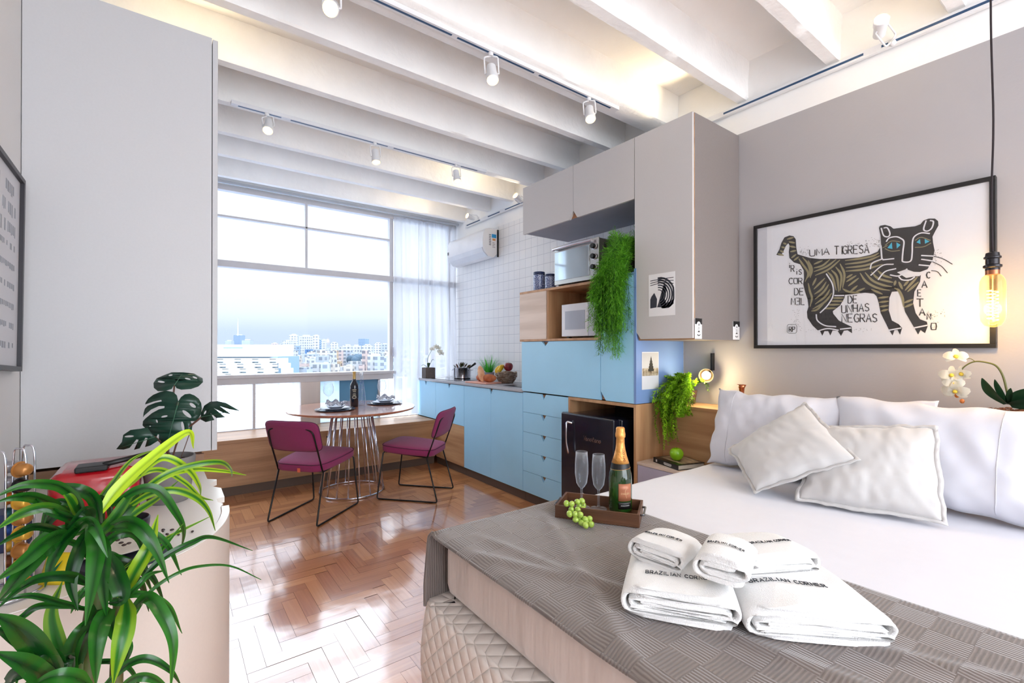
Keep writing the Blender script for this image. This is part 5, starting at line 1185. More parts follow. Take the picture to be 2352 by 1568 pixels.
ol = [[(470,745),(500,790),(545,860),(520,930)],[(500,735),(545,790),(560,860),(530,910)],[(545,760),(575,830),(560,900)],[(590,790),(660,760)],[(590,820),(660,800),(720,750)],[(590,850),(690,810),(770,750)],[(600,880),(710,830),(800,755)],[(840,760),(960,745),(1060,725),(1110,700)],[(840,790),(1000,768),(1120,722)],[(845,818),(1000,800),(1130,755)],[(845,846),(1000,830),(1140,790)],
 [(700,850),(740,900),(770,1000)],[(730,835),(775,890),(790,1010)],[(765,810),(810,880),(800,1000)],[(800,785),(835,870),(820,980)],[(545,940),(560,1010),(575,1060),(560,1130)],[(580,960),(610,900)],[(590,990),(680,900)],[(595,1030),(650,990),(690,930)],[(600,1070),(670,1010),(710,950)],[(600,1110),(680,1050),(720,990)],[(580,1150),(680,1090),(735,1020)],[(570,1165),(620,1150),(690,1080)],
 [(960,860),(1010,930),(1100,980),(1200,1000)],[(1000,855),(1060,920),(1140,955),(1215,970)],[(1050,850),(1100,900),(1180,925),(1225,935)],[(1100,840),(1150,880),(1215,900)],[(850,900),(900,870)],[(850,930),(930,880)],[(865,965),(950,900)],[(820,985),(870,1010),(960,1020)],[(880,1010),(940,960)],[(920,1015),(1000,980)],[(1050,990),(1140,1030)],
 [(740,1060),(830,1060)],[(720,1085),(825,1085)],[(700,1115),(800,1112)],[(670,1145),(770,1140)],[(1105,1060),(1190,1050)],[(1110,1095),(1190,1085)],[(1118,1130),(1188,1120)],[(1128,1165),(1185,1150)],[(1235,960),(1245,920)],[(1235,980),(1270,1000),(1300,1060),(1310,1130)],[(1270,930),(1300,990)],[(1310,965),(1350,920)],[(1320,1000),(1420,890)],[(1340,1010),(1430,930)],[(1310,1100),(1385,1070)],[(1315,1135),(1385,1105)],
 [(300,705),(350,720)],[(320,680),(350,695)],[(330,650),(360,660)],[(345,620),(372,630)],[(375,590),(430,575)],[(390,610),(440,620)],[(395,645),(445,655)],[(400,690),(450,680)],[(410,740),(450,710)],[(430,760),(470,730)]]
b_ = MB()
for s_ in ol:
    w_ = [8] * len(s_); w_ = [13 / 3.485 * .00128 * 1.6] * len(s_)
    c_ = bez([ap(*p) + Vector((-.0006, 0, 0)) for p in s_], 5); b_.stroke(c_, [.0105 * min(1, .35 + 2.5 * min(i, len(c_) - 1 - i) / len(c_)) for i in range(len(c_))], (-1, 0, 0), .0004)
part('ink_olive', b_, m_olive, pr_)
b_ = MB()
for s_ in ([(690,865),(740,950),(745,1040),(700,1120),(640,1180)], [(755,1040),(835,1040)], [(610,1190),(620,1240),(680,1280),(770,1290)], [(620,1325),(700,1305),(790,1318)], [(800,1310),(890,1300)], [(1190,1318),(1290,1300)], [(1390,1300),(1500,1278)], [(1127,640),(1135,745)]):
    b_.stroke(bez([ap(*p) + Vector((-.0016, 0, 0)) for p in s_], 5), .0065, (-1, 0, 0), .0003)
for s_ in ([(1170,610),(1195,580),(1250,570),(1290,585),(1312,610),(1305,680),(1300,740),(1305,770),(1365,765),(1378,700),(1380,620),(1395,570),(1450,540),(1520,545)], [(1200,875),(1260,885),(1300,870),(1330,850),(1335,825)], [(1330,855),(1380,880),(1440,880)], [(1270,890),(1300,915),(1360,915),(1400,890)],
          [(1130,500),(1150,560),(1185,570),(1200,545),(1180,500),(1150,500)], [(1490,440),(1470,510),(1500,525),(1535,500),(1548,450),(1520,440)], [(1450,720),(1550,725)], [(1450,750),(1550,765)], [(1430,795),(1540,805)], [(1145,745),(1060,780),(1042,830)], [(1235,745),(1140,755)], [(1230,790),(1140,800),(1045,880)], [(1250,825),(1160,850),(1105,915)]):
    b_.stroke(bez([ap(*p) + Vector((-.0019, 0, 0)) for p in s_], 5), .0058, (-1, 0, 0), .0003)
part('white_lines', b_, m_wht, pr_)
b_ = MB()
for s_ in ([(1540,725),(1620,745),(1700,790)], [(1530,765),(1610,805),(1660,860)], [(1530,840),(1580,850),(1610,885)]): b_.stroke(bez([ap(*p) + Vector((-.0008, 0, 0)) for p in s_], 5), .003, (-1, 0, 0), .0003)
T_ = [('UMA', 556, 726, 52, 46, -.11), ('TIGRESA', 755, 712, 66, 36, -.045), ('i', 385, 820, 40, 24, 0), ('R', 408, 850, 52, 28, 0), ('i', 442, 872, 46, 24, 0), ('S', 470, 872, 40, 24, 0), ('COR', 390, 948, 48, 32, 0), ('DE', 435, 1036, 54, 34, 0), ('M3L', 410, 1114, 54, 32, 0),
      ('DE', 864, 1102, 60, 34, -.06), ('UNHAS', 812, 1180, 62, 38, -.08), ('NEGRAS', 815, 1254, 66, 40, -.01), ('C', 1493, 902, 50, 30, 0), ('A', 1455, 978, 54, 42, 0), ('E', 1422, 1046, 52, 30, 0), ('T', 1412, 1130, 62, 56, 0), ('A', 1435, 1200, 54, 46, 0), ('N', 1497, 1232, 48, 32, 0), ('O', 1528, 1316, 58, 44, 0), ('RP', 392, 1330, 40, 22, 0)]
for txt, x, y, h, wd, sl in T_:
    cx_ = 0
    for ch in txt:
        for pl in FONT[ch]:
            b_.stroke([ap(x + cx_ + px * wd, y - py * h + sl * cx_) + Vector((-.0008, 0, 0)) for px, py in pl], .0044, (-1, 0, 0), .0003)
        cx_ += wd * (.6 if ch in 'Ii' else 1.22)
b_.stroke([ap(378 + 76 * px, 1272 + 70 * py) + Vector((-.0008, 0, 0)) for px, py in ((.1, 0), (.9, 0), (1, .15), (1, .85), (.85, 1), (.15, 1), (0, .85), (0, .15), (.1, 0))], .002, (-1, 0, 0), .0003)
r_ = random.Random(2)
for _ in range(260):
    x, y = r_.choice([(r_.uniform(480, 560), r_.gauss(690, 14)), (r_.uniform(1000, 1120), r_.gauss(620, 22)), (r_.uniform(480, 1060), r_.gauss(1315, 8)), (r_.uniform(1500, 1640), r_.gauss(1200, 30)), (r_.uniform(850, 1000), r_.gauss(640, 14)), (r_.gauss(450, 20), r_.uniform(1150, 1290)), (r_.uniform(1500, 1620), r_.gauss(720, 30))])
    q = ap(x, y) + Vector((-.0007, 0, 0)); b_.box(q.x - .0003, q.x, q.y - .0013, q.y + .0013, q.z - .0008, q.z + .0008)
part('lettering', b_, m_ink, pr_)
b_ = MB()
for s_ in ([(1160,640),(1210,605),(1280,610)], [(1160,665),(1210,685),(1280,680)], [(1400,600),(1450,575),(1525,600)], [(1400,655),(1470,650),(1530,620)], [(1140,660),(1180,640)]): b_.stroke(bez([ap(*p) + Vector((-.0019, 0, 0)) for p in s_], 5), .0036, (-1, 0, 0), .0003)
part('eye_outline', b_, m_olive, pr_)
b_ = MB()
for q in ([(1180,660),(1215,615),(1220,668)], [(1252,615),(1285,635),(1255,665)], [(1412,615),(1440,588),(1445,628)], [(1478,588),(1517,608),(1480,626)]): b_.poly([ap(*p) + Vector((-.0019, 0, 0)) for p in q], (-1, 0, 0), .0003)
part('eye_blue', b_, m_cy, pr_)
# print card on the tall cabinet
XC = XF - .0012
cd = thing('art_card', 'white card with black striped wave print stuck on the tall grey cabinet', 'card', (XC, 1.72, 1.5))
q4 = [P(1490, 631, X=XC), P(1550.5, 623, X=XC), P(1550.5, 723, X=XC), P(1490, 727, X=XC)]
cy0, cy1 = q4[1].y, q4[0].y; cz0, cz1 = (q4[2].z + q4[3].z) / 2, (q4[0].z + q4[1].z) / 2
part('paper', MB().box(XC, XC + .001, cy0, cy1, cz0, cz1), mat('card_white', (238, 236, 236), .6, var=.01), cd)
b_ = MB(); ix0, ix1, iz0, iz1 = cy1 - .012, cy0 + .010, cz0 + .05, cz1 - .028
def cp(a, b): return Vector((XC - .0004, ix0 + (ix1 - ix0) * a, iz0 + (iz1 - iz0) * b))
for k in range(6):
    rr = .30 + k * .13; pts = []
    for t in range(15):
        a = -1.3 + t / 14 * 2.9; pts.append(cp(min(1, max(0, .35 + rr * .72 * math.cos(a))), min(1, max(0, .42 + rr * .62 * math.sin(a)))))
    b_.stroke(pts, .0052 + .0012 * k, (-1, 0, 0), .0003)
b_.poly([cp(.3, .02), cp(.85, .0), cp(1, .1), cp(1, .25), cp(.7, .12), cp(.62, .3), cp(.72, .6), cp(.62, .82), cp(.5, .55), cp(.38, .2)], (-1, 0, 0), .0003)
b_.poly([cp(0, .0), cp(.28, .02), cp(.3, .3), cp(.18, .52), cp(.05, .4), cp(0, .3)], (-1, 0, 0), .0003)
for k in range(3): b_.stroke([cp(0, .78 + .08 * k), cp(.5, .84 + .06 * k), cp(1, .76 + .1 * k)], .004, (-1, 0, 0), .0003)
part('printed_figure', b_, mat('blue_black_ink', (52, 54, 64), .6), cd)
# photo card on the blue side panel
YC_ = 1.9038
q4 = [P(1474, 808, Y=YC_), P(1512.5, 808, Y=YC_), P(1511, 893, Y=YC_), P(1474, 895, Y=YC_)]
x0_, x1_, z0_, z1_ = q4[0].x, q4[1].x, q4[3].z, q4[0].z
cd = thing('photo_card', 'instant photo of a lone fir tree stuck on the blue side panel', 'card', (x0_, YC_, z0_))
part('paper', MB().box(x0_, x1_, YC_ - .001, YC_, z0_, z1_), mat('photo_paper', (226, 228, 234), .5, var=.01), cd)
pz0 = z0_ + (z1_ - z0_) * .36
part('photo_sky', MB().box(x0_ + .004, x1_ - .004, YC_ - .0014, YC_ - .001, pz0 + .05, z1_ - .006), mat('photo_sky_tone', (196, 198, 200), .4), cd)
part('photo_field', MB().box(x0_ + .004, x1_ - .004, YC_ - .0014, YC_ - .001, pz0, pz0 + .05), mat('photo_field_tone', (212, 200, 176), .5, c2=(110, 88, 60), vs=40), cd)
b_ = MB(); cxm = (x0_ + x1_) / 2 + .006; r_ = random.Random(9); tz = z1_ - .035; bz = pz0 + .03; pts = []
for k in range(11):
    t = k / 10; pts.append((cxm + (.003 + .032 * t) * (1 if k % 2 else .75), tz + (bz - tz) * t))
lp = [(2 * cxm - x, z) for x, z in reversed(pts)]
b_.poly([(x, YC_ - .0016, z) for x, z in [(cxm, tz + .008)] + pts + lp], (0, -1, 0), .0004); b_.box(cxm - .003, cxm + .003, YC_ - .002, YC_ - .0014, bz - .008, bz)
part('photo_tree', b_, mat('fir_black', (34, 36, 34), .6), cd)
# hook plaques on the tall cabinet's side
YS = 1.5065
for k, (u0, u1, v0, v1) in enumerate(((1595, 1611, 730, 778), (1682.5, 1697.5, 737, 780))):
    a, b = P(u0, v0, Y=YS), P(u1, v1, Y=YS)
    if k: b.x = min(b.x, XW - .003)
    o = thing('hook_plaque', ('black and white plaque low on the grey cabinet side, at its front corner' if k == 0 else 'black and white plaque low on the grey cabinet side, beside the wall'), 'plaque', (a.x, YS, b.z))
    part('plate', MB().box(a.x, b.x, YS - .004, YS - .0005, b.z, a.z), mat('plaque_white', (236, 236, 238), .4), o, bevel=.0012)
    part('black_top', MB().box(a.x + .0005, b.x - .0005, YS - .0048, YS - .004, a.z - .035, a.z - .0005), m_black, o)
    cx_ = (a.x + b.x) / 2; b_ = MB()
    b_.lathe([(.019, 0), (.019, .0008)], (cx_, YS - .0048, a.z - .038), 24, Matrix.Rotation(PI / 2, 4, 'X'))
    part('white_arch', b_, mat('plaque_white2', (236, 236, 238), .4), o)
    b_ = MB().poly([(cx_ - .005, YS - .0062, a.z - .042), (cx_ + .005, YS - .0062, a.z - .042), (cx_, YS - .0062, a.z - .026)], (0, -1, 0), .0004)
    b_.stroke([(cx_ - .008, YS - .0062, a.z - .08), (cx_, YS - .0062, a.z - .074), (cx_ + .008, YS - .0062, a.z - .08)], .006, (0, -1, 0), .0004)
    b_.stroke([(cx_ - .014 + .028 * i / 8, YS - .0062, a.z - .093 - .008 * math.sin(PI * i / 8)) for i in range(9)], .004, (0, -1, 0), .0004)
    b_.stroke([(cx_ - .007, YS - .0062, a.z - .068), (cx_ - .004, YS - .0062, a.z - .05)], .0014, (0, -1, 0), .0004).stroke([(cx_ + .007, YS - .0062, a.z - .068), (cx_ + .004, YS - .0062, a.z - .05)], .0014, (0, -1, 0), .0004)
    part('drawing', b_, m_black, o)
# frame on the left wall, hung slightly askew
lf = thing('framed_chart', 'black-framed grey alphabet chart on the left wall', 'picture', (XL + .02, 2.0, 1.2))
Mx = Matrix.Translation((0, 2.432, 1.90)) @ Matrix.Rotation(-math.radians(3.2), 4, 'X')
def lbox(b_, x0, x1, y0, y1, z0, z1): return b_.box(x0, x1, y0, y1, z0, z1, Mx)
W2, H2, f2_ = .92, .70, .016
b_ = MB(); lbox(b_, XL + .002, XL + .026, -W2, 0, -f2_, 0); lbox(b_, XL + .002, XL + .026, -W2, 0, -H2, -H2 + f2_); lbox(b_, XL + .002, XL + .026, -f2_, 0, -H2 + f2_, -f2_); lbox(b_, XL + .002, XL + .026, -W2, -W2 + f2_, -H2 + f2_, -f2_)
part('frame', b_, mat('dark_grey_frame', (44, 42, 48), .4), lf)
part('print', lbox(MB(), XL + .004, XL + .014, -W2 + f2_, -f2_, -H2 + f2_, -f2_), mat('pale_grey_print', (206, 205, 210), .5, var=.01), lf)
b_ = MB(); r_ = random.Random(6)
for row in range(9):
    z_ = -.06 - row * .068; h = .045 if row < 3 else .022; y_ = -.07
    while y_ > -.85:
        w_ = r_.uniform(.006, .022)
        if r_.random() < .8: lbox(b_, XL + .014, XL + .0146, y_ - w_, y_, z_ - h * r_.uniform(.7, 1), z_)
        y_ -= w_ + .006
part('chart_marks', b_, mat('grey_chart_ink', (150, 152, 160), .6), lf, kind='stuff')
# ================================================================== tray on the bed
TZ = .642
ta = math.atan2(-.835, .55); tc_ = Vector((1.338, 1.236, TZ))
ty_ = thing('serving_tray', 'dark walnut tray with metal handles on the taupe throw', 'tray', tc_, ta)
m_wal = wood('dark_walnut', (104, 68, 46), (70, 44, 30), 'X', .45, 12)
W_t, D_t = .155, .088
part('base', MB().box(-W_t, W_t, -D_t, D_t, 0, .008), m_wal, ty_, local=True)
for a, b, c, d in ((-W_t, W_t, -D_t, -D_t + .009), (-W_t, W_t, D_t - .009, D_t), (-W_t, -W_t + .009, -D_t + .009, D_t - .009), (W_t - .009, W_t, -D_t + .009, D_t - .009)):
    part('side_board', MB().box(a, b, c, d, .008, .047), m_wal, ty_, local=True, bevel=.001)
for s_ in (1, -1):
    x = s_ * (W_t + .012)
    part('handle', MB().tube(rnd_corner([(s_ * W_t, -.045, .032), (x, -.045, .034), (x, .045, .034), (s_ * W_t, .045, .032)], .006), .004, 8), mat('pewter_handle', (120, 122, 128), .35, metal=.9), ty_, local=True, smooth=True)
bz = TZ + .0085
bc = Vector((1.412, 1.197, bz))
cb = thing('champagne_bottle', 'green sparkling wine bottle with gold foil neck standing in the tray', 'bottle', bc)
part('bottle_glass', MB().lathe([(.036, 0), (.0425, .005), (.044, .012), (.044, .125), (.042, .148), (.034, .182), (.024, .215), (.018, .24)], bc, 36), mat('green_bottle_glass', (34, 84, 26), .07, c2=(16, 40, 14), vs=9, coat=.7), cb, smooth=True, angle=50)
m_gold = mat('gold_foil_neck', (226, 160, 84), .38, metal=.45, bump=.35, bs=70)
part('foil', MB().lathe([(.0345, .186), (.0245, .218), (.0190, .242), (.0165, .262), (.0160, .285), (.019, .290), (.0195, .300), (.017, .312), (.0168, .322), (.014, .327), (.004, .328)], bc, 32), m_gold, cb, smooth=True)
part('neck_band', MB().lathe([(.0375, .170), (.0352, .182), (.0340, .190)], bc, 32, capb=False, capt=False), m_black, cb, smooth=True)
va2 = math.atan2(-bc.y, -bc.x); vl = va2 + .45
def arcpatch(mb, c, r0, a0, a1, h0, h1, n=14):
    return mb.grid(lambda u, v: (c[0] + r0 * math.cos(a0 + (a1 - a0) * u), c[1] + r0 * math.sin(a0 + (a1 - a0) * u), c[2] + h0 + (h1 - h0) * v), n, 4)
part('neck_band_edge', MB().tube([(bc.x + .0378 * math.cos(a), bc.y + .0378 * math.sin(a), bc.z + .169 + .004 * math.sin(a - va2)) for a in [2 * PI * i / 32 for i in range(32)]], .0006, 5, closed=True), m_gold, cb)
lb_ = part('label', arcpatch(MB(), bc, .0446, vl - .62, vl + .62, .052, .118), mat('copper_label', (176, 112, 82), .4, metal=.2), cb, smooth=True, solid=.0004)
part('label_base', arcpatch(MB(), bc, .0446, vl - .62, vl + .62, .022, .048), mat('black_label2', (20, 20, 20), .4), cb, smooth=True, solid=.0004)
def cyltext(mb, txt, c, rfun, a0, z0, h, width, wd, vertical=False):
    ts, tw = text_strokes(txt, .3, .62)
    for pl in ts:
        q = []
        for x, y in pl:
            if vertical: zz = z0 + x * h; rr = rfun(zz); aa = a0 + (-(y - .5) * h) / rr * -1
            else: zz = z0 + y * h; rr = rfun(zz); aa = a0 + (x - tw / 2) * h / rr
            q.append((c[0] + rr * math.cos(aa), c[1] + rr * math.sin(aa), c[2] + zz))
        mb.tube(q, wd, 4)
def rneck(z): return .0345 - (z - .186) * .28 if z < .242 else .0190 - (z - .242) * .1
b_ = MB(); cyltext(b_, 'CHANDON', bc, lambda z: rneck(z) + .0008, va2 + .55, .200, .0085, 0, .0007, True); part('neck_lettering', b_, mat('red_brown_print', (120, 50, 30), .5), cb)
b_ = MB(); cyltext(b_, 'CHANDON', bc, lambda z: .0452, vl, .078, .0065, 0, .0005)
b_.tube([(bc.x + .0452 * math.cos(vl + .14 * math.cos(a) ** 3 * 1.0 + .1), bc.y + .0452 * math.sin(vl + .14 * math.cos(a) ** 3 + .1), bc.z + .086 + .022 * math.sin(a)) for a in [PI * .5 + PI * i / 12 for i in range(13)]], .0007, 4)
part('label_print', b_, mat('gold_print', (240, 206, 160), .4), lb_)
b_ = MB()
for q in range(8): arcpatch(b_, bc, .0450, vl - .4 + .1 * q, vl - .33 + .1 * q, .034, .037, 3)
part('label_small_print', b_, mat('silver_print', (180, 180, 180), .4), lb_, solid=.0003)
wineglass((1.322, 1.318, bz), .222, 'left champagne flute standing in the tray behind the grapes', nm='champagne_flute', grp='champagne flutes in the tray', fl=True)
wineglass((1.366, 1.268, bz), .214, 'right champagne flute standing in the tray nearer the bottle', nm='champagne_flute', grp='champagne flutes in the tray', fl=True)
# green grapes
m_gg = mat('green_grape', (178, 204, 92), .22, c2=(150, 184, 70), vs=60, coat=.4, var=.1)
gpx = [(1301, 1156), (1313, 1157), (1326, 1152), (1337, 1150), (1340, 1160), (1330, 1163), (1338, 1168), (1327, 1170), (1308, 1180), (1321, 1181), (1333, 1182), (1322, 1193), (1335, 1200), (1347, 1199), (1358, 1204), (1354, 1191), (1344, 1192), (1345, 1206), (1330, 1189), (1312, 1170)]
gg = thing('grape_bunch', 'bunch of green grapes spilling over the front edge of the tray', 'grapes', (1.22, 1.25, TZ))
stm = []
for k, (u, v) in enumerate(gpx):
    if v < 1160: c = P(u, v, Z=.703)
    elif v < 1184: c = P(u, v, Z=.682); 
    else: c = P(u, v, Z=TZ + .013 + (.010 if v < 1194 else 0))
    if k % 3 == 0: stm.append(c)
    part('grape', MB().ball((0, 0, 0), .0108, 10, (1, 1, 1.15), Matrix.Rotation(k * .7, 4, 'X')).xf(Matrix.Translation(c)), m_gg, gg, smooth=True)
part('stalk', MB().tube(bez(stm, 4), .0012, 5), mat('grape_stalk', (130, 120, 60), .7), gg, smooth=True)
# ================================================================== folded towels
m_tow = mat('white_terry', (243, 242, 240), .95, var=.01, vs=30, bump=.5, bs=420, sheen=.5)
m_emb = mat('black_embroidery', (34, 40, 50), .7)
def towel(label, fl, fr_, w, d, t, layers, z0, seed, txt=.5, tsz=.015, tilt=0, tail=0, puff=.006, ddir=None, flare=1.0, sheet_h=0, txoff=0):
    """fl, fr_: front-left / front-right corners on the plan; folded in `layers`, each t thick"""
    fl, fr_ = Vector((*fl, 0)), Vector((*fr_, 0)); ex = (fr_ - fl).normalized(); ey = Vector((-ex.y, ex.x, 0)) if ddir is None else Vector((*ddir, 0)).normalized()
    o = thing('folded_towel', label, 'towel', (fl.x, fl.y, z0), group='white embroidered towels on the throw')
    r_ = random.Random(seed); cl = []; H = layers * t
    # serpentine centre line seen from the front, wrapped by the outer layer
    x = 0
    mid = []
    def arc(cx, cz, r0, a0, a1, n=8): return [(cx + r0 * math.cos(a0 + (a1 - a0) * i / n), cz + r0 * math.sin(a0 + (a1 - a0) * i / n)) for i in range(n + 1)]
    # outer shell: from bottom right tail, left under, round the left end, over the top, round the right end and back inside
    hh_ = H / 2
    mid += [(w - t * 1.5 + tail, t * .5), (w * .5, t * .5)] + arc(hh_, hh_, hh_ - t / 2, 1.5 * PI, .5 * PI, 12) + [(w * .5, H - t / 2)] + arc(w - hh_ * .8, hh_ + t * .5, hh_ - t, .5 * PI, -.5 * PI, 12)
    mid += [(w * .5, t * 1.5)] + arc(hh_ + t * .2, hh_, max(hh_ - t * 1.55, t * .6), 1.5 * PI, .5 * PI, 8) + [(w * .5, H - t * 1.55), (w - hh_ - t * .6, H - t * 1.6)]
    if layers > 4.4: mid += arc(w - hh_ * .8 - t * .6, hh_, t * .55, .5 * PI, -.5 * PI, 6) + [(w * .5, hh_ - t * .3), (hh_ + t * 1.4, hh_ - t * .1)]
    pts = [Vector((a, 0, b)) for a, b in mid]
    dn = []
    for i in range(len(pts) - 1):
        k = max(1, int((pts[i + 1] - pts[i]).length / .012))
        for q in range(k): dn.append(pts[i].lerp(pts[i + 1], q / k))
    dn.append(pts[-1]); n_ = len(dn)
    th = t * .86; A = []; B = []
    for i, p in enumerate(dn):
        tg = (dn[min(i + 1, n_ - 1)] - dn[max(i - 1, 0)]).normalized(); nn = Vector((-tg.z, 0, tg.x)); A.append(p + nn * th / 2); B.append(p - nn * th / 2)
    ea = dn[0] + (dn[0] - dn[1]).normalized() * th * .4; eb = dn[-1] + (dn[-1] - dn[-2]).normalized() * th * .4
    ring = [ea] + A + [eb] + B[::-1]; m_ = len(ring); NY = 16; vs = []
    wv = lambda x, y: puff * (math.sin(x * 26 + seed + 2 * y / d) * .5 + noise.noise(Vector((x * 14, y * 9, seed))) * .9)
    def place(q, y):
        f = q.z / H; x = (q.x - w / 2) * (1 - .05 * (y / d)) + w / 2
        z = q.z * (1 - .10 * abs(2 * q.x / w - 1) ** 3) + f * wv(q.x, y) * (1 + .6 * (1 - y / d)) + f * f * .010 * math.sin(PI * min(1, max(0, x / w)))
        z = max(z, .0008)
        z *= (1 - .25 * (y / d) ** 2 * flare)
        yy = y + .004 * noise.noise(Vector((q.x * 20, q.z * 50, seed)))
        zz = z + z0 + tilt * (y) ; p_ = fl + ex * x + ey * yy; return Vector((p_.x, p_.y, zz))
    for j in range(NY):
        y = d * j / (NY - 1); e = 0
        for q in ring: vs.append(place(q, y))
    fs = [(j * m_ + i, j * m_ + (i + 1) % m_, (j + 1) * m_ + (i + 1) % m_, (j + 1) * m_ + i) for j in range(NY - 1) for i in range(m_)]
    b_ = MB().add(vs, fs)
    tri = tessellate_polygon([[Vector((q.x, q.z, 0)) for q in ring]])
    b_.f += [tuple(x_) for x_ in tri] + [tuple(x_ + (NY - 1) * m_ for x_ in reversed(tuple(q))) for q in tri]
    tw = part('towel_cloth', b_, m_tow, o, smooth=True, angle=75)
    dm = tw.modifiers.new('sub', 'SUBSURF'); dm.levels = 1; dm.render_levels = 1
    ts, L_ = text_strokes('BRAZILIAN CORNER', .34, .62); b_ = MB()
    for pl in ts:
        q = []
        for x, y in pl:
            X = w * .5 + txoff + (x - L_ / 2) * tsz; Y = d * txt + y * tsz * 1.15
            q.append(place(Vector((X, 0, H)), Y) + Vector((0, 0, .0018)))
        b_.stroke(q, tsz * .13, (0, 0, 1), .0012)
    part('embroidery', b_, m_emb, tw)
    return o
towel('large folded white towel at front left with black lettering and open wavy folds', (.872, .742), (1.028, .520), .270, .285, .0145, 4.6, .643, 1, txt=.30, tsz=.0134, puff=.009)
towel('large folded white towel at front right with black lettering and thick flat folds', (1.022, .516), (1.242, .300), .312, .31, .0145, 4.6, .643, 5, txt=.36, tsz=.0150, txoff=-.02, puff=.004, tail=.01)
towel('medium folded white towel lying on the left large towel', (1.018, .841), (1.038, .671), .168, .155, .0125, 4.6, .707, 3, txt=.34, tsz=.0092, puff=.005, ddir=(.96, .22))
towel('medium folded white towel lying on the right large towel toward the pillows', (1.140, .590), (1.325, .480), .225, .165, .0125, 4.6, .706, 8, txt=.36, tsz=.0098, puff=.003, ddir=(.55, .84), txoff=.012)
towel('small folded white towel leaning on top between the two medium towels', (1.012, .640), (1.048, .512), .130, .135, .0125, 4.4, .735, 6, txt=.42, tsz=.0072, puff=.003, ddir=(.95, .30), tilt=.16)
# ================================================================== desk things
DZ = .7425
def dz(u, v, z=DZ): return P(u, v, Z=z)
rk = thing('capsule_rack', 'chrome wire rack of coloured coffee capsules at the left edge of the desk', 'rack', (-.29, 1.50, DZ))
m_caps = [mat('capsule_' + n__, c, .28, metal=.45) for n__, c in (('orange', (206, 110, 40)), ('blue', (34, 74, 150)), ('grey', (150, 150, 156)), ('gold', (206, 160, 60)), ('brown', (110, 62, 36)), ('green', (24, 84, 88)), ('bronze', (170, 116, 60)), ('black', (30, 30, 36)))]
cols = [Vector((-.312, 1.44, 0)), Vector((-.262, 1.455, 0)), Vector((-.300, 1.52, 0))]
b_ = MB()
for (x, y) in ((-.302, 1.452), (-.275, 1.470), (-.330, 1.49), (-.268, 1.510)):
    zt = 1.062
    b_.tube(bez([(x, y, DZ + .004), (x, y, .9), (x, y, zt - .02), (x + .010, y - .010, zt), (x + .022, y - .018, zt - .02), (x + .022, y - .018, .9), (x + .022, y - .018, DZ + .004)], 8), .002, 6)
part('wire_frame', b_, m_chrome, rk, smooth=True)
part('base_ring', MB().tube([(-.285 + .06 * math.cos(a), 1.475 + .06 * math.sin(a), DZ + .005) for a in [2 * PI * i / 32 for i in range(32)]], .004, 6, closed=True), m_chrome, rk, smooth=True)
r_ = random.Random(4)
for row in range(8):
    z = 1.018 - row * .035
    for k, (cx_, cy_, dx, dy) in enumerate(((-.300, 1.432, -.6, -.8), (-.262, 1.452, .75, -.65), (-.292, 1.500, .85, .1))):
        c = Vector((cx_, cy_, z)); d = Vector((dx, dy, 0)).normalized(); q = d.to_track_quat('Z', 'Y').to_matrix().to_4x4()
        col_ = m_caps[(0, 6, 2, 1, 7, 2, 4, 3, 0, 7, 6, 5, 4, 3, 1, 0, 6, 3, 5, 3, 4, 2, 0, 1)[row * 3 + k]]
        j = single('coffee_capsule', MB().lathe([(.0175, 0), (.0175, .0015), (.0145, .002), (.0125, .018), (.009, .023), (.0005, .024)], (0, 0, 0), 20, q).xf(Matrix.Translation(c)), col_, 'coffee capsule slotted in the chrome rack on the desk', 'capsule', 'capsules in the rack', smooth=True, angle=50)
red = thing('red_grill', 'glossy red kitchen appliance with black handle bar behind the long green leaves', 'appliance', (-.17, 1.97, DZ), 0)
m_red = mat('glossy_red_plastic', (176, 18, 30), .18, coat=.6, var=.03)
part('body', rbox(-.285, -.075, 1.86, 2.10, DZ + .01, .915, .03), m_red, red, smooth=True, angle=60)
part('black_lid_bar', MB().box(-.225, -.150, 1.862, 1.93, .912, .93), mat('matt_black_plastic', (26, 26, 28), .45), red, bevel=.005)
part('handle', MB().tube([(-.16, 1.88, .928), (-.05, 1.95, .936)], .008, 8), m_black, red, smooth=True)
part('foot_pad', MB().box(-.26, -.10, 1.88, 2.08, DZ + .0005, DZ + .01), m_black, red)
single('kitchen_box', MB().box(-.395, -.31, 1.78, 1.86, DZ, DZ + .10), mat('navy_carton', (34, 44, 84), .5), 'dark navy carton behind the capsule rack', 'box', bevel=.002)
cpb = dz(300, 1232); cpb = Vector((-.095, 1.715, DZ))
cup = thing('ribbed_bowl', 'black ribbed bowl between the red appliance and the white plate', 'bowl', cpb)
part('bowl', MB().lathe([(.040, 0), (.048, .006), (.052, .052), (.049, .056), (.046, .05), (.042, .01), (.005, .008)], cpb, 40, capt=False), mat('black_ceramic', (22, 24, 34), .4), cup, smooth=True, angle=40)
sc_c = dz(280, 1282) + Vector((-.01, .06, 0))
single('white_plate', MB().lathe([(.035, .012), (.06, .012), (.092, .020), (.094, .023), (.088, .023), (.058, .016), (.002, .016)], (sc_c.x, sc_c.y, DZ), 40, capt=False), mat('cream_china', (236, 230, 218), .3), 'cream plate with scattered coffee beans in front of the black bowl', 'plate', smooth=True, angle=40)
mt = dz(300, 1290)
single('bean_mat', MB().lathe([(.002, .0), (.088, .0), (.090, .004), (.088, .0095), (.002, .0095)], (mt.x - .012, mt.y + .02, DZ + .0004), 40), mat('navy_grooved_rubber', (32, 40, 66), .6, vs=160, stretch=(1, .05, 1), c2=(16, 20, 34)), 'round dark navy grooved mat under the cream plate', 'mat', smooth=True, angle=40)
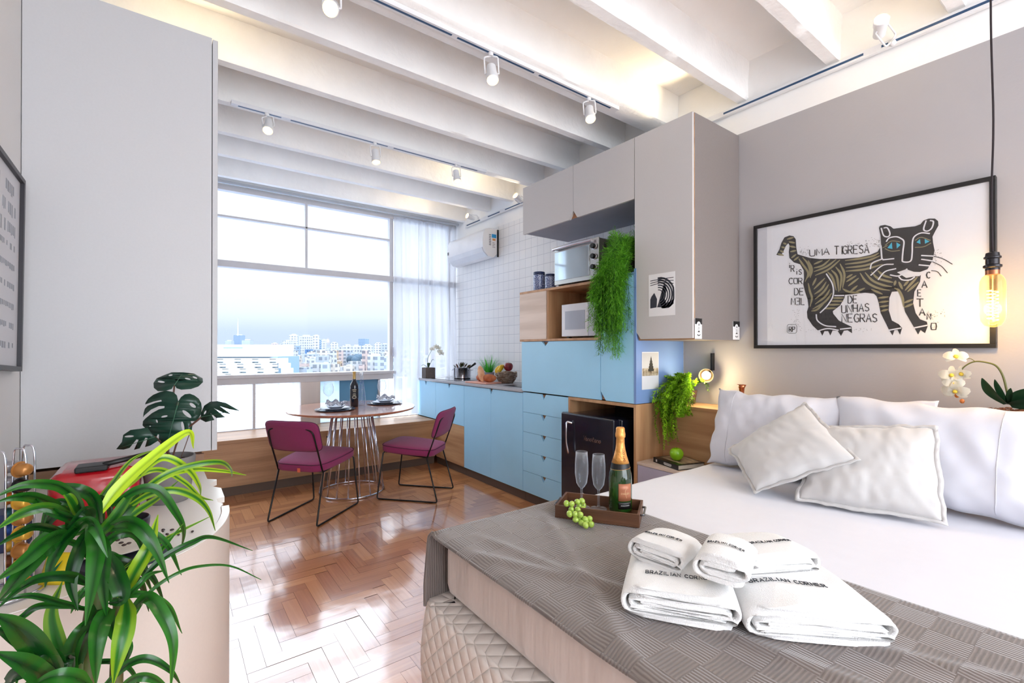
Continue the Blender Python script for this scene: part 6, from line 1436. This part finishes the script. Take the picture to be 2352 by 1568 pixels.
m_bean = mat('roasted_bean', (44, 26, 20), .4, coat=.3)
for (u, v) in ((341, 1209), (375, 1216), (374, 1219), (395, 1216), (410, 1227), (442, 1220), (386, 1236), (372, 1245), (368, 1256), (351, 1230), (384, 1226), (420, 1205)):
    c = dz(u, v, DZ + .003); a = rnd.uniform(0, 3)
    single('coffee_bean', MB().ball((0, 0, 0), .0042, 8, (1.35, .85, .7), Matrix.Rotation(a, 4, 'Z')).xf(Matrix.Translation(c)), m_bean, 'loose coffee bean on the white desk top', 'coffee bean', 'beans scattered on the desk', smooth=True)
for (u, v) in ((270, 1240), (278, 1246), (296, 1247), (316, 1241), (285, 1251), (324, 1222)):
    c = dz(u, v, DZ + .0265)
    if (c.x - sc_c.x) ** 2 + (c.y - sc_c.y) ** 2 > .0075: continue
    single('coffee_bean', MB().ball((0, 0, 0), .0042, 8, (1.35, .85, .7)).xf(Matrix.Translation(c)), m_bean, 'coffee bean lying on the cream plate', 'coffee bean', 'beans on the plate', smooth=True)
for (lab, u0, u1, v0, v1, c_, c2_, dY) in (('yellow sachet with green leaf print by the capsule rack', 88, 146, 1276, 1345, (236, 214, 40), (222, 190, 20), 0), ('lavender sachet leaning by the capsule rack', 52, 92, 1235, 1335, (150, 146, 190), (110, 106, 160), .02), ('white and brown sachet between the lavender and yellow ones', 74, 106, 1286, 1340, (214, 206, 204), (120, 90, 70), .008)):
    a = dz(u0, v1); b = dz(u1, v1); t_ = math.atan2(b.y - a.y, b.x - a.x) if b.x != a.x else 0
    wd_ = (b - a).length; Df = (a.x * math.sin(YAW) + a.y * math.cos(YAW)); h_ = (v1 - v0) / FPX * Df
    sk = thing('sachet', lab, 'packet', (a.x, a.y + dY, DZ), t_)
    part('packet', MB().grid(lambda u, v: (u * wd_, .35 * h_ * v - .008 * math.sin(PI * u) * math.sin(PI * v), .002 + h_ * v * .93), 10, 10), mat('sachet_' + lab[:5], c_, .35, c2=c2_, vs=20), sk, local=True, smooth=True, solid=.003)
    if c_[2] < 60:
        part('leaf_print', MB().poly([(wd_ * .3, .05 * h_ - .011, h_ * .18), (wd_ * .7, .14 * h_ - .011, h_ * .5), (wd_ * .85, .26 * h_ - .011, h_ * .8), (wd_ * .45, .16 * h_ - .011, h_ * .45)], (0, -1, .3), .001), mat('green_print', (20, 110, 70), .5), sk, local=True)
# monstera
mp_c = Vector((.0, 2.055, DZ))
ms_ = thing('potted_monstera', 'monstera with dark cut leaves in a grey pot on the desk corner', 'plant', mp_c)
part('pot', MB().lathe([(.058, 0), (.062, .005), (.079, .148), (.079, .156), (.073, .156), (.070, .135), (.002, .135)], mp_c, 40, capt=False), mat('grey_felt_pot', (122, 118, 118), .8, var=.05, vs=60), ms_, smooth=True, angle=40)
b_ = MB(); r_ = random.Random(3)
for _ in range(80):
    a = r_.uniform(0, 2 * PI); q = r_.uniform(0, .062); b_.ball(mp_c + Vector((q * math.cos(a), q * math.sin(a), .138)), .007, 5)
part('soil', b_, mat('dark_bark_soil', (52, 38, 32), .9, var=.3, vs=60), ms_)
m_mon = leafmat('monstera_green', (24, 62, 48), (46, 98, 76), .3, trans=.12)
Z1 = 2.0417
CAMP = Vector((0, 0, CAM_H))
def md(u, v, D): return P(u, v, D=D)
def elp(cx_, cy_, ra, rb, ang):
    ang = math.radians(ang); return [(cx_ + ra * math.cos(q) * math.cos(ang) - rb * math.sin(q) * math.sin(ang), cy_ + ra * math.cos(q) * math.sin(ang) + rb * math.sin(q) * math.cos(ang)) for q in [2 * PI * i / 12 for i in range(12)]]
def blade(loops, org, scl, D0, ax, base, tip, cup):
    """cut leaf: outline and holes measured in the photo, laid on a cupped leaf surface about D0 away"""
    flat = [p for lp in loops for p in lp]; cx_ = sum(p[0] for p in loops[0]) / len(loops[0]); cy_ = sum(p[1] for p in loops[0]) / len(loops[0]); R0 = max(abs(p[0] - cx_) + abs(p[1] - cy_) for p in loops[0])
    bd = Vector((tip[0] - base[0], tip[1] - base[1])).normalized() if False else ((tip[0] - base[0]), (tip[1] - base[1]))
    bl = math.hypot(*bd); bd = (bd[0] / bl, bd[1] / bl)
    def at(x, y):
        side = abs((x - base[0]) * -bd[1] + (y - base[1]) * bd[0]) / R0; along = ((x - base[0]) * bd[0] + (y - base[1]) * bd[1]) / bl
        return P(org[0] + x / scl, org[1] + y / scl, D=D0 + ax[0] * (x - cx_) / R0 + ax[1] * (y - cy_) / R0 + cup * side ** 1.5 + .02 * along ** 2)
    tri = tessellate_polygon([[Vector((x, y, 0)) for x, y in lp] for lp in loops])
    return MB().add([at(*p) for p in flat], [tuple(q) for q in tri]), [at(base[0] + (tip[0] - base[0]) * t, base[1] + (tip[1] - base[1]) * t) - ray(org[0] + base[0] / scl, org[1] + base[1] / scl) * .003 for t in (0, .33, .66, .97)]
BIG = [(1605,84),(1592,30),(1560,0),(1500,-12),(1440,0),(1380,25),(1335,60),(1312,95),(1308,112),(1380,86),(1452,70),(1457,84),(1400,96),(1330,124),(1305,150),(1293,190),(1290,225),(1300,210),(1360,158),(1430,126),(1482,126),(1480,144),(1430,156),(1370,189),(1310,238),(1288,262),(1284,300),(1300,318),(1330,330),(1345,365),(1352,400),(1400,425),(1420,380),(1432,382),(1430,425),(1445,470),(1480,490),(1530,480),(1570,440),(1600,415),(1650,395),(1700,378),(1728,340),(1733,300),(1715,262),(1760,262),(1785,240),(1810,200),(1818,150),(1812,100),(1790,60),(1750,30),(1710,15),(1665,20),(1630,45)]
LV = [([BIG, elp(1682,198,52,17,40), elp(1735,120,34,15,35), elp(1646,310,46,13,80), elp(1480,220,30,9,-12), elp(1412,262,16,8,70), elp(1352,308,8,5,0)], (0, 900), 3.92, 1.60, (.03, -.04), (1605, 88), (1500, 480), .05),
      ([[(720,162),(735,140),(770,125),(805,112),(860,112),(910,118),(950,140),(952,158),(930,178),(895,190),(850,193),(828,186),(817,168),(805,190),(770,200),(740,200),(722,185)], elp(756,156,17,5,8), elp(880,142,14,4,12), elp(914,136,12,4,20), elp(800,125,10,4,-10)], (0, 800), Z1, 1.66, (.0, -.12), (818, 172), (860, 112), .03),
      ([[(940,332),(944,300),(958,268),(985,250),(1020,247),(1060,256),(1125,293),(1075,284),(1030,270),(1082,308),(1045,300),(1000,278),(1055,322),(1015,326),(985,300),(1005,335),(965,345)], elp(962,300,10,4,-60)], (0, 800), Z1, 1.56, (-.06, .03), (944, 322), (1110, 288), .03),
      ([[(545,472),(572,438),(578,405),(612,382),(660,376),(690,370),(712,400),(745,430),(705,455),(680,462),(692,420),(682,418),(655,468),(628,475),(650,428),(640,426),(608,466),(580,474)], elp(606,412,22,5,-4)], (0, 800), Z1, 1.54, (.04, .02), (725, 415), (550, 470), .03)]
m_stk = mat('brown_stalk', (96, 66, 54), .6); m_vein = mat('leaf_vein', (60, 104, 80), .5)
for k, (lps, og, sl, D0, ax, ba, ti, cu) in enumerate(LV):
    mb_l, rib = blade(lps, og, sl, D0, ax, ba, ti, cu)
    lf_ = part('leaf', mb_l, m_mon, ms_, smooth=True, solid=.0008)
    part('midrib', MB().tube(rib, [.0016, .0012, .0008, .0003], 5), m_vein, lf_)
    A_ = rib[0]; mid = Vector((mp_c.x + (A_.x - mp_c.x) * .35, mp_c.y + (A_.y - mp_c.y) * .35, (A_.z + .90) / 2))
    part('stalk', MB().tube(bez([mp_c + Vector((.01 * (k - 1.5), .01 * (k % 2), .13)), mid, A_ + ray(400, 900) * .006], 8), .0032, 6), m_stk, ms_, smooth=True)
part('stalk', MB().tube([mp_c + Vector((.03, 0, .13)), mp_c + Vector((.065, -.01, .25))], .0015, 5), m_stk, ms_)
# ================================================================== long-leaved plant in front
m_dr = leafmat('strappy_leaf', (6, 52, 16), (190, 224, 40), .27, vs=5, trans=.22, cm=(40, 112, 30))
def zz_(x, y): return x / Z1, 800 + y / Z1
pl = thing('strappy_houseplant', 'leafy green houseplant with long arching leaves filling the lower left corner', 'plant', (-.07, 1.02, 0))
DR = [([(470,770),(560,650),(700,520),(880,392),(908,470)],62,1.0,(.92,1.12)),([(400,830),(360,720),(290,655),(200,635),(90,645),(-30,700)],46,.35,(.90,.72)),([(470,820),(440,710),(380,665),(300,645),(215,632)],52,.22,(.92,.85)),
([(385,810),(350,735),(320,690),(275,650)],40,.6,(.9,.82)),([(330,775),(220,745),(100,775),(-20,850)],50,.5,(.88,.70)),([(330,765),(200,710),(100,695),(-20,720)],46,.3,(.90,.74)),([(330,870),(180,835),(80,870),(-20,930)],34,.15,(.88,.72)),
([(330,868),(240,895),(110,1000),(-20,1090)],64,.35,(.86,.66)),([(320,875),(200,950),(80,1080),(-20,1200)],66,.28,(.86,.64)),([(420,830),(452,920),(435,1080),(400,1300)],74,.45,(.88,.78)),([(350,860),(400,815),(450,850),(505,980)],58,.4,(.88,.80)),
([(520,832),(600,815),(670,855),(735,950),(793,1100)],66,.38,(.92,.92)),([(520,740),(640,665),(740,662),(820,760),(862,850),(850,945)],44,.28,(.94,1.08)),([(560,660),(660,590),(760,570),(870,630),(940,695),(1000,712)],30,.7,(.96,1.22)),([(500,720),(620,620),(760,512),(880,565),(932,640),(942,692)],38,.75,(.96,1.18)),
([(600,720),(760,600),(900,548),(1030,533),(1080,565),(1088,602)],32,.6,(.98,1.22)),([(600,740),(760,610),(900,568),(1050,575),(1155,594)],30,.75,(.98,1.25)),([(560,770),(700,685),(820,665),(920,700),(980,765),(1010,855)],38,.6,(.96,1.15)),([(540,870),(620,780),(740,700),(840,618)],36,.55,(.94,1.1)),
([(450,890),(530,800),(600,700),(650,640)],54,.5,(.92,1.0)),([(560,1180),(620,1065),(700,920),(742,778)],74,.72,(.90,.98)),([(640,1110),(760,985),(900,910),(1000,885),(1185,948)],30,.22,(.93,1.15)),([(610,1290),(700,1145),(820,1060),(930,1022),(1080,1020),(1225,1084)],17,.4,(.9,1.1)),
([(580,1030),(680,960),(800,880),(985,788)],24,.6,(.92,1.1)),([(590,1180),(588,1290),(560,1430),(530,1580)],84,.62,(.86,.80)),([(525,1215),(475,1290),(455,1410),(450,1580)],84,.38,(.86,.80)),([(610,1230),(690,1168),(760,1240),(812,1380),(800,1600)],64,.45,(.88,.84)),
([(500,950),(545,1060),(570,1170),(505,1195)],76,.18,(.88,.84)),([(430,1110),(330,1070),(200,1075),(100,1120),(-20,1225)],44,.2,(.88,.68)),([(410,1225),(280,1190),(140,1158),(-20,1185)],28,.25,(.87,.70)),([(400,1215),(200,1205),(100,1260),(-20,1340)],28,.35,(.87,.70)),
([(330,1560),(272,1400),(240,1240),(292,1092)],74,.55,(.84,.86)),([(330,1570),(325,1450),(370,1330),(440,1250)],78,.4,(.84,.86)),([(290,1580),(190,1430),(80,1310),(-30,1240)],96,.22,(.80,.64)),([(270,1600),(140,1490),(-30,1420)],86,.3,(.80,.66)),([(310,1600),(200,1450),(60,1345),(-30,1310)],70,.15,(.82,.68)),
([(430,1580),(350,1535),(240,1540),(120,1600)],64,.4,(.80,.74)),([(480,1590),(600,1480),(700,1455),(800,1510),(850,1580)],38,.25,(.82,.88)),([(430,840),(370,950),(335,1090),(365,1230)],64,.12,(.88,.83)),([(430,880),(510,1040),(590,1180)],60,.2,(.9,.88)),([(380,830),(300,900),(240,1010),(210,1120)],48,.2,(.88,.78)),
([(420,860),(480,940),(480,1100),(500,1260)],70,.3,(.87,.84)),([(460,860),(560,800),(650,700),(760,600)],46,.3,(.93,1.05)),([(400,800),(440,740),(520,640),(620,520),(740,470)],24,.6,(.94,1.08)),([(380,830),(330,800),(230,760),(130,700),(60,690)],40,.2,(.9,.8)),([(470,1180),(440,1290),(380,1400),(350,1580)],80,.12,(.88,.84)),
([(560,1200),(640,1120),(700,1060),(780,1040)],26,.4,(.89,.95)),([(500,1230),(540,1330),(600,1400),(575,1500)],56,.35,(.86,.84)),([(560,1600),(640,1545),(720,1550),(800,1600)],44,.3,(.8,.84)),([(620,1100),(680,1000),(740,960),(860,820)],34,.5,(.92,1.02)),([(440,800),(410,760),(360,800),(300,870)],44,.1,(.9,.84)),
([(20,1560),(80,1520),(180,1530),(260,1600)],60,.12,(.74,.78)),([(300,1500),(240,1440),(160,1440),(100,1500)],60,.15,(.78,.74))]
r_ = random.Random(77)
for k in range(30):
    cx0, cy0, dd = ((440, 850, .93), (430, 1000, .92), (520, 1180, .91), (330, 1540, .84))[k % 4] if k % 7 else (430, 840, .95)
    a = r_.uniform(-.25, 1.15) * PI if k % 3 else r_.uniform(.7, 1.3) * PI; L0 = r_.uniform(180, 430); dx, dy = math.cos(a), -math.sin(a) * .6
    DR.append(([(cx0, cy0), (cx0 + dx * L0 * .4, cy0 + dy * L0 * .4 - 40), (cx0 + dx * L0 * .8, cy0 + dy * L0 * .6 + 10), (cx0 + dx * L0, cy0 + dy * L0 * .5 + L0 * .42)], r_.uniform(24, 46), r_.uniform(.05, .5), (dd, dd + (.10 if dx > 0 else -.06))))
for k, (px, wpx, tone, (d0, d1)) in enumerate(DR):
    n_ = len(px); c = []
    for i, (x, y) in enumerate(px):
        u, v = zz_(x, y); t = i / (n_ - 1); c.append(md(u, v, d0 + (d1 - d0) * t - .03 * math.sin(PI * t)))
    c = bez(c, 9); wm = .88 * wpx / Z1 / FPX * d0; vd = (c[len(c) // 2] - CAMP).normalized(); b_ = MB(); b_.cur = max(.001, tone) + .0001
    sd = vd.cross((c[-1] - c[0]).normalized())
    rows = []; L_ = len(c)
    for i, p in enumerate(c):
        tg = (c[min(i + 1, L_ - 1)] - c[max(i - 1, 0)]).normalized(); s_ = vd.cross(tg); s_ = s_.normalized() if s_.length > .05 else sd.normalized(); nn = s_.cross(tg)
        if nn.dot(vd) > 0: nn = -nn
        # twist the blade a little along its length
        t = i / (L_ - 1); s_ = (s_ * math.cos(.5 * math.sin(2.6 * t + k)) + nn * math.sin(.5 * math.sin(2.6 * t + k))); nn = tg.cross(s_)
        if nn.dot(vd) > 0: nn = -nn
        w_ = wm / 2 * (min(1, t * 3.2 + .38)) * (1 - max(0, (t - .45) / .55) ** 1.6) + .0006
        rows.append([p + s_ * w_ * e - nn * (1 - abs(e)) * w_ * .32 for e in (-1, -.55, -.06, .06, .55, 1)])
    b_.v = []; b_.tone = []; b_.f = []
    for r0 in rows:
        for e, q in zip((-1, -.55, -.06, .06, .55, 1), r0):
            b_.v.append(q); b_.tone.append(min(1.0, max(0, tone * .85 - (.26 if abs(e) < .1 else 0) + .05)))
    b_.f = [(i * 6 + j, i * 6 + j + 1, (i + 1) * 6 + j + 1, (i + 1) * 6 + j) for i in range(L_ - 1) for j in range(5)]
    part('leaf', b_, m_dr, pl, smooth=True)
m_cane = mat('green_cane', (70, 96, 40), .6, c2=(96, 70, 40), vs=30)
for pts in (([(430,840,.90),(470,1000,.89),(455,1250,.87),(420,1568,.84)]), ([(430,1200,.88),(400,1400,.85),(395,1568,.84)]), ([(560,1180,.90),(560,1400,.86),(545,1568,.84)]), ([(330,1540,.84),(340,1600,.83)])):
    c = [md(*zz_(x, y), D) for x, y, D in pts]; c.append(Vector((-.07 + (c[-1].x + .07) * .5, 1.02 + (c[-1].y - 1.02) * .5, .32)))
    part('cane', MB().tube(bez(c, 6), .010, 8), m_cane, pl, smooth=True)
part('pot', MB().lathe([(.11, 0), (.15, .34), (.14, .34), (.13, .30), (.002, .30)], (-.07, 1.02, 0), 36, capt=False), mat('white_floor_pot', (220, 218, 214), .5), pl, smooth=True, angle=40)
# ================================================================== the city outside
GZ = -70
sg, sn, sb = newmat('haze_tinted_ground'); sb.inputs['Base Color'].default_value = (*lin((140, 150, 165)), 1); sb.inputs['Roughness'].default_value = 1  # distance haze is tinted into the ground colour
struct('ground', MB().box(-700, 2200, 30, 2400, GZ - 1, GZ), sg)
def facade(nm, c, win_, sw=3.4, sh=3.1, rough=.8, mort=.34):
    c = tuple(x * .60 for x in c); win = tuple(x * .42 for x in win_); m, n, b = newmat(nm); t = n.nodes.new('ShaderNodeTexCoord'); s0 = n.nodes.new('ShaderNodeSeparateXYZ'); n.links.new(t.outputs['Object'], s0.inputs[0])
    a = n.nodes.new('ShaderNodeMath'); a.operation = 'ADD'; n.links.new(s0.outputs['X'], a.inputs[0]); n.links.new(s0.outputs['Y'], a.inputs[1])
    cb = n.nodes.new('ShaderNodeCombineXYZ'); n.links.new(a.outputs[0], cb.inputs[0]); n.links.new(s0.outputs['Z'], cb.inputs[1])
    bk = n.nodes.new('ShaderNodeTexBrick'); bk.offset = 0; bk.inputs['Scale'].default_value = 1; bk.inputs['Brick Width'].default_value = sw; bk.inputs['Row Height'].default_value = sh; bk.inputs['Mortar Size'].default_value = mort * 2.2
    bk.inputs['Color1'].default_value = (*lin(win), 1); bk.inputs['Color2'].default_value = (*lin(tuple((x + y) / 2 for x, y in zip(win, c))), 1); bk.inputs['Mortar'].default_value = (*lin(c), 1)
    n.links.new(cb.outputs[0], bk.inputs[0]); n.links.new(bk.outputs['Color'], b.inputs['Base Color']); b.inputs['Roughness'].default_value = rough; return m
FA = {'w': facade('white_tower', (236, 238, 242), (186, 200, 220)), 'c': facade('cream_tower', (236, 226, 214), (196, 198, 210)), 'b': facade('haze_tinted_blue_tower', (160, 186, 216), (128, 160, 200)),
      'p': facade('pinkish_tower', (230, 206, 200), (190, 190, 208)), 'o': facade('peach_tower', (238, 206, 170), (214, 190, 180)), 'h': facade('haze_tinted_pale_tower', (206, 216, 230), (184, 200, 222)), 'B': facade('blue_glass_tower', (96, 146, 206), (70, 124, 196))}  # aerial haze is put into these pale facade colours
m_roof = mat('pale_roof', (160, 164, 170), .9)
FOOT = []
def tower(u0, u1, vt, D, k, depth=None, label='pale high-rise block in the hazy city beyond the window', group='distant city towers', cap=True):
    a, b = P(u0, 800, D=D), P(u1, 800, D=D); w_ = (b - a).length; zt = P(u0, vt, D=D).z; d_ = depth or w_ * .8
    ax = (b - a).normalized(); ay = Vector((-ax.y, ax.x, 0)); c = (a + b) / 2 + ay * d_ / 2; rz = math.atan2(ax.y, ax.x) + (((u0 * 7 + vt * 3) % 10) - 5) * .07
    rr = (w_ * w_ + d_ * d_) ** .5 * .5
    if any((c.x - x) ** 2 + (c.y - y) ** 2 < ((rr + r0) * .98) ** 2 for x, y, r0 in FOOT): return None
    FOOT.append((c.x, c.y, rr))
    o = thing('tower_block', label, 'building', (c.x, c.y, GZ), rz, group)
    part('walls', MB().box(-w_ / 2, w_ / 2, -d_ / 2, d_ / 2, 0, zt - GZ), FA[k], o, local=True)
    if cap: part('rooftop', MB().box(-w_ * .22, w_ * .25, -d_ * .25, d_ * .25, zt - GZ, zt - GZ + w_ * .10), m_roof, o, local=True)
    return o
S5 = 5.345
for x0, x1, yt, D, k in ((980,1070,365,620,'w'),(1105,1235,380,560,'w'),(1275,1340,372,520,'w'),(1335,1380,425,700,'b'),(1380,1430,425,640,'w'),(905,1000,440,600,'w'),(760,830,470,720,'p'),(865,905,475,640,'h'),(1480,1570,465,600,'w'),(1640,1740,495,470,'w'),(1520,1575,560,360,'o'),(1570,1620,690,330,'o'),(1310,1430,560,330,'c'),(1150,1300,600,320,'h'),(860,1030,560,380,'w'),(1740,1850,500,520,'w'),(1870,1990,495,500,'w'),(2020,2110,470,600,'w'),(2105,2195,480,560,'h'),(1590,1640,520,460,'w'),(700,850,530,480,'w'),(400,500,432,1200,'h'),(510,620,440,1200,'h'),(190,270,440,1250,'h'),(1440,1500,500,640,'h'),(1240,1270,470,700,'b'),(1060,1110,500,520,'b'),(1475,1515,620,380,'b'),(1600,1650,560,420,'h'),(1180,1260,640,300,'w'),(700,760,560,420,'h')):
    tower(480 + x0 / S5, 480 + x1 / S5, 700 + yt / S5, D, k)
# tree clump
for k, (u, v, D, s_) in enumerate(((812, 824, 285, 3.6), (834, 821, 345, 5))):
    c = P(u, v, D=D); b_ = MB(); FOOT.append((c.x, c.y, s_ * 2)); r_ = random.Random(k)
    for q in range(9): b_.ball(c + Vector((r_.uniform(-s_, s_), r_.uniform(-s_, s_), r_.uniform(-s_, 0) * .6)), s_ * r_.uniform(.5, .8), 7)
    o = thing('tree', ('blue-green tree crown between the towers, nearer one' if k == 0 else 'blue-green tree crown between the towers, farther one'), 'tree', (c.x, c.y, GZ), group='distant trees')
    part('crown', b_, mat('haze_tinted_foliage', (42, 60, 74), .9, var=.2, vs=.3), o, smooth=True); part('trunk', MB().tube([(c.x, c.y, GZ), (c.x, c.y, c.z)], 1.2, 6), mat('haze_tinted_trunk', (120, 110, 110), .9), o)  # crown and trunk colours carry painted distance haze
tower(480 + 1180 / S5, 480 + 1345 / S5, 700 + 545 / S5, 430, 'B', label='blue glass building with flat top amid the white towers', group=None, cap=False)
tower(480 + 1838 / S5, 480 + 1935 / S5, 700 + 415 / S5, 1100, 'b', label='blue-grey slab tower standing out on the right skyline', group=None, cap=False)
o = tower(480 + 300 / S5, 480 + 398 / S5, 700 + 372 / S5, 1300, 'b', label='rounded blue tower with tall antenna mast on the left skyline', group=None)
a = P(480 + 355 / S5, 770, D=1300); zt = P(480 + 355 / S5, 700 + 165 / S5, D=1300).z; zb = P(480, 700 + 380 / S5, D=1300).z
part('antenna', MB().tube([(a.x, a.y, zb), (a.x, a.y, zb + (zt - zb) * .55), (a.x, a.y, zt)], [1.6, 1.1, .4], 6), mat('mast_grey', (150, 166, 190), .7), o)
r_ = random.Random(12)
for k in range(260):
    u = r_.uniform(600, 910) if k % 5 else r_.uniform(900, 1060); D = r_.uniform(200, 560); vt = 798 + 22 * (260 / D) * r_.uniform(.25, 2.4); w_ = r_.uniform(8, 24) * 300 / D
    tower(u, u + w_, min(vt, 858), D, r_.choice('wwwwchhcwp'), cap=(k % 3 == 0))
# big white neighbour
D = 175; a, b = P(440, 800, D=D), P(611, 800, D=D); ax = (b - a).normalized(); ay = Vector((-ax.y, ax.x, 0)); wN = (b - a).length
nb = thing('neighbour_building', 'large white neighbouring block with balcony bands, left side of the window view', 'building', ((a + b) / 2 + ay * 12)[:2] + (GZ,) if False else (((a + b) / 2 + ay * 12).x, ((a + b) / 2 + ay * 12).y, GZ), math.atan2(ax.y, ax.x))
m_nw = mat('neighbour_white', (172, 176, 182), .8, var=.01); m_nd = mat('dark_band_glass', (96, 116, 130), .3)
zt = P(500, 791, D=D).z - GZ; z1 = P(500, 819, D=D).z - GZ
part('penthouse', MB().box(-wN / 2, wN / 2, -10, 10, z1, zt), m_nw, nb, local=True)
part('roof_slot', MB().box(-wN * .5 + wN * (506 - 440) / 171, -wN * .5 + wN * (550 - 440) / 171, -10.2, -10, zt - 1.4, zt - 1.0), m_nd, nb, local=True)
wx2 = (P(626, 800, D=D) - (a + b) / 2).length
part('core', MB().box(-wN / 2, wx2, -8, 10, 0, z1), m_nd, nb, local=True, label='dark recessed floors')  # darker base colour for the set-back storeys
for k in range(14):
    z = z1 - .55 - k * 1.93
    part('balcony_band', MB().box(-wN / 2 - 1, wx2 + .3, -9.2, -8, z - .30, z), m_nw, nb, local=True)
    part('balcony_band', MB().box(-wN / 2 - 1, wx2 + .3, -9.2, -8, z - 1.38, z - .58), m_nw, nb, local=True)
    for q in range(5):
        x = -wN / 2 + wN * (.12 + .24 * q) + (k * 37 % 7) * .5
        part('wall_pier', MB().box(x, x + wN * .15, -9.0, -8, z - 1.93, z), m_nw, nb, local=True)
# dark structure seen through the lower right panes
tower(735, 905, 872, 60, 'w', label='nearby pale block seen low through the patterned glass', group=None, cap=False)
